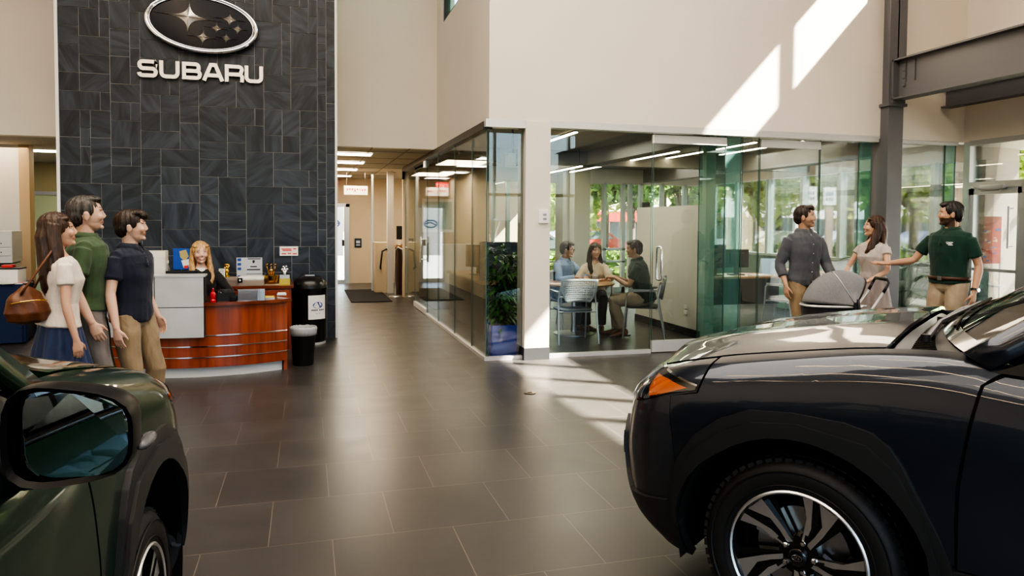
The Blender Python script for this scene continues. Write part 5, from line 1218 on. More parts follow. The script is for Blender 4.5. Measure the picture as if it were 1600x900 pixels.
t = thing('hand_dryer', 'metal hand sanitiser stand with curved top by the service counter', 'dispenser', (1.86, 15.7, 0)); bm = BM(); tube(bm, [(0,0,.02),(0,0,1.0),(.05,-.05,1.06),(.14,-.08,1.02),(.15,-.08,.7)], .022, 8); obj('post', bm, M_steel, t, True); lathe_obj('base', [(0,0),(.14,0),(.13,.02),(0,.025)], M_steel, t)

# ---- thermostat, floor outlet
pt_ = on_y(850, 338.5, 7.98); t = thing('thermostat', 'small white thermostat on the cream pillar', 'thermostat', (pt_.x-.01, 7.98, pt_.z)); obj('case', bx(-.06,.06,-.03,0,-.075,.075,.006), M_white, t); bm = BM(); box(bm, -.01,.03,-.034,-.03,.01,.035); box(bm, -.01,.03,-.034,-.03,-.04,-.015); obj('buttons', bm, mat('button_grey', (.3,.3,.32), .5), t)
pf = on_z(828, 614, 0); t = thing('floor_outlet', 'small brass floor outlet set in the tiles near the glass office', 'outlet', (pf.x, pf.y, 0)); lathe_obj('plate', [(0,.001),(.055,.001),(.058,.004),(.04,.006),(0,.006)], mat('aged_brass', (.22,.18,.12), .35, metal=.9), t); bm = BM(); box(bm, -.02,.02,-.004,.004,.006,.009); obj('latch', bm, M_dark, t)

# ---- plants
def leaf(bm, base, d, L, W, droop, seg=5, fold=.25, twist=0):
    d = Vector(d).normalized(); side = d.cross(Vector((0,0,1)));
    if side.length < 1e-3: side = Vector((1,0,0))
    side.normalize(); p = Vector(base); rows = []; step = L/seg
    for i in range(seg+1):
        t = i/seg; w_ = W*math.sin(PI*min(1, t*.93+.07))**.8*(1 if t < .98 else .1)
        up = side.cross(d).normalized()
        rows.append((bm.verts.new(p-side*w_/2+up*w_*fold*.5), bm.verts.new(p), bm.verts.new(p+side*w_/2+up*w_*fold*.5)))
        p = p+d*step; d = (d+Vector((0,0,-droop/seg))).normalized()
    for a, b in zip(rows[:-1], rows[1:]):
        bm.faces.new((a[0], a[1], b[1], b[0])); bm.faces.new((a[1], a[2], b[2], b[1]))
def leaf_mat(name, c1, c2, rough=.35, trans=.15):
    m = bpy.data.materials.new(name); m.use_nodes = True; nt = m.node_tree; b = nt.nodes['Principled BSDF']; L = nt.links.new; MC[name] = m
    tc = nt.nodes.new('ShaderNodeTexCoord'); n = nt.nodes.new('ShaderNodeTexNoise'); n.inputs['Scale'].default_value = 5; L(tc.outputs['Object'], n.inputs['Vector'])
    cr = nt.nodes.new('ShaderNodeValToRGB'); cr.color_ramp.elements[0].position=.35; cr.color_ramp.elements[0].color=(*c1,1); cr.color_ramp.elements[1].position=.65; cr.color_ramp.elements[1].color=(*c2,1); L(n.outputs['Fac'], cr.inputs[0]); L(cr.outputs[0], b.inputs['Base Color'])
    b.inputs['Roughness'].default_value = rough
    if trans:
        t = nt.nodes.new('ShaderNodeBsdfTranslucent'); L(cr.outputs[0], t.inputs['Color']); mx = nt.nodes.new('ShaderNodeMixShader'); mx.inputs[0].default_value = trans
        L(b.outputs[0], mx.inputs[1]); L(t.outputs[0], mx.inputs[2]); L(mx.outputs[0], nt.nodes['Material Output'].inputs[0])
    return m
M_leaf = leaf_mat('ficus_leaf', (.022,.095,.018), (.10,.28,.05), .28)
M_leaf2 = leaf_mat('broad_leaf', (.015,.07,.035), (.05,.16,.07), .4)
pl = thing('potted_ficus', 'bushy dark green plant in a square blue planter at the glass corner', 'plant', (2.30, 8.48, 0))
bm = BM(); prism(bm, ringpath(-.185,.185,-.185,.185,.02,3), 0, .37); bmesh.ops.delete(bm, geom=[f for f in bm.faces if f.normal.z > .9 or all(v.co.z > .36 for v in f.verts)], context='FACES')
o = obj('planter', bm, M_bluep, pl, 40); md = o.modifiers.new('s','SOLIDIFY'); md.thickness=.015
obj('soil', bx(-.17,.17,-.17,.17,.2,.335), mat('soil', (.03,.02,.012), .95), pl)
rnd = random.Random(21); stems = BM(); lv = BM()
for k in range(7):
    a = 2*PI*k/7; b0 = Vector((.05*math.cos(a), .05*math.sin(a), .33)); top = Vector((.14*math.cos(a+.5)+.03, .12*math.sin(a+.5), .95+.42*rnd.random()))
    pts = [b0, b0.lerp(top, .35)+Vector((.02,0,0)), b0.lerp(top, .7), top]; tube(stems, pts, [.010,.008,.006,.003], 6)
    for j in range(62):
        t = .06+.94*j/62; q = b0.lerp(top, t); an = rnd.random()*2*PI
        leaf(lv, q, (math.cos(an), math.sin(an), rnd.uniform(-.1,.75)), rnd.uniform(.15,.25), rnd.uniform(.032,.055), rnd.uniform(1.0,2.3))
obj('stems', stems, mat('bark', (.10,.06,.03), .8), pl); f = obj('foliage', lv, M_leaf, pl, True, recalc=False); 
pl = thing('broad_leaf_plant', 'large broad-leaved plant behind the glass between the column and the entrance', 'plant', (8.55, 8.78, 0))
lathe_obj('pot', [(0,0),(.14,0),(.18,.34),(.165,.34),(.15,.30),(0,.30)], M_black, pl); stems = BM(); lv = BM()
for k in range(30):
    a = rnd.random()*2*PI; el = rnd.uniform(.35,1.25); L_ = rnd.uniform(.5,1.05); d = Vector((math.cos(a)*math.cos(el), math.sin(a)*math.cos(el), math.sin(el)))
    if d.x > 0: d.x *= .6
    tip = Vector((0,0,.30))+d*L_; tube(stems, [(0,0,.30), Vector((0,0,.30))+d*L_*.5+Vector((0,0,.04)), tip], [.009,.007,.005], 6); leaf(lv, tip-d*.02, (d.x+.2*math.cos(a), d.y+.2*math.sin(a), d.z*.3), rnd.uniform(.24,.36), rnd.uniform(.13,.2), 1.6, 6, .2)
obj('stems', stems, M_leaf2, pl); obj('foliage', lv, M_leaf2, pl, True, recalc=False)

# ---- chairs
M_mesh = mat('chair_grey', (.36,.38,.40), .5, metal=.2); M_seat = mat('chair_seat', (.055,.07,.085), .6)
def perforated_back(w, h, nx, ny, th=.008):
    """curved shield-shaped backrest with round-ish holes: quads with inset holes"""
    bm = BM()
    def P(u, v):                                         # u -1..1, v 0..1
        hw = w*(.62+.38*min(1, v*1.7)**.7)/2; return Vector((u*hw, -.045*(1-u*u)+.05+.06*v*0, v*h))
    for i in range(nx):
        for j in range(ny):
            u0, u1, v0, v1 = -1+2*i/nx, -1+2*(i+1)/nx, j/ny, (j+1)/ny
            c = [P(u0,v0), P(u1,v0), P(u1,v1), P(u0,v1)]; m = sum(c, Vector())/4
            o_ = [bm.verts.new(p) for p in c]
            if i in (0, nx-1) or j in (0, ny-1): bm.faces.new(o_); continue
            q = [bm.verts.new(m.lerp(p, .52)) for p in c]
            for k in range(4): bm.faces.new((o_[k], o_[(k+1) % 4], q[(k+1) % 4], q[k]))
    bmesh.ops.remove_doubles(bm, verts=bm.verts, dist=1e-5)
    return bm
def make_chair(label, loc, rz, arms=True, group=None):
    t = thing('meeting_chair', label, 'chair', loc, rz, group)   # faces -Y, back at +Y
    bm = BM(); S = ringpath(-.23,.23,-.22,.22,.07,5); A = [bm.verts.new((x, y, .452-.012*(1-(x/.23)**2))) for x, y in S]; B = [bm.verts.new((x*.97, y*.97, .425)) for x, y in S]; c = bm.verts.new((0,0,.435))
    for i in range(len(S)):
        j = (i+1) % len(S); bm.faces.new((c, A[i], A[j])); bm.faces.new((A[i], B[i], B[j], A[j]))
    bm.faces.new(B[::-1]); obj('seat', bm, M_seat, t, 50)
    bm = perforated_back(.50, .31, 18, 11); bmesh.ops.transform(bm, matrix=Matrix.Translation((0,.235,.56)) @ Matrix.Rotation(rad(-10),4,'X'), verts=bm.verts)
    o = obj('backrest', bm, M_mesh, t, True); md = o.modifiers.new('s','SOLIDIFY'); md.thickness=.010
    for sx in (-1, 1):
        bm = BM(); pts = [(sx*.265,-.25,.005),(sx*.262,-.215,.40),(sx*.262,-.20,.635),(sx*.262,-.17,.665),(sx*.262,.05,.672),(sx*.262,.19,.675)] if arms else [(sx*.25,-.24,.005),(sx*.24,-.20,.43)]
        tube(bm, pts, .0125, 10); obj('leg', bm, M_steel, t, 50)
        bm = BM(); tube(bm, [(sx*.275,.32,.005),(sx*.262,.24,.42),(sx*.255,.215,.60),(sx*.235,.255,.76)], .0125, 10); obj('leg', bm, M_steel, t, 50)
        if arms: bm = BM(); box(bm, sx*.262-.022, sx*.262+.022, -.18, .21, .675, .695, .008); obj('armrest', bm, M_mesh, t, 40)
    bm = BM(); tube(bm, [(-.26,-.19,.42),(.26,-.19,.42)], .010, 8); tube(bm, [(-.26,.2,.42),(.26,.2,.42)], .010, 8); tube(bm, [(-.26,.222,.62),(.26,.222,.62)], .008, 8); obj('seat_frame', bm, M_steel, t, 50)
    return t
TX, TY = 3.72, 9.78
make_chair('grey perforated-back chair in front of the meeting table, back to the glass', (3.46, 9.15, 0), rad(176), True)
make_chair('metal armchair the man in the dark green polo sits on at the meeting table', (4.62, 9.42, 0), rad(-72), True)
make_chair('chair under the man in the light blue shirt at the meeting table', (3.62, 10.52, 0), rad(5), True)
make_chair('chair under the dark haired woman at the meeting table', (4.20, 10.45, 0), rad(-22), True)
make_chair('pale chair under the office desk behind the man in the grey shirt', (7.15, 9.55, 0), rad(195), True)
make_chair('grey perforated-back chair behind the glass right of the column', (8.02, 8.85, 0), rad(165), True)
t = thing('meeting_table', 'round light wood meeting table on a steel pedestal', 'table', (TX, TY, 0))
lathe_obj('tabletop', [(0,.715),(.57,.715),(.585,.725),(.585,.74),(.575,.748),(0,.748)], M_oak, t, 56)
lathe_obj('column', [(0,.03),(.04,.03),(.035,.10),(.035,.66),(.09,.70),(.09,.715),(0,.715)], M_steel, t, 24); lathe_obj('foot', [(0,0),(.29,0),(.29,.012),(.08,.035),(0,.035)], M_steel, t, 40)
TT = .748
t = thing('cup', 'white paper cup with grey print on the meeting table', 'cup', (TX+.32, TY-.02, TT)); lathe_obj('cup_body', [(0,0),(.030,0),(.040,.105),(.036,.105),(.027,.008),(0,.008)], M_paper, t); lathe_obj('sleeve', [(.0335,.03),(.0385,.08),(.0395,.08),(.0345,.03)], mat('sleeve_grey', (.4,.42,.45), .6), t)
t = thing('document', 'white sheet of paper in front of the dark haired woman on the meeting table', 'paper', (TX+.20, TY+.30, TT), rad(-15)); obj('sheet', bx(-.12,.12,-.09,.09,.001,.006), M_paper, t)
t = thing('smartphone', 'black phone upright in front of the man in the blue shirt', 'phone', (TX-.18, TY+.30, TT), rad(10)); obj('body', bx(-.035,.035,-.006,.006,0,.13,.004), M_blackg, t)
# ---- desks inside the office
t = thing('workstation_desk', 'dark workstation desk with wood top behind the corridor glass', 'desk', (2.35, 9.75, 0))
obj('worktop', bx(0,.70,0,2.6,.73,.76,.006), M_oak, t); obj('front_panel', bx(.03,.06,.05,2.55,.02,.73), mat('dark_laminate', (.022,.024,.028), .4), t); obj('end_panel', bx(.05,.66,.03,.06,.02,.73), MC['dark_laminate'], t); obj('drawer_unit', bx(.28,.66,1.6,2.4,.05,.70,.006), mat('taupe_unit', (.30,.24,.18), .5), t)
obj('privacy_screen', bx(.05,.68,.35,.39,.76,1.32,.006), mat('screen_blue_grey', (.03,.055,.075), .5), t)
for i, (x, y, r, lab) in enumerate(((2.68,10.65,-70,'nearer black monitor on the workstation behind the corridor glass'),(2.66,11.35,-60,'farther black monitor on the workstation behind the corridor glass'))):
    m_ = thing('computer_monitor', lab, 'monitor', (x, y, .76), rad(r)); obj('screen_housing', bx(-.27,.27,-.02,.02,.12,.48,.008), M_black, m_); obj('display', bx(-.255,.255,-.023,-.02,.14,.465), M_blackg, m_); obj('stand', bx(-.025,.025,-.01,.03,.01,.25), M_black, m_); obj('foot', bx(-.11,.11,-.08,.08,0,.012), M_black, m_)
t = thing('office_chair', 'light blue backed office chair behind the workstation', 'chair', (3.65, 10.9, 0), rad(100)) if False else None
t = thing('wall_cabinet', 'cream cabinet standing in the office behind the corridor glass', 'cabinet', (2.5, 14.8, 0)); obj('cabinet_body', bx(0,1.3,0,.5,.0,1.15,.006), M_beige, t); obj('door', bx(.03,.64,-.015,0,.05,1.1,.004), M_beige, t); obj('door', bx(.66,1.27,-.015,0,.05,1.1,.004), M_beige, t)
pf_ = thing('wall_picture', 'white framed panel on the office back wall', 'picture', (2.75, 15.53, 1.75)); obj('frame', bars('f', [(-.35,.35,-.03,0,.30,.36),(-.35,.35,-.03,0,-.36,-.30),(-.35,-.29,-.03,0,-.3,.3),(.29,.35,-.03,0,-.3,.3)], M_white).data and bx(-.35,.35,-.02,0,-.36,.36), M_white, pf_) if False else obj('panel', bx(-.30,.30,-.02,0,-.30,.30), mat('panel_teal', (.25,.50,.48), .4), pf_); obj('frame', box(box(box(box(BM(),-.35,.35,-.03,0,.30,.36),-.35,.35,-.03,0,-.36,-.30),-.35,-.30,-.03,0,-.3,.3),.30,.35,-.03,0,-.3,.3), M_white, pf_)
t = thing('office_desk', 'wood-topped desk with steel legs behind the middle glass door', 'desk', (6.55, 10.05, 0)); obj('worktop', bx(-.5,1.35,0,.8,.73,.765,.006), M_oak, t)
for (x, y) in ((-.42,.08),(1.27,.08),(-.42,.72),(1.27,.72)): bm = BM(); tube(bm, [(x,y,0),(x,y,.73)], .025, 10); obj('leg', bm, M_steel, t, 50)
obj('modesty_panel', bx(-.4,1.25,.60,.62,.25,.73), MC['dark_laminate'], t)
for i, (x, y, r, w_, h_, lab) in enumerate(((6.35,10.35,15,.5,.38,'large black monitor on the office desk seen from behind'),(6.85,10.5,-12,.42,.30,'smaller dark monitor beside the large one on the office desk'))):
    m_ = thing('computer_monitor', lab, 'monitor', (x, y, .765), rad(r)); obj('screen_housing', bx(-w_/2,w_/2,-.02,.02,.12,.12+h_,.008), M_black, m_); obj('rear_bulge', bx(-.12,.12,-.05,-.02,.18,.36,.01), M_black, m_); obj('stand', bx(-.03,.03,-.03,.01,.01,.25), M_black, m_); obj('foot', bx(-.12,.12,-.09,.09,0,.012), M_black, m_)
t = thing('paper_stack', 'low stack of white papers on the office desk', 'papers', (7.1, 10.2, .765), rad(12)); obj('papers', bx(-.15,.15,-.11,.11,0,.02), M_paper, t)
t = thing('desk_sign', 'blue and white tent sign on the office desk', 'sign', (7.5, 10.55, .765), rad(10)); bm = BM(); prism(bm, [(-.10,0),(.10,0),(.0,.26)], -.12, .12, Matrix.Rotation(rad(60),4,'Z') @ MX); obj('tent', bm, mat('tent_blue', (.30,.45,.62), .5), t)
t = thing('file_cabinet', 'low white cabinet under the office windows', 'cabinet', (8.75, 10.6, 0)); obj('cabinet_body', bx(0,.5,0,1.5,0,.72,.008), mat('cab_teal', (.16,.30,.28), .5), t); obj('top', bx(-.02,.52,-.02,1.52,.72,.745), M_oak, t)
t = thing('wall_bracket_sign', 'small dark sign hanging on the office window mullion', 'sign', (7.62, 15.4, 1.75)); obj('board', bx(-.10,.10,-.03,0,-.35,.35), M_black, t)
# smoke detector-like camera on office ceiling
t = thing('ceiling_camera', 'dark dome camera bracket near the office ceiling behind the cream pillar', 'camera', (3.15, 10.6, 2.60)); obj('bracket', bx(-.01,.01,-.01,.01,.0,.26), M_dark, t); bm = BM(); tube(bm, [(-.09,0,0),(.10,0,-.01)], .04, 14); obj('housing', bm, M_black, t, 40)
t = thing('wall_speaker', 'small cream speaker with a dark front at the top of the office corner', 'speaker', (2.62, 9.2, 2.42)); obj('case', bx(-.09,.05,-.06,.06,-.09,.09,.03), M_beige, t, 40); obj('grille', bx(.03,.07,-.065,.065,-.08,.08,.01), M_black, t); obj('bracket', bx(-.01,.01,-.01,.01,.08,.44), M_dark, t)

# ---- vestibule display rack
t = thing('display_rack', 'rack with a red printed panel behind the entrance door', 'rack', (10.33, 9.20, 0))
obj('poster_panel', bx(-.03,.62,0,.03,.98,1.75), mat('rack_red', (.42,.09,.07), .5), t)
bm = BM(); rnd = random.Random(8)
for i in range(26): x = rnd.uniform(0,.52); z = rnd.uniform(1.0,1.68); box(bm, x, x+rnd.uniform(.03,.09), -.004, 0, z, z+rnd.uniform(.015,.05))
obj('printed_blocks', bm, mat('rack_cream', (.65,.50,.32), .5), t)
bm = BM(); 
for i in range(10): x = rnd.uniform(0,.52); z = rnd.uniform(1.0,1.68); box(bm, x, x+rnd.uniform(.03,.09), -.006, 0, z, z+rnd.uniform(.015,.05))
obj('printed_blocks', bm, M_blueink, t)
obj('post', bx(-.05,-.02,0,.03,0,1.95), M_white, t); obj('post', bx(.62,.65,0,.03,0,1.75), M_white, t); obj('shelf', bx(-.03,.62,-.10,.20,.60,.63), M_white, t); obj('shelf', bx(-.03,.62,-.10,.20,.12,.15), M_white, t)

# ================================================================== OUTSIDE
M_grass = mat('lawn_green', (.22,.34,.06), .9, noise=(1.2,.25)); M_asph = mat('asphalt', (.34,.34,.34), .9, noise=(.8,.06))
struct('ground', bx(-30, 120, 16.0, 140, -.12, -.06), M_asph)
struct('ground_east', bx(9.65, 60, 9.6, 16.0, -.12, -.05), M_asph)
struct('ground_far_east', bx(12.1, 60, -12, 9.6, -.12, -.05), M_asph)
def lawn(n, x0, x1, y0, y1): struct('lawn_%d' % n, bx(x0, x1, y0, y1, -.06, -.02), M_grass)
lawn(1, 9.8, 30, 19.5, 24); lawn(2, -2, 9.5, 18.2, 21); lawn(3, 14, 19, 6, 18)
M_tleaf = leaf_mat('tree_leaf', (.24,.36,.06), (.70,.74,.24), .6, .5); M_tleaf2 = leaf_mat('tree_leaf_dark', (.09,.20,.04), (.30,.45,.12), .6, .45); M_bark2 = mat('tree_bark', (.16,.12,.09), .9)
def make_tree_meshes(seed, H, R, m, n=2600, ls=.16):
    r = random.Random(seed); bm = BM(); tube(bm, [(0,0,0),(.05,0,H*.3),(0,.05,H*.6),(.05,0,H*.85)], [.14,.11,.07,.02], 8)
    blobs = []
    for k in range(11):
        a = r.random()*2*PI; rr = R*.62*math.sqrt(r.random()); z = H*(.42+.50*r.random()); c = Vector((rr*math.cos(a), rr*math.sin(a), z)); blobs.append((c, R*r.uniform(.28,.46)))
        tube(bm, [(0,0,H*.35), tuple(Vector((0,0,H*.4)).lerp(c, .6)), tuple(c)], [.05,.03,.012], 6)
    lb = BM()
    for i in range(n):
        c, br = blobs[i % len(blobs)]; v = Vector((r.gauss(0,1), r.gauss(0,1), r.gauss(0,1))).normalized()*br*(r.random()**.4); q = c+v
        a = Vector((r.gauss(0,1), r.gauss(0,1), r.gauss(0,1))).normalized(); b = a.cross(Vector((r.gauss(0,1), r.gauss(0,1), r.gauss(0,1)))).normalized(); s = ls*r.uniform(.6,1.3)
        lb.faces.new([lb.verts.new(p) for p in (q-a*s, q-b*s*.5, q+a*s, q+b*s*.5)])
    return bm, lb
def tree(label, x, y, seed, H, R, m, n=2600, ls=.16, rz=0):
    t = thing('tree', label, 'tree', (x, y, -.05), rz, 'trees outside the windows'); a, b = make_tree_meshes(seed, H, R, m, n, ls); obj('trunk', a, M_bark2, t, 40); obj('crown', b, m, t, recalc=False); return t
TR = [(885,24,4.6,1.9,M_tleaf,'small tree seen through the window left of the seated man in blue'),(945,27,6.5,2.4,M_tleaf,'yellow-green tree behind the seated people'),(985,23,5.2,1.6,M_tleaf2,'dark round tree seen left of the glass door'),
      (1035,26,6.8,2.3,M_tleaf,'light green tree seen over the white partition'),(1072,24,4.4,1.5,M_tleaf2,'small dark pine seen over the white partition'),(1120,30,7.0,2.8,M_tleaf,'tree seen through the teal glass fin'),
      (1172,24,5.8,2.2,M_tleaf,'bright tree seen beside the first office mullion'),(1215,29,7.4,2.6,M_tleaf,'tall tree seen above the white building fascia'),(1262,25,6.8,2.4,M_tleaf,'leafy tree behind the two pole signs'),
      (1325,22,6.4,2.6,M_tleaf,'bright green tree between the grey shirt man and the column'),(1352,28,7.0,2.6,M_tleaf2,'darker tree just left of the steel column'),(1425,20,5.6,2.1,M_tleaf,'sunlit tree right of the steel column'),
      (1460,27,6.4,2.2,M_tleaf2,'tree farther off right of the steel column'),(1590,22,5.5,2.4,M_tleaf,'tree seen through the entrance transom'),(790,22,4.2,1.5,M_tleaf,'small tree seen through the corner glass')]
for i, (px, d, H, R, m, lab) in enumerate(TR):
    q = cw((px-800)/1130*d, d); tree(lab, q.x, q.y, 100+i, H*1.02, R, m, 2400, .15+.004*d*.4)
M_bldw = mat('white_fascia', (.85,.85,.84), .6); M_bldg = mat('building_glass', (.12,.17,.18), .15); M_bldp = mat('pinkish_render', (.55,.42,.36), .8)
def building(label, px0, px1, d, zt, zf, red=False):
    a = cw((px0-800)/1130*d, d); b = cw((px1-800)/1130*d, d); w_ = (b-a).length; t = thing('shop_building', label, 'building', a, math.atan2(b.y-a.y, b.x-a.x))
    obj('wall', bx(0,w_,.3,5,0,zf), M_bldg, t); obj('fascia', bx(-.2,w_+.2,-.6,5,zf,zt), mat('red_fascia', (.72,.06,.03), .5) if red else M_bldw, t)
    n = max(2, int(w_/2.2))
    for i in range(n+1): obj('pillar', bx(w_*i/n-.15, w_*i/n+.15, -.1,.3,0,zf), M_bldp if i % 2 else M_bldw, t)
building('low white shop building with a deep white fascia seen through the office windows', 1120, 1245, 38, 3.15, 2.0)
building('distant pale building with columns right of the pole signs', 1250, 1480, 44, 3.2, 2.0)
building('low building with a red fascia seen through the corner glass', 760, 1010, 40, 2.3, 1.75, True)
def small_car(label, px, d, col, rz):
    q = cw((px-800)/1130*d, d); t = thing('parked_car', label, 'car', (q.x, q.y, -.05), rz)
    side = [(-2.1,.30),(-2.15,.75),(-1.9,.95),(-1.2,1.02),(-.75,1.42),(.9,1.45),(1.6,1.02),(2.05,.92),(2.1,.35)]
    bm = BM(); prism(bm, side, -.82, .82, MX); bmesh.ops.bevel(bm, geom=bm.edges[:], offset=.05, segments=2, affect='EDGES'); obj('body', bm, mat('car_'+label[:6], col, .25, coat=1), t, 40)
    for s in (-1,1):
        bm = BM(); prism(bm, [(-1.0,1.03),(-.68,1.36),(.85,1.39),(1.35,1.05)], s*.825, s*.835, MX); obj('side_window', bm, M_bldg, t)
        for x in (-1.35,1.35): bm = BM(); lathe(bm, [(0,-.1),(.2,-.1),(.33,-.09),(.33,.09),(.2,.1),(0,.08)], 20, Matrix.Translation((x, s*.78, .33)) @ Matrix.Rotation(PI/2,4,'X')); obj('wheel', bm, M_tire, t, 40)
small_car('white car parked outside beyond the grey shirt man', 1222, 27, (.80,.82,.84), rad(20)); small_car('silver car parked outside behind the long haired woman', 1335, 30, (.55,.60,.68), rad(-20)); small_car('blue car parked outside right of the steel column', 1455, 32, (.10,.18,.35), rad(-10)); small_car('white hatchback outside the corner glass', 800, 27, (.80,.82,.84), rad(5)); small_car('red car parked beyond the meeting table', 900, 30, (.55,.05,.04), rad(0))
M_hedge = leaf_mat('hedge_leaf', (.08,.18,.03), (.30,.42,.08), .6, .3)
def hedge(label, px, d, L, H):
    q = cw((px-800)/1130*d, d); t = thing('hedge', label, 'hedge', (q.x, q.y, -.05), YAW); r = random.Random(px); lb = BM()
    for i in range(int(900*L/3)):
        p = Vector((r.uniform(-L/2,L/2), r.uniform(-.4,.4), H*r.random()**.7)); a = Vector((r.gauss(0,1), r.gauss(0,1), r.gauss(0,1))).normalized(); b = a.cross(Vector((r.gauss(0,1), r.gauss(0,1), 1))).normalized(); s = .12
        lb.faces.new([lb.verts.new(v) for v in (p-a*s, p-b*s*.5, p+a*s, p+b*s*.5)])
    obj('foliage', lb, M_hedge, t, recalc=False)
hedge('sunlit hedge outside below the two pole signs', 1285, 21, 5, 1.1); hedge('hedge outside left of the grey shirt man', 1185, 22, 4, .9); hedge('low hedge outside beyond the meeting table', 960, 21, 6, .9); hedge('hedge outside right of the steel column', 1440, 18, 3.5, .9)
for i, (px, lab) in enumerate(((1265.5,'white pole sign with small dark marks, left of the pair outside'),(1294,'pale blue pole sign with a grid of marks, right of the pair outside'))):
    d = 16.5; q = cw((px-800)/1130*d, d); w_ = (.115,.14)[i]; t = thing('pole_sign', lab, 'sign', (q.x, q.y, -.05), YAW); z0 = 1.58+(345-(308 if i == 0 else 309))/1130*d
    obj('sign_face', bx(-w_,w_,-.03,.03,z0,z0+.40), mat('sign_pale', (.72,.78,.82), .5) if i else M_paper, t); obj('post', bx(-w_*.6,w_*.6,-.02,.05,0,z0-.02), mat('post_tan', (.36,.27,.22), .8), t)
    bm = BM()
    for k in range(6): box(bm, -w_*.6+(k % 3)*w_*.45, -w_*.6+(k % 3)*w_*.45+.02, -.035,-.03, z0+.10+(k//3)*.12, z0+.17+(k//3)*.12)
    obj('marks', bm, mat('mark_blue', (.12,.20,.35), .5), t)
from mathutils.bvhtree import BVHTree
# ================================================================== PEOPLE
def loft(bm, pts, radii, side=(0,1,0), n=16):
    """closed tube with elliptical rings; radii = (along side, across)"""
    side = Vector(side); rings = []; k = len(pts); pts = [Vector(p) for p in pts]
    for i, p in enumerate(pts):
        d = (pts[min(i+1, k-1)]-pts[max(i-1, 0)]).normalized()
        a = (side-d*side.dot(d));
        if a.length < 1e-4: a = Vector((1,0,0))-d*d.x
        a.normalize(); b = d.cross(a)
        ra, rb = radii[i] if isinstance(radii[i], (tuple, list)) else (radii[i], radii[i])
        rings.append([bm.verts.new(p+a*ra*math.cos(2*PI*j/n)+b*rb*math.sin(2*PI*j/n)) for j in range(n)])
    for A, B in zip(rings[:-1], rings[1:]):
        for j in range(n): bm.faces.new((A[j], A[(j+1) % n], B[(j+1) % n], B[j]))
    for R, s in ((rings[0], -1), (rings[-1], 1)):
        i = 0 if s < 0 else k-1; d = (pts[min(i+1, k-1)]-pts[max(i-1, 0)]).normalized()*s
        rr = radii[i] if isinstance(radii[i], (int, float)) else min(radii[i]); c = bm.verts.new(pts[i]+d*rr*.45)
        for j in range(n): bm.faces.new((c, R[j], R[(j+1) % n]))
    return bm
def solidify_parts(bm, voxel, smooth=3, cut=None):
    """fuse overlapping closed pieces into one continuous skin"""
    bmesh.ops.recalc_face_normals(bm, faces=bm.faces)
    me = bpy.data.meshes.new('raw'); bm.to_mesh(me); bm.free(); o = bpy.data.objects.new('raw', me); ts = bpy.data.scenes.new('tmp'); ts.collection.objects.link(o)
    r = o.modifiers.new('r', 'REMESH'); r.mode = 'VOXEL'; r.voxel_size = voxel; r.adaptivity = 0
    if smooth: s = o.modifiers.new('s', 'SMOOTH'); s.factor = .5; s.iterations = smooth
    
    with bpy.context.temp_override(scene=ts, view_layer=ts.view_layers[0]):
        dg = bpy.context.evaluated_depsgraph_get(); dg.update(); out = bpy.data.meshes.new_from_object(o.evaluated_get(dg))
    bpy.data.objects.remove(o); bpy.data.meshes.remove(me); bpy.data.scenes.remove(ts)
    for p in out.polygons: p.use_smooth = True
    return out
def displace(me, fn):
    n = len(me.vertices); co = [0.0]*(3*n); no = [0.0]*(3*n); me.vertices.foreach_get('co', co); me.vertex_normals.foreach_get('vector', no)
    for i in range(0, 3*n, 3):
        k = fn(co[i], co[i+1], co[i+2])
        co[i] += no[i]*k; co[i+1] += no[i+1]*k; co[i+2] += no[i+2]*k
    me.vertices.foreach_set('co', co); me.update()
def ik(S, W, a, b, pole):
    d = W-S; L_ = min(d.length, (a+b)*.998); u = d.normalized(); W = S+u*L_
    x = (a*a-b*b+L_*L_)/(2*L_); h = math.sqrt(max(0, a*a-x*x)); p = Vector(pole); p = (p-u*p.dot(u)).normalized()
    return S+u*x+p*h, W
def fabric(name, col, rough=.85, wr=(7,.55,.02), noise=(60,.06)):
    if name in MC: return MC[name]
    m = bpy.data.materials.new(name); m.use_nodes = True; MC[name] = m; nt = m.node_tree; b = nt.nodes['Principled BSDF']; L = nt.links.new
    b.inputs['Roughness'].default_value = rough; b.inputs['Sheen Weight'].default_value = .15
    tc = nt.nodes.new('ShaderNodeTexCoord'); n = nt.nodes.new('ShaderNodeTexNoise'); n.inputs['Scale'].default_value = wr[0]; n.inputs['Detail'].default_value = 3; n.inputs['Distortion'].default_value = 1.2
    mp = nt.nodes.new('ShaderNodeMapping'); mp.inputs['Scale'].default_value = (1,1,.6); L(tc.outputs['Object'], mp.inputs[0]); L(mp.outputs[0], n.inputs['Vector'])
    bp = nt.nodes.new('ShaderNodeBump'); bp.inputs['Strength'].default_value = wr[1]; bp.inputs['Distance'].default_value = wr[2]; L(n.outputs['Fac'], bp.inputs['Height']); L(bp.outputs[0], b.inputs['Normal'])
    mr = nt.nodes.new('ShaderNodeMapRange'); mr.inputs['From Min'].default_value=.3; mr.inputs['From Max'].default_value=.7; mr.inputs['To Min'].default_value=.80; mr.inputs['To Max'].default_value=1.15; L(n.outputs['Fac'], mr.inputs['Value'])
    vm = nt.nodes.new('ShaderNodeVectorMath'); vm.operation='SCALE'; vm.inputs[0].default_value = col; L(mr.outputs[0], vm.inputs['Scale']); L(vm.outputs[0], b.inputs['Base Color'])
    return m
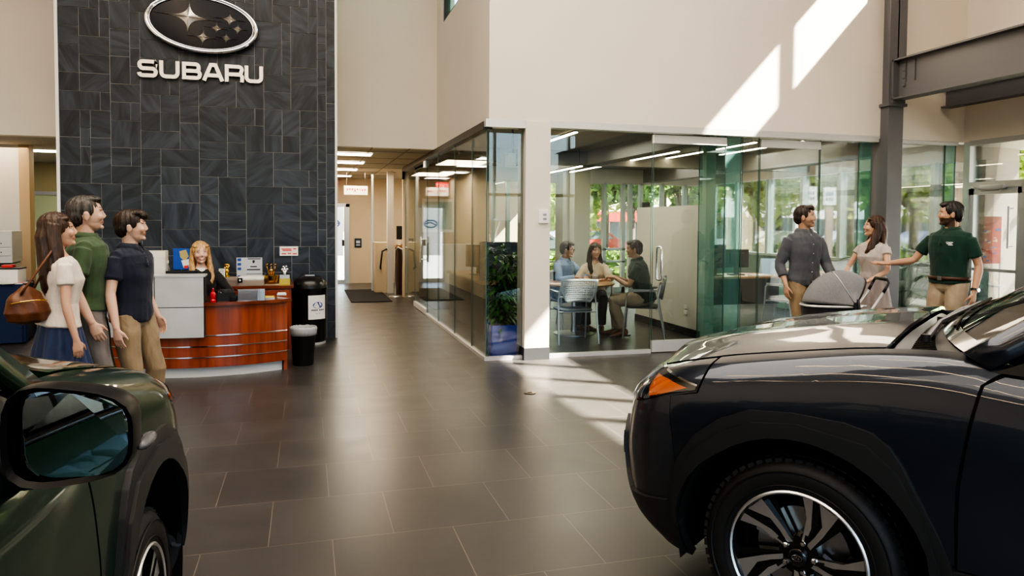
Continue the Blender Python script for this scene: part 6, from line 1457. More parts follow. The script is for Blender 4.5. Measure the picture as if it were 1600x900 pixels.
def hair_mat(name, c1, c2):
    if name in MC: return MC[name]
    m = bpy.data.materials.new(name); m.use_nodes = True; MC[name] = m; nt = m.node_tree; b = nt.nodes['Principled BSDF']; L = nt.links.new
    tc = nt.nodes.new('ShaderNodeTexCoord'); mp = nt.nodes.new('ShaderNodeMapping'); mp.inputs['Scale'].default_value = (60,60,5); L(tc.outputs['Object'], mp.inputs[0])
    n = nt.nodes.new('ShaderNodeTexNoise'); n.inputs['Scale'].default_value = 1.6; n.inputs['Detail'].default_value = 4; L(mp.outputs[0], n.inputs['Vector'])
    cr = nt.nodes.new('ShaderNodeValToRGB'); cr.color_ramp.elements[0].position=.35; cr.color_ramp.elements[0].color=(*c1,1); cr.color_ramp.elements[1].position=.68; cr.color_ramp.elements[1].color=(*c2,1); L(n.outputs['Fac'], cr.inputs[0]); L(cr.outputs[0], b.inputs['Base Color'])
    bp = nt.nodes.new('ShaderNodeBump'); bp.inputs['Strength'].default_value = .7; bp.inputs['Distance'].default_value = .006; L(n.outputs['Fac'], bp.inputs['Height']); L(bp.outputs[0], b.inputs['Normal'])
    b.inputs['Roughness'].default_value = .42
    return m
def skin_mat():
    m = bpy.data.materials.new('skin'); m.use_nodes = True; nt = m.node_tree; b = nt.nodes['Principled BSDF']
    at = nt.nodes.new('ShaderNodeAttribute'); at.attribute_name = 'tone'; nt.links.new(at.outputs['Color'], b.inputs['Base Color'])
    b.inputs['Roughness'].default_value = .5; b.inputs['Subsurface Weight'].default_value = .08; b.inputs['Subsurface Radius'].default_value = (.02,.008,.004); b.inputs['Subsurface Scale'].default_value = .5
    return m
M_skin = skin_mat(); M_eye = mat('eye_white', (.50,.46,.44), .3); M_iris = mat('eye_dark', (.03,.018,.010), .15); M_teeth = mat('teeth', (.80,.78,.74), .3)

def person(label, loc, rz, H=1.75, male=True, skin=(.52,.31,.21), hair=None, head=(0,0,0), pelvis=(0,0,.97), lean=0.0, twist=0.0, arms=None, legs=None,
           top=None, bottom=None, shoe=None, build=1.0, smile=.5, beard=None, vox=.0055, head_scale=1.04, neck_fwd=0.0, grp=None):
    s = H/1.75; root = tag(bpy.data.objects.new('person', None), label, 'person', grp); C.objects.link(root); root.location = loc; root.rotation_euler = (0,0,rz); root.scale = (s,s,s)
    PV = Vector(pelvis); TM = Matrix.Translation(PV) @ Matrix.Rotation(lean, 4, 'Y') @ Matrix.Translation((0,0,-.97)) @ Matrix.Rotation(0, 4, 'Z')
    TW_ = Matrix.Translation(PV) @ Matrix.Rotation(lean, 4, 'Y') @ Matrix.Rotation(twist, 4, 'Z') @ Matrix.Translation((0,0,-.97))
    bl = build
    if male: rings = [(.865,.11,.09,-.01),(.90,.155,.110,-.012),(.97,.166,.118,-.012),(1.06,.152,.108,-.002),(1.14,.150,.106,.004),(1.25,.168,.118,.006),(1.34,.182,.122,0),(1.40,.182,.112,-.008),(1.44,.150,.092,-.014),(1.475,.085,.070,-.018),(1.50,.058,.058,-.018)]
    else: rings = [(.865,.11,.09,-.01),(.90,.160,.112,-.014),(.96,.170,.118,-.014),(1.05,.138,.100,-.004),(1.12,.122,.090,.002),(1.22,.138,.108,.012),(1.28,.148,.124,.018),(1.34,.150,.112,.006),(1.40,.150,.094,-.006),(1.44,.120,.076,-.012),(1.475,.068,.058,-.016),(1.50,.048,.050,-.016)]
    ssh = .178 if male else .152
    def torso(bm, g, zlo=0, zhi=9, extra=None):
        P = []; R = []
        for (z, w, d, ox) in rings:
            if z < zlo or z > zhi: continue
            M = TM if z < 1.05 else TW_
            P.append(M @ Vector((ox, 0, z))); e = extra(z) if extra else 0
            R.append((w*bl+g+e, d*bl+g+e))
        yv = (TM.to_3x3() @ Vector((0,1,0))) if True else None
        # side axis follows the twist at the shoulders (average)
        sv = (Matrix.Rotation(lean,3,'Y') @ Matrix.Rotation(twist*.7,3,'Z')) @ Vector((0,1,0))
        loft(bm, P, R, sv, 20)
    SH = {}; EL = {}; WR = {}
    arms = arms or {}
    for sd, sg in (('L',1),('R',-1)):
        S = TW_ @ Vector((-.012, sg*ssh*bl, 1.392)); SH[sd] = S
        a = arms.get(sd, {}); w_ = Vector(a.get('w', (.035, sg*(ssh+.075), .885)))
        EL[sd], WR[sd] = ik(S, w_, .285, .255, a.get('pole', (-1, sg*.35, -.1)))
    HP = {}; KN = {}; AN = {}; legs = legs or {}
    for sd, sg in (('L',1),('R',-1)):
        h = TM @ Vector((0, sg*.088, .925)); HP[sd] = h; l = legs.get(sd, {}); an = Vector(l.get('a', (-.01, sg*.105, .085)))
        KN[sd], AN[sd] = ik(h, an, .435, .425, l.get('pole', (1, sg*.05, 0)))
    aw = 1.0 if male else .82
    body = BM()
    torso(body, -.004)
    def arm_rad(g): return [.046*aw+g,.045*aw+g,.041*aw+g,.036*aw+g,.038*aw+g,.035*aw+g,.028*aw+g,.024*aw+g]
    def arm_pts(sd):
        S, E, W = SH[sd], EL[sd], WR[sd]; return [S, S.lerp(E,.25), S.lerp(E,.6), E.lerp(S,.06), E.lerp(W,.15), E.lerp(W,.4), E.lerp(W,.8), W]
    for sd in 'LR':
        P = arm_pts(sd); loft(body, P, arm_rad(0), (0,1,0), 12)
        c = TW_ @ Vector((-.01, 0, 1.392)); loft(body, [c, c.lerp(SH[sd], .7), SH[sd]], [.055*aw,.052*aw,.045*aw], (0,0,1), 12)
        H_, K, A = HP[sd], KN[sd], AN[sd]
        loft(body, [H_, H_.lerp(K,.4), H_.lerp(K,.8), K, K.lerp(A,.25), K.lerp(A,.6), A], [.082,.074,.058,.052,.052,.042,.034], (0,1,0), 12)
        fd = Vector(legs.get(sd, {}).get('f', (1, 0, 0))).normalized(); loft(body, [A+Vector((0,0,.0))-fd*.02, A+fd*.05-Vector((0,0,.035)), A+fd*.13-Vector((0,0,.052))], [.032,(.036,.026),(.034,.018)], (0,1,0), 10)
    # hands
    for sd, sg in (('L',1),('R',-1)):
        a = arms.get(sd, {}); E, W = EL[sd], WR[sd]
        d = Vector(a['d']).normalized() if 'd' in a else (W-E).normalized()
        nrm = Vector(a.get('n', (0, -sg, 0))); nrm = (nrm-d*nrm.dot(d)).normalized()
        th = Vector(a.get('t', (1,0,0))); th = (th-d*th.dot(d)-nrm*th.dot(nrm)).normalized(); cu = a.get('curl', .5); hs = (1.0 if male else .88)*a.get('hs',1)
        k0 = W+d*.085*hs
        loft(body, [W-d*.02, W+d*.02, W+d*.05*hs, k0], [(.024*hs,.019*hs),(.030*hs,.018*hs),(.039*hs,.016*hs),(.038*hs,.012*hs)], th, 12)
        for f, (off, ln) in enumerate(((.0295,.070),(.0100,.079),(-.0095,.073),(-.0285,.057))):
            p0 = k0+th*off*hs-d*.012; dirn = (d+th*off*1.6).normalized(); pts = [p0]; ang = 0
            for q, fr in enumerate((.22,.40,.32,.24)):
                ang += cu*(.15 if q == 0 else .62); dv = dirn*math.cos(ang)+nrm*math.sin(ang); pts.append(pts[-1]+dv*ln*fr*hs)
            loft(body, pts, [.0085*hs,.0083*hs,.0078*hs,.0072*hs,.006*hs], th, 8)
        p0 = W+d*.022*hs+th*.022*hs; t1 = (th*.75+d*.75+nrm*.25).normalized(); t2 = (th*.25+d*.9+nrm*(.25+.5*cu)).normalized()
        loft(body, [p0, p0+t1*.036*hs, p0+t1*.036*hs+t2*.030*hs, p0+t1*.036*hs+t2*.052*hs], [.0135*hs,.0115*hs,.0095*hs,.007*hs], nrm, 8)
    # neck and head
    NB = TW_ @ Vector((-.016, 0, 1.475)); hy, hp, hr = head
    HC = TW_ @ Vector((.004+neck_fwd, 0, 1.532))
    HM = Matrix.Translation(HC) @ Matrix.Rotation(hy+twist, 4, 'Z') @ Matrix.Rotation(hp+lean*.25, 4, 'Y') @ Matrix.Rotation(hr, 4, 'X') @ Matrix.Diagonal((head_scale,)*3+(1,))
    nr = .056 if male else .046
    up_n = HM @ Vector((-.018, 0, .03)); loft(body, [NB-Vector((0,0,.03)), NB.lerp(up_n, .5), up_n], [nr*1.12, nr, nr], (0,1,0), 14)
    def HL(x, y, z): return HM @ Vector((x, y, z))
    hb = BM(); fw = 1.0 if male else .93
    ell(hb, (-.012,0,.112), (.098,.077,.094), n=24)                          # cranium
    ell(hb, (.018,0,.085), (.074,.069*fw,.080), n=20)                         # face mass
    loft(hb, [(-.005,0,.06),(.040,0,.022),(.062,0,.006)], [(.064*fw,.05),(.050*fw,.042),(.026*fw,.026)], (0,1,0), 16)   # jaw
    loft(hb, [(-.03,0,.05),(.02,0,.03),(.058,0,.012)], [(.058*fw,.045),(.052*fw,.034),(.03*fw,.020)], (0,1,0), 16)
    ell(hb, (.074,0,.008), (.017,.020*fw,.015), n=12)                         # chin
    loft(hb, [(.080,0,.118),(.089,0,.098),(.097,0,.081),(.100,0,.075)], [.008,.0085,.0100,.0082], (0,1,0), 10)   # nose
    for q in (1,-1):
        ell(hb, (.091,q*.010,.070), (.009,.0075,.0065), n=10); ell(hb, (.073,q*.028,.127), (.014,.026,.0085), n=12); ell(hb, (.064,q*.038,.075), (.024,.022,.024), n=12)
        ell(hb, (-.008,q*.079,.082), (.018,.009,.032), n=12); ell(hb, (-.013,q*.085,.098), (.013,.006,.013), n=10)
    ell(hb, (.0815,0,.045), (.010,.021,.0060), n=12); ell(hb, (.0795,0,.0350), (.010,.018,.0060), n=12); ell(hb, (.075,0,.050), (.012,.030,.022), n=12)
    bmesh.ops.transform(hb, matrix=HM, verts=hb.verts); tm_ = bpy.data.meshes.new('h'); hb.to_mesh(tm_); hb.free(); body.from_mesh(tm_)
    me = solidify_parts(body, vox, 2)
    # colour
    ca = me.color_attributes.new('tone', 'FLOAT_COLOR', 'POINT'); inv = HM.inverted(); rnd = random.Random(len(label))
    n = len(me.vertices); buf = [0.0]*(3*n); me.vertices.foreach_get('co', buf); out = []
    hair_c = (hair or {}).get('brow', (.03,.018,.012))
    for i in range(n):
        c = skin; v = Vector(buf[3*i:3*i+3]); q = inv @ v
        if q.z > -.05 and q.length < .26:
            y_ = abs(q.y)
            if q.x > .05:
                if (q.z-.0405)**2/.0105**2+(y_/.023)**2 < 1 and q.x > .072: c = (skin[0]*.78+.04, skin[1]*.55, skin[2]*.58)
                elif abs(q.z-.040) < .004 and y_ < .022 and q.x > .070: c = (skin[0]*.4, skin[1]*.2, skin[2]*.2)
                elif abs(q.z-(.135-.10*(y_-.030)**2/.02)) < .0048 and .014 < y_ < .046: c = tuple(hair_c[j]*.85+skin[j]*.15 for j in range(3))
                elif .0075**2 < ((y_-.0305)**2*.5+(q.z-.104)**2) < .0100**2 and q.z > .106: c = (skin[0]*.32, skin[1]*.25, skin[2]*.24)
                elif ((y_-.045)**2+(q.z-.075)**2) < .0004: c = (skin[0]*1.02, skin[1]*.94, skin[2]*.92)
            if beard and q.z < .062 and q.x > -.03+ (0) and not ((q.z-.0405)**2/.009**2+(y_/.022)**2 < 1 and q.x > .072):
                lim = .058 if y_ > .02 or q.x < .085 else .060
                if q.z < lim+(.03 if q.x < .02 else 0) and q.z > -.03:
                    k_ = beard[1]; c = tuple(c[j]*(1-k_)+beard[0][j]*k_ for j in range(3))
        out += [c[0], c[1], c[2], 1.0]
    ca.data.foreach_set('color', out)
    me.materials.append(M_skin); me.name = 'body'; bo = bpy.data.objects.new('body', me); link(bo, root)
    # eyes
    bvh = BVHTree.FromPolygons([v.co for v in me.vertices], [tuple(p.vertices) for p in me.polygons])
    hx = (HM.to_3x3() @ Vector((1,0,0))).normalized()
    for q in (1,-1):
        hit = bvh.ray_cast(HL(.2, q*.0305, .104), -hx)[0] or HL(.08, q*.0305, .104)
        bm = BM(); ell(bm, hit-hx*.0072*head_scale, (.0095*head_scale,)*3, None, 14); eo = obj('eye', bm, M_eye, bo, True)
        bm = BM(); ell(bm, hit-hx*.0022*head_scale, (.0052*head_scale,)*3, None, 10); obj('iris', bm, M_iris, eo, True)
    if smile > .6:
        bm = BM(); ell(bm, (0,0,0), (.004,.017,.0035), n=12); bmesh.ops.transform(bm, matrix=HM @ Matrix.Translation((.0885,0,.040)), verts=bm.verts); obj('teeth', bm, M_teeth, bo, True)
    # hair
    if hair:
        hb = BM(); hm = hair['mat']; st = hair.get('style', 'short')
        def E(c, r): ell(hb, c, r, n=20)
        if st == 'short':
            E((-.024,0,.125), (.100,.0835,.093)); E((-.055,0,.085), (.062,.079,.075)); E((.022,0,.188), (.062,.060,.026)); E((.05,.012,.180), (.032,.045,.020))
            for q in (1,-1): E((.002,q*.072,.125), (.030,.012,.045)); E((-.002,q*.0745,.100), (.012,.007,.022))
        elif st == 'tousled':
            E((-.024,0,.128), (.102,.086,.096)); E((-.055,0,.085), (.062,.080,.075)); E((.030,0,.192), (.066,.066,.030)); E((.070,.0,.176), (.034,.054,.024)); E((.088,.01,.162), (.018,.045,.018))
            for q in (1,-1): E((.010,q*.074,.130), (.036,.013,.045)); E((-.002,q*.0755,.098), (.014,.008,.024))
        elif st == 'long':
            E((-.022,0,.128), (.102,.087,.096)); ln = hair.get('len', .42); fr = hair.get('front', 0)
            for q in (1,-1):
                E((.000,q*.064,.135), (.050,.024,.055)); E((.022,q*.045,.172), (.045,.038,.022))
                yy = q*.075
                loft(hb, [(-.018,yy,.14),(-.036,yy*1.08,.06),(-.03+fr*.03,yy*1.15,-.05),(-.045+fr*.09,yy*1.2,-.15),(-.05+fr*.12,yy*1.05,-ln*.65),(-.05+fr*.12,yy*.9,-ln)], [(.022,.042),(.024,.050),(.030,.050),(.034,.042),(.030,.036),(.012,.02)], (0,1,0), 12)
            loft(hb, [(-.06,0,.16),(-.095,0,.06),(-.095,0,-.06),(-.10,0,-.18),(-.10,0,-ln*.75),(-.095,0,-ln)], [(.06,.045),(.088,.045),(.100,.042),(.105,.038),(.09,.032),(.05,.018)], (0,1,0), 16)
        bmesh.ops.transform(hb, matrix=HM, verts=hb.verts); mh = solidify_parts(hb, .006, 2)
        # strand relief
        r = random.Random(4); cen = HM @ Vector((0,0,.1)); nb = len(mh.vertices)
        def strand(x, y, z):
            q = inv @ Vector((x, y, z)); a = math.atan2(q.y, q.x+.02); return math.sin(a*34+q.z*10)*.0016+math.sin(a*13+3*q.z*8)*.0022
        displace(mh, strand)
        mh.materials.append(hm); ho = bpy.data.objects.new('hair', mh); link(ho, root)
    # ---- clothes
    if top:
        g = top.get('g', .012); sl = top.get('sleeve', .55); tb = BM(); zlo = top.get('zlo', .88)
        torso(tb, g, zlo, 1.49 if top.get('collar') else 1.46, lambda z: (.010 if z < 1.0 else 0)+(.004 if 1.0 < z < 1.2 else 0)+(-.006 if z > 1.43 else 0))
        for sd in 'LR':
            c = TW_ @ Vector((-.012, 0, 1.39)); loft(tb, [c, c.lerp(SH[sd], .7), SH[sd]], [.062*aw+g*.5,.059*aw+g*.5,.050*aw+g*.6], (0,0,1), 14)
            S, E_, W = SH[sd], EL[sd], WR[sd]; fl = top.get('flare', .010)
            if sl <= 1: P = [S, S.lerp(E_, .35*sl/.55 if sl<.55 else .35), S.lerp(E_, sl)]; R = [.043*aw+g,.046*aw+g+fl*.3,.045*aw+g+fl*.7]
            else: P = [S, S.lerp(E_,.35), S.lerp(E_,.7), E_.lerp(S,.04), E_.lerp(W,.12), E_.lerp(W,.5*(sl-1)+.05), E_.lerp(W, sl-1)]; R = [.048*aw+g,.048*aw+g+.004,.045*aw+g+.002,.041*aw+g+.002,.041*aw+g,.039*aw+g,.034*aw+g]
            loft(tb, P, R, (0,1,0), 14)
        mt = solidify_parts(tb, .0065, 3)
        r = random.Random(9)
        # soft folds
        k_ = top.get('fold', .0035); displace(mt, lambda x, y, z: k_*(math.sin(z*38+y*24+math.sin(x*30)*1.5)*.5+math.sin(z*17-y*33)*.5))
        mt.materials.append(top['mat']); to = bpy.data.objects.new(top.get('name', 'shirt'), mt); link(to, root)
        def chest(x, y, z, off=0): return TW_ @ Vector((x, y, z))
        if top.get('collar'):
            for q in (1,-1):
                bm = BM(); ring = []
                for i in range(9):
                    a = rad(lerp(12, 168, i/8)); cx_, cy_ = math.cos(a)*(nr+.016), q*math.sin(a)*(nr+.018)
                    lo_ = 1.465+.012*math.cos(a+PI)-(.016 if i == 0 else 0); ring.append((bm.verts.new(chest(cx_*1.0-.012, cy_, 1.505+.006*math.cos(a+PI))), bm.verts.new(chest(cx_*1.30-.012+(.012 if i == 0 else 0), cy_*1.34+(q*.018 if i == 0 else 0), lo_-.004-(.02 if i == 0 else 0)))))
                for A, B in zip(ring[:-1], ring[1:]): bm.faces.new((A[0], A[1], B[1], B[0]))
                o = obj('collar', bm, top.get('cmat', top['mat']), to, True); md = o.modifiers.new('s','SOLIDIFY'); md.thickness = .006; md.offset = 1
        if top.get('placket'):
            zz = top['placket']; pts = []
            bm = BM(); rows = []
            for i in range(12):
                z = lerp(1.462, zz, i/11); dd = smooth_interp([r_[0] for r_ in rings], [r_[2]*bl+r_[3] for r_ in rings], z)+g+.0035+(.010 if z < 1.0 else 0)
                rows.append([bm.verts.new(chest(dd-.0015, -.014, z) if z > 1.05 else TM @ Vector((dd-.0015,-.014,z))), bm.verts.new(chest(dd-.0015, .014, z) if z > 1.05 else TM @ Vector((dd-.0015,.014,z)))])
            for A, B in zip(rows[:-1], rows[1:]): bm.faces.new((A[0], A[1], B[1], B[0]))
            o = obj('placket', bm, top['mat'], to, True); md = o.modifiers.new('s','SOLIDIFY'); md.thickness = .004
            nbt = 3 if zz > 1.2 else 6
            for i in range(nbt):
                z = lerp(1.44, zz+.02, i/(nbt-1)); dd = smooth_interp([r_[0] for r_ in rings], [r_[2]*bl+r_[3] for r_ in rings], z)+g+.008+(.010 if z < 1.0 else 0)
                bm = BM(); ell(bm, chest(dd,0,z), (.003,.005,.005), n=8); obj('button', bm, top.get('bmat', M_ink), to, True)
        if top.get('inner'):                             # shirt or skin showing in a V neck
            bm = BM(); rows = []
            for i in range(8):
                z = lerp(1.470, top['inner'][1], i/7); hw = lerp(.045, .004, i/7); dd = smooth_interp([r_[0] for r_ in rings], [r_[2]*bl+r_[3] for r_ in rings], z)+g+.006
                rows.append([bm.verts.new(chest(dd-.012*(abs(u)**2), u*hw, z)) for u in (-1,-.5,0,.5,1)])
            for A, B in zip(rows[:-1], rows[1:]):
                for j in range(4): bm.faces.new((A[j], A[j+1], B[j+1], B[j]))
            o = obj('neck_opening', bm, top['inner'][0], to, True)
        if top.get('logo'):
            for (yy, zz, w_, h_) in ((.085,1.355,.030,.004),(.085,1.343,.022,.004),(.085,1.331,.030,.004)):
                dd = .118*bl+g
                bm = BM(); vs = [bm.verts.new(chest(dd+.004-abs(yy+a)**2*1.2, yy+a, zz+b)) for a, b in ((-w_,-h_),(w_,-h_),(w_,h_),(-w_,h_))]; bm.faces.new(vs); o = obj('chest_mark', bm, M_paper, to); md = o.modifiers.new('s','SOLIDIFY'); md.thickness=.004
    if bottom:
        g = bottom.get('g', .012); bb = BM(); kind = bottom.get('kind', 'trousers')
        if kind == 'trousers':
            torso(bb, g*.6, .86, 1.0)
            for sd in 'LR':
                H_, K, A = HP[sd], KN[sd], AN[sd]; up_ = (K-H_).normalized()
                loft(bb, [H_+Vector((0,0,.03)), H_.lerp(K,.3), H_.lerp(K,.75), K, K.lerp(A,.2), K.lerp(A,.6), A+(K-A).normalized()*.035], [.090+g*.6,.082+g,.066+g,.062+g,.062+g,.056+g,.055+g], (0,1,0), 16)
            mb = solidify_parts(bb, .0075, 3)
            displace(mb, lambda x, y, z: .004*(math.sin(z*30+x*24)*.5+math.sin(z*14-y*30)*.5))
        else:
            z0, z1 = bottom['hem'], bottom.get('top', 1.06); n_ = 96; rows = []
            for i in range(13):
                t = i/12; z = lerp(z1, z0, t); w_ = lerp(bottom['w0'], bottom['w1'], t**.8); d_ = w_*lerp(.74,.86,t); am = .022*t*bottom.get('pleat',1)
                rows.append([bb.verts.new(Vector((math.sin(2*PI*j/n_)*(d_+am*math.cos(j*2*PI*13/n_))-.008, math.cos(2*PI*j/n_)*(w_+am*math.cos(j*2*PI*13/n_)), z))+Vector((PV.x,0,0))) for j in range(n_)])
            for A, B in zip(rows[:-1], rows[1:]):
                for j in range(n_): bb.faces.new((A[j], A[(j+1) % n_], B[(j+1) % n_], B[j]))
            mb = bpy.data.meshes.new('skirt'); bb.to_mesh(mb); bb.free()
            for p in mb.polygons: p.use_smooth = True
        mb.materials.append(bottom['mat']); b_ = bpy.data.objects.new(bottom.get('name', kind), mb); link(b_, root)
        if bottom.get('belt'):
            bm = BM(); R = []
            for j in range(32): a = 2*PI*j/32; R.append([bm.verts.new(TM @ Vector((math.cos(a)*(.124*bl+bottom.get('bg', .016))-.010, math.sin(a)*(.170*bl+bottom.get('bg', .016)), z))) for z in (.985,1.022)])
            for j in range(32): bm.faces.new((R[j][0], R[(j+1) % 32][0], R[(j+1) % 32][1], R[j][1]))
            o = obj('belt', bm, bottom['belt'], b_, True); md = o.modifiers.new('s','SOLIDIFY'); md.thickness=.006
            o = obj('buckle', bx(-.003,.004,-.022,.022,-.02,.02,.003), M_steel, o); o.location = TM @ Vector((.124*bl+.016-.006,0,1.003))
    if shoe:
        for sd, sg in (('L',1),('R',-1)):
            A = AN[sd]; fd = Vector(legs.get(sd, {}).get('f', (1,0,0))).normalized(); sv = fd.cross(Vector((0,0,1))).normalized()
            if sv.length < .1: sv = Vector((0,1,0))
            dn = sv.cross(fd).normalized()*-1
            if dn.z > 0: dn = -dn
            bm = BM(); loft(bm, [A-fd*.055+dn*.035, A-fd*.02+dn*.028, A+fd*.06+dn*.042, A+fd*.14+dn*.055, A+fd*.19+dn*.062], [(.034,.045),(.040,.052),(.044,.038),(.046,.026),(.032,.018)], sv, 14)
            loft(bm, [A, A+dn*.04], [.042,.045], sv, 12)
            ms = solidify_parts(bm, .007, 2); ms.materials.append(shoe); so_ = bpy.data.objects.new('shoe', ms); link(so_, root)
            bm = BM(); q = [A-fd*.085, A+fd*.20]; 
            pr = [(-.085,-.03),(-.095,0),(-.085,.03),(.0,.038),(.12,.047),(.19,.035),(.21,0),(.19,-.035),(.12,-.047),(0,-.038)]
            Mx = Matrix((( fd.x, sv.x, -dn.x, A.x),(fd.y, sv.y, -dn.y, A.y),(fd.z, sv.z, -dn.z, A.z),(0,0,0,1)))
            prism(bm, pr, -.088, -.068, Mx); obj('shoe_sole', bm, M_black, so_)
    return root, dict(WR=WR, EL=EL, SH=SH, HM=HM, TW=TW_, s=s)
def spot(px, d):
    return cw((px-800)/1130*d, d)
def facing(p, ang):
    """rz so that the person's +X points: 0 = towards the camera, 90 = picture right, -90 = picture left"""
    to = Vector((-p.x, -p.y)); base = math.atan2(to.y, to.x); return base+rad(ang)
H_dk = lambda: hair_mat('dark_brown_hair', (.010,.006,.004), (.045,.026,.015))
hd = {'mat': H_dk(), 'style': 'short'}
F_cream = fabric('cream_knit', (.66,.58,.50)); F_navyskirt = fabric('navy_skirt', (.010,.025,.085), .6); F_green = fabric('green_knit', (.045,.082,.036)); F_grey = fabric('grey_twill', (.20,.18,.17)); F_navy = fabric('navy_polo', (.008,.012,.030)); F_khaki = fabric('khaki_twill', (.26,.19,.115)); F_black = fabric('black_blazer', (.008,.008,.010)); F_white = fabric('white_blouse', (.75,.74,.73))
F_blue = fabric('light_blue_shirt', (.26,.37,.56)); F_beige = fabric('cream_blouse', (.62,.52,.38)); F_dgreen = fabric('dark_green_polo', (.004,.038,.024)); F_chino = fabric('tan_chinos', (.34,.27,.19)); F_char = fabric('grey_chambray', (.085,.090,.105)); F_dress = fabric('pale_grey_dress', (.46,.41,.38)); F_dress_s = fabric('taupe_skirt', (.36,.30,.28)); F_dark = fabric('dark_trousers', (.012,.012,.014))
L_brown = mat('brown_leather', (.12,.042,.016), .38, bump=(25,.25,.004)); L_belt = mat('belt_leather', (.06,.022,.012), .4); L_dark = mat('dark_leather', (.03,.018,.012), .35)
SK1 = (.56,.33,.23); SK2 = (.60,.38,.28); SK3 = (.42,.24,.155)
# 1 woman at the left
p = spot(93, 4.80); rz = facing(p, 100)
person('person in a cream short-sleeved top and navy pleated skirt, with long brown hair', p, rz, 1.625, False, SK1, {'mat': hair_mat('long_brown_hair', (.020,.010,.006), (.085,.042,.022)), 'style':'long', 'len':.36, 'brow':(.05,.025,.015)}, head=(rad(-16),rad(-4),0), twist=rad(6),
   arms={'R':{'w':(.05,-.235,.865),'d':(.12,.0,-1),'n':(0,1,0),'curl':.45}}, head_scale=1.07, top={'mat':F_cream,'sleeve':.48,'zlo':.93,'g':.013,'fold':.003,'name':'knit_top'}, bottom={'kind':'skirt','mat':F_navyskirt,'hem':.55,'top':1.03,'w0':.150,'w1':.245,'name':'skirt'}, shoe=L_dark, smile=.5)
wp = p.copy(); wrz = rz
# 2 man in green
p = spot(137, 5.14); rz = facing(p, 86)
person('person in an olive green knitted polo and grey trousers, tall man with short greying hair', p, rz, 1.745, True, SK2, {'mat': hair_mat('greying_hair', (.016,.012,.010), (.09,.075,.065)), 'style':'short'}, head=(rad(6),rad(-2),0), head_scale=1.10, top={'mat':F_green,'sleeve':.60,'zlo':.93,'g':.014,'collar':True,'placket':1.30,'name':'polo_shirt'}, bottom={'mat':F_grey,'g':.014}, shoe=L_dark, build=1.06, smile=.5)
# 3 boy
p = spot(206, 5.32); rz = facing(p, 52)
person('person in a navy polo and khaki trousers, teenage boy beside the reception desk', p, rz, 1.655, True, (.62,.39,.29), {'mat': H_dk(), 'style':'tousled'}, head=(rad(30),rad(0),0), head_scale=1.06,
   arms={'R':{'w':(.06,-.255,.87),'curl':.4,'d':(.15,0,-1)},'L':{'w':(.03,.255,.90),'curl':.5}}, legs={'L':{'a':(.05,.12,.085)},'R':{'a':(-.03,-.11,.085)}}, top={'mat':F_navy,'sleeve':.55,'zlo':.90,'g':.016,'collar':True,'placket':1.33,'name':'polo_shirt'}, bottom={'mat':F_khaki,'g':.013}, shoe=L_dark, build=.95, smile=.3)
# 4 receptionist
p = cw((313-800)/1130*8.22, 8.22); rz = facing(p, 4)
person('smiling person in a black blazer seated behind the reception desk, long blonde hair', p, rz, 1.72, False, (.66,.42,.33), {'mat': hair_mat('blonde_hair', (.30,.16,.06), (.70,.46,.22)), 'style':'long','len':.30,'front':1.05,'brow':(.20,.11,.05)}, head=(rad(4),rad(2),rad(2)), pelvis=(0,0,.585), lean=rad(3), vox=.0055, head_scale=1.10,
   arms={'L':{'w':(.30,.17,.80),'d':(1,-.4,-.05),'n':(0,0,-1),'t':(0,-1,0),'curl':.3,'pole':(-.4,.8,-.6)},'R':{'w':(.30,-.17,.80),'d':(1,.4,-.05),'n':(0,0,-1),'t':(0,1,0),'curl':.3,'pole':(-.4,-.8,-.6)}},
   legs={'L':{'a':(.40,.12,.085),'pole':(.5,0,1)},'R':{'a':(.40,-.12,.085),'pole':(.5,0,1)}}, top={'mat':F_black,'sleeve':1.9,'zlo':.90,'g':.016,'inner':(F_white,1.27),'name':'blazer'}, bottom={'mat':F_dark,'g':.010}, shoe=L_dark, smile=.9)
for o in list(bpy.data.objects):
    if o.get('label','').startswith('black office chair the receptionist'): o.location = (p.x, p.y+.08, 0); o.rotation_euler[2] = rz+PI/2
    if o.get('label','').startswith('chair under the man in the light blue'): blue_ch = o
    if o.get('label','').startswith('chair under the dark haired'): wom_ch = o
    if o.get('label','').startswith('metal armchair'): pol_ch = o
# seated trio: helper for seated legs
def seat_legs(kx, ay=.11, az=.085): return {'L':{'a':(kx,ay,az),'pole':(.6,.1,1)},'R':{'a':(kx+.04,-ay,az),'pole':(.6,-.1,1)}}
def put_chair(ch, p, rz, back=.02): ch.location = (p.x-math.cos(rz)*back, p.y-math.sin(rz)*back, 0); ch.rotation_euler[2] = rz+PI/2
TC = Vector((TX, TY))
p = spot(879, 10.95); rz = math.atan2(TY-p.y, TX+.25-p.x)+rad(8)
person('person with glasses in a light blue shirt seated at the meeting table', p, rz, 1.74, True, SK3, {'mat': H_dk(), 'style':'short'}, head=(rad(28),rad(6),0), pelvis=(-.04,0,.56), lean=rad(12),
   arms={'L':{'w':(.36,.10,.80),'d':(.7,-.8,0),'n':(0,0,-1),'t':(.5,-.5,0),'curl':.6,'pole':(-.3,.8,-.6)},'R':{'w':(.36,-.12,.80),'d':(.7,.8,0),'n':(0,0,-1),'t':(.5,.5,0),'curl':.6,'pole':(-.3,-.8,-.6)}}, legs=seat_legs(.36), top={'mat':F_blue,'sleeve':1.85,'zlo':.90,'g':.014,'collar':True,'placket':1.0,'name':'shirt'}, bottom={'mat':F_dark,'g':.012}, shoe=mat('tan_boot', (.12,.06,.03), .45), smile=.3)
HMb = Matrix.Translation(p) @ Matrix.Rotation(rz,4,'Z')
put_chair(blue_ch, p, rz); blue_man = (p.copy(), rz)
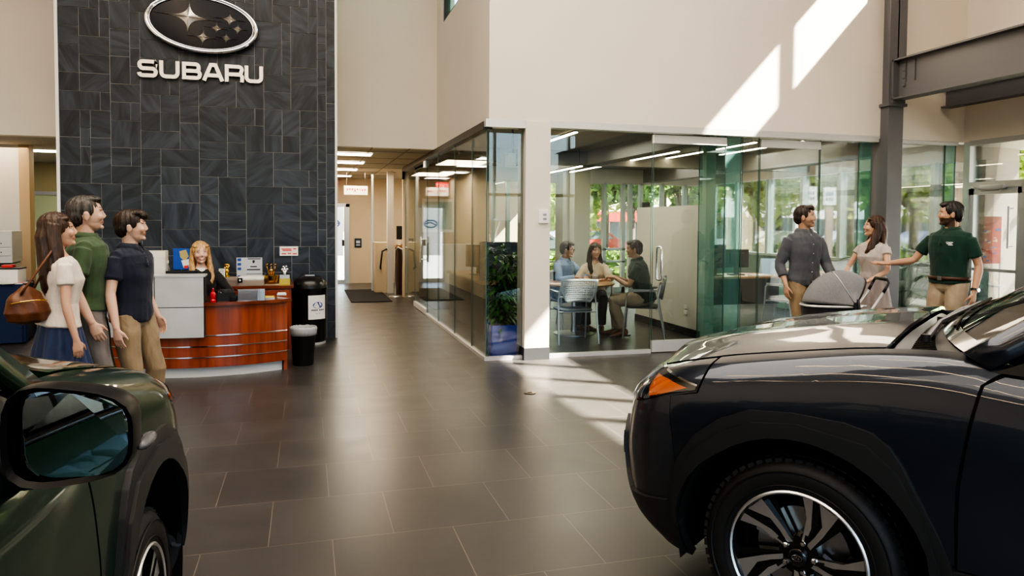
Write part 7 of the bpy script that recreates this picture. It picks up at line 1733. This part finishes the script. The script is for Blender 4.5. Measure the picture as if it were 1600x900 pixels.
p = spot(930, 10.95); rz = math.atan2(TY-p.y, TX+.35-p.x)-rad(4)
person('person in a cream blouse with long dark hair seated behind the meeting table', p, rz, 1.70, False, (.54,.32,.22), {'mat': H_dk(), 'style':'long','len':.30,'front':1.0}, head=(rad(22),rad(2),0), pelvis=(-.04,0,.56), lean=rad(8),
   arms={'L':{'w':(.36,.08,.79),'d':(.6,-.8,0),'n':(0,0,-1),'t':(.5,-.5,0),'curl':.35,'pole':(-.3,.8,-.6)},'R':{'w':(.36,-.12,.79),'d':(.7,.8,0),'n':(0,0,-1),'t':(.5,.5,0),'curl':.35,'pole':(-.3,-.8,-.6)}}, legs=seat_legs(.34), top={'mat':F_beige,'sleeve':.95,'zlo':.90,'g':.014,'flare':.02,'inner':(mat('skin_patch', (.54,.32,.22), .5),1.33),'name':'blouse'}, bottom={'mat':F_dark,'g':.012}, shoe=mat('dark_red_shoe', (.08,.02,.015), .35), smile=.4)
put_chair(wom_ch, p, rz)
p = spot(1001, 10.15); rz = facing(p, -92)
person('seated person in a dark green polo and tan chinos at the meeting table', p, rz, 1.80, True, (.46,.27,.18), {'mat': hair_mat('cropped_hair', (.014,.011,.010), (.05,.042,.038)), 'style':'short'}, head=(rad(4),rad(4),0), pelvis=(-.06,0,.56), lean=rad(14),
   arms={'L':{'w':(.34,.10,.815),'d':(1,-.35,.05),'n':(0,0,-1),'t':(.2,-1,0),'curl':.7,'pole':(-.4,.5,-.9)},'R':{'w':(.36,-.10,.815),'d':(1,.3,.1),'n':(0,0,-1),'t':(.2,1,0),'curl':.7,'pole':(-.4,-.5,-.9)}},
   legs={'L':{'a':(.22,.12,.10),'pole':(1,.1,.75),'f':(1,0,-.15)},'R':{'a':(.32,-.10,.085),'pole':(.8,0,.8)}}, top={'mat':F_dgreen,'sleeve':.62,'zlo':.90,'g':.016,'collar':True,'name':'polo_shirt'}, bottom={'mat':F_chino,'g':.014}, shoe=mat('tan_shoe', (.16,.06,.03), .4), build=1.04, smile=.3)
put_chair(pol_ch, p, rz, .03)
# glasses for the man in blue are his own part
# 8 grey shirt man
p = spot(1257, 8.0); rz = facing(p, 38)
r_, info = person('person in a dark grey button shirt and khaki trousers standing beside the stroller', p, rz, 1.80, True, (.50,.29,.19), {'mat': H_dk(), 'style':'short'}, head=(rad(42),rad(2),0),
   arms={'R':{'w':(.04,-.25,.90),'curl':.45,'d':(.1,0,-1)},'L':{'w':(.24,.20,.96),'d':(1,.1,-.4),'n':(0,0,-1),'t':(0,-1,0),'curl':.5,'pole':(-.9,.6,-.3)}}, legs={'L':{'a':(.04,.12,.085)}}, top={'mat':F_char,'sleeve':1.55,'zlo':.87,'g':.016,'collar':True,'placket':.93,'bmat':M_white,'name':'shirt'}, bottom={'mat':F_khaki,'g':.014}, shoe=L_dark, smile=.5, beard=((.06,.035,.025),.22))
# 9 woman with the stroller
p = spot(1364, 8.05); rz = facing(p, -32)
wst = (p.copy(), rz)
person('person in a pale dress with long wavy dark hair holding the stroller handle', p, rz, 1.69, False, (.60,.36,.25), {'mat': hair_mat('chestnut_hair', (.018,.009,.006), (.09,.042,.024)), 'style':'long','len':.30,'front':.9}, head=(rad(-46),rad(-2),0),
   arms={'L':{'w':(.27,.115,1.015),'d':(.75,-.5,-.15),'n':(0,0,-1),'t':(0,-1,0),'curl':1.0,'pole':(-.4,.9,-.7)},'R':{'w':(.27,-.175,1.015),'d':(.9,.1,-.15),'n':(0,0,-1),'t':(0,1,0),'curl':1.0,'pole':(-.4,-.9,-.7)}}, top={'mat':F_dress,'sleeve':.30,'zlo':1.0,'g':.012,'flare':.014,'inner':(mat('skin_patch2', (.60,.36,.25), .5),1.34),'name':'dress_bodice'}, bottom={'kind':'skirt','mat':F_dress_s,'hem':.30,'top':1.12,'w0':.135,'w1':.27,'pleat':.9,'name':'dress_skirt'}, shoe=L_dark, smile=.8)
# 10 salesman
p = spot(1484, 7.45); rz = facing(p, -34)
r_, info = person('bearded person in a dark green polo, belt and khaki chinos, reaching out an open hand', p, rz, 1.835, True, (.50,.29,.19), {'mat': hair_mat('black_hair', (.006,.005,.005), (.028,.020,.016)), 'style':'short'}, head=(rad(-46),rad(2),0),
   arms={'R':{'w':(.30,-.44,1.13),'d':(.45,-.85,.0),'n':(.2,.3,.9),'t':(.8,.5,0),'curl':.12,'pole':(-.3,-.3,-1)},'L':{'w':(.02,.265,.88),'curl':.6,'d':(.1,-.05,-1)}}, top={'mat':F_dgreen,'sleeve':.62,'zlo':.97,'g':.014,'collar':True,'placket':1.33,'bmat':M_ink,'logo':True,'name':'polo_shirt'}, bottom={'mat':F_chino,'g':.014,'belt':L_belt,'bg':.020}, shoe=L_brown, build=1.06, smile=.6, beard=((.012,.008,.006),.85))
# watch on his left wrist
W, E_ = info['WR']['L'], info['EL']['L']; d = (W-E_).normalized(); a, b = frame_of(d); c = W-d*.03
bm = BM(); tube(bm, [c-d*.010+a*0, c+d*.010], .033, 20, cap=False); o = obj('watch_strap', bm, M_black, r_, True); bm = BM(); tube(bm, [c+b*0+Vector((.0,.026,0)), c+Vector((0,.040,0))], .018, 20); wf = obj('watch_case', bm, M_chrome, o, 40)
# glasses
for o in bpy.data.objects:
    if o.get('label','').startswith('person with glasses'):
        bo = [c_ for c_ in o.children if c_.name.startswith('body')][0]; eyes = [c_ for c_ in bo.children if c_.name.startswith('eye')]
        bm = BM(); cs = []
        for e in eyes:
            vs = [v.co for v in e.data.vertices]; cc = sum(vs, Vector())/len(vs); cs.append(cc)
        mid = (cs[0]+cs[1])/2; sdv = (cs[0]-cs[1]).normalized(); 
        irs = [c_ for e in eyes for c_ in e.children]; ic = [sum([v.co for v in c_.data.vertices], Vector())/len(c_.data.vertices) for c_ in irs]; fwd = ((ic[0]+ic[1])/2-mid).normalized(); upv = fwd.cross(sdv).normalized()
        if upv.z < 0: upv = -upv
        for cc in cs: q = cc+fwd*.022; tube(bm, [q+sdv*.022*math.cos(2*PI*i/16)+upv*.015*math.sin(2*PI*i/16) for i in range(16)], .0018, 6, closed=True)
        tube(bm, [cs[0]+fwd*.022-sdv*.020, cs[1]+fwd*.022+sdv*.020], .0018, 6)
        for cc, q in ((cs[0],1),(cs[1],-1)): tube(bm, [cc+fwd*.022+sdv*.022*q, cc-fwd*.02+sdv*.048*q, cc-fwd*.09+sdv*.050*q], .0018, 6)
        obj('glasses', bm, M_black, o)
# handbag hanging from the woman's shoulder
bag = thing('handbag', 'soft brown leather handbag hanging behind the woman in the cream top', 'bag', (0,0,0)); 
Mw = Matrix.Translation(wp) @ Matrix.Rotation(wrz, 4, 'Z')
bc = Mw @ Vector((-.200, -.10, 1.035)); bag.location = bc; bag.rotation_euler = (0,0,wrz+rad(8)); bag.scale = (.80,.80,.92)
bm = BM(); rows = []
for z, hx, hy in ((-.115,.075,.035),(-.10,.135,.075),(-.04,.165,.092),(.03,.145,.078),(.085,.10,.045),(.125,.062,.020)):
    rows.append((z, hx, hy))
loft(bm, [(0 if z < .05 else (z-.05)*.5, 0, z) for z, _, _ in rows], [(hy, hx) for _, hx, hy in rows], (0,1,0), 28)
mb_ = solidify_parts(bm, .008, 3)
displace(mb_, lambda x, y, z: .007*(math.sin(x*55+z*22)*.6+math.sin(x*25-z*38)*.4))
mb_.materials.append(L_brown); link(bpy.data.objects.new('bag_body', mb_), bag)
bm = BM(); tube(bm, [(-.06,-.05,.09),(-.02,-.065,.15),(.10,-.045,.30),(.20,-.01,.415),(.235,.03,.42),(.20,.05,.35),(.06,.05,.12)], .009, 8); obj('strap', bm, L_brown, bag, True)
bm = BM(); tube(bm, [(-.13,-.055,.03),(-.06,-.095,.045),(.04,-.10,.05),(.12,-.06,.04)], .004, 6); obj('zip', bm, M_gold, bag, True)
# ---- stroller
st = thing('stroller', 'baby stroller with a grey melange hood, black bassinet and silver frame', 'stroller', (0,0,0))
q = spot(1300, 7.62); st.location = q; st.rotation_euler = (0,0, facing(q, 0)+rad(90))   # local +X: picture right, +Y: away from camera
st.rotation_euler = (0,0, math.atan2(RT.y, RT.x)+rad(-6)); st.scale = (.73,.92,1)
F_mel = fabric('melange_grey', (.22,.22,.23), .9, (120,.3,.002)); F_blk = fabric('black_canvas', (.010,.010,.012), .8)
bm = BM(); n = 40; rows = []                             # bassinet
for z, k in ((.74,1.0),(.70,.99),(.60,.95),(.52,.90),(.49,.80)):
    rows.append([bm.verts.new((.41*k*(abs(math.cos(2*PI*j/n))**.8)*(1 if math.cos(2*PI*j/n) > 0 else -1)+.0, .20*k*(abs(math.sin(2*PI*j/n))**.8)*(1 if math.sin(2*PI*j/n) > 0 else -1), z)) for j in range(n)])
for A, B in zip(rows[:-1], rows[1:]):
    for j in range(n): bm.faces.new((A[j], A[(j+1) % n], B[(j+1) % n], B[j]))
bm.faces.new(rows[-1]); bs = obj('bassinet', bm, F_blk, st, 60)
bm = BM(); tube(bm, [(.415*(abs(math.cos(2*PI*j/n))**.8)*(1 if math.cos(2*PI*j/n) > 0 else -1), .205*(abs(math.sin(2*PI*j/n))**.8)*(1 if math.sin(2*PI*j/n) > 0 else -1), .745) for j in range(n)], .013, 8, closed=True); obj('rim', bm, M_alu2, bs, True)
bm = BM()                                                # hood: fan of arcs from the pivot at the handle side
pv = Vector((.26, 0, .76)); rows = []
for i in range(19):
    a = rad(lerp(178, 62, i/18)); row = []
    for j in range(17):
        u = j/8-1; R_ = .62*(1-.10*abs(u)**3); 
        R_ = lerp(.66,.40, i/18)
        e = Vector((math.cos(a), 0, math.sin(a)*.74)); bulge = (1-abs(u)**2.6)
        row.append(bm.verts.new(Vector((pv.x, 0, pv.z))+e*R_*(.0+bulge**.55)+Vector((0, u*.205, 0))))
    rows.append(row)
for A, B in zip(rows[:-1], rows[1:]):
    for j in range(16): bm.faces.new((A[j], A[j+1], B[j+1], B[j]))
hood = obj('hood', bm, F_mel, st, True); md = hood.modifiers.new('s','SOLIDIFY'); md.thickness=.006
for a_, rr in ((178,.66),(120,.53),(62,.40)):
    bm = BM(); e = Vector((math.cos(rad(a_)), 0, math.sin(rad(a_))*.74)); tube(bm, [Vector((pv.x,0,pv.z))+e*(rr+.004)*((1-abs(j/8-1)**2.6)**.55)+Vector((0,(j/8-1)*.208,0)) for j in range(17)], .006 if a_ != 62 else .010, 8); obj('hood_seam', bm, MC['machined_alloy'] if a_ == 120 else F_blk, hood, True)
for sg in (-1,1):
    bm = BM(); tube(bm, [(.26,sg*.20,.76),(.26,sg*.225,.76)], .035, 18); obj('hinge', bm, M_black, st, 40)
    bm = BM(); tube(bm, [(.28,sg*.225,.83),(.30,sg*.225,.70),(.27,sg*.22,.62)], [.018,.026,.018], 10); obj('side_bracket', bm, M_black, st, True)
    bm = BM(); tube(bm, [(.62,sg*.21,.90),(.10,sg*.22,.30)], .013, 10); obj('push_arm', bm, M_alu2, st, True)
    bm = BM(); tube(bm, [(.30,sg*.22,.72),(.60,sg*.22,.72)], .010, 10); obj('frame_bar', bm, M_alu2, st, True)
    bm = BM(); tube(bm, [(.62,sg*.21,.90),(.68,sg*.21,.985)], .019, 10); obj('joint', bm, M_black, st, True)
    bm = BM(); tube(bm, [(-.30,sg*.20,.50),(.30,sg*.25,.16)], .012, 10); tube(bm, [(.25,sg*.20,.50),(-.28,sg*.20,.14)], .012, 10); obj('chassis', bm, M_alu2, st, True)
    for x, r in ((.30,.14),(-.28,.10)):
        bm = BM(); lathe(bm, [(0,-.015),(r*.75,-.012),(r*.8,-.02),(r,-.015),(r,.015),(r*.8,.02),(r*.75,.012),(0,.015)], 28, Matrix.Translation((x, sg*.27, r)) @ Matrix.Rotation(PI/2,4,'X')); obj('wheel', bm, M_black, st, 40)
bm = BM(); tube(bm, [(.64,-.21,.93),(.69,-.21,1.0),(.69,-.17,1.03),(.66,-.10,1.035),(.66,.10,1.035),(.69,.17,1.03),(.69,.21,1.0),(.64,.21,.93)], .017, 10); obj('handlebar', bm, M_black, st, True)
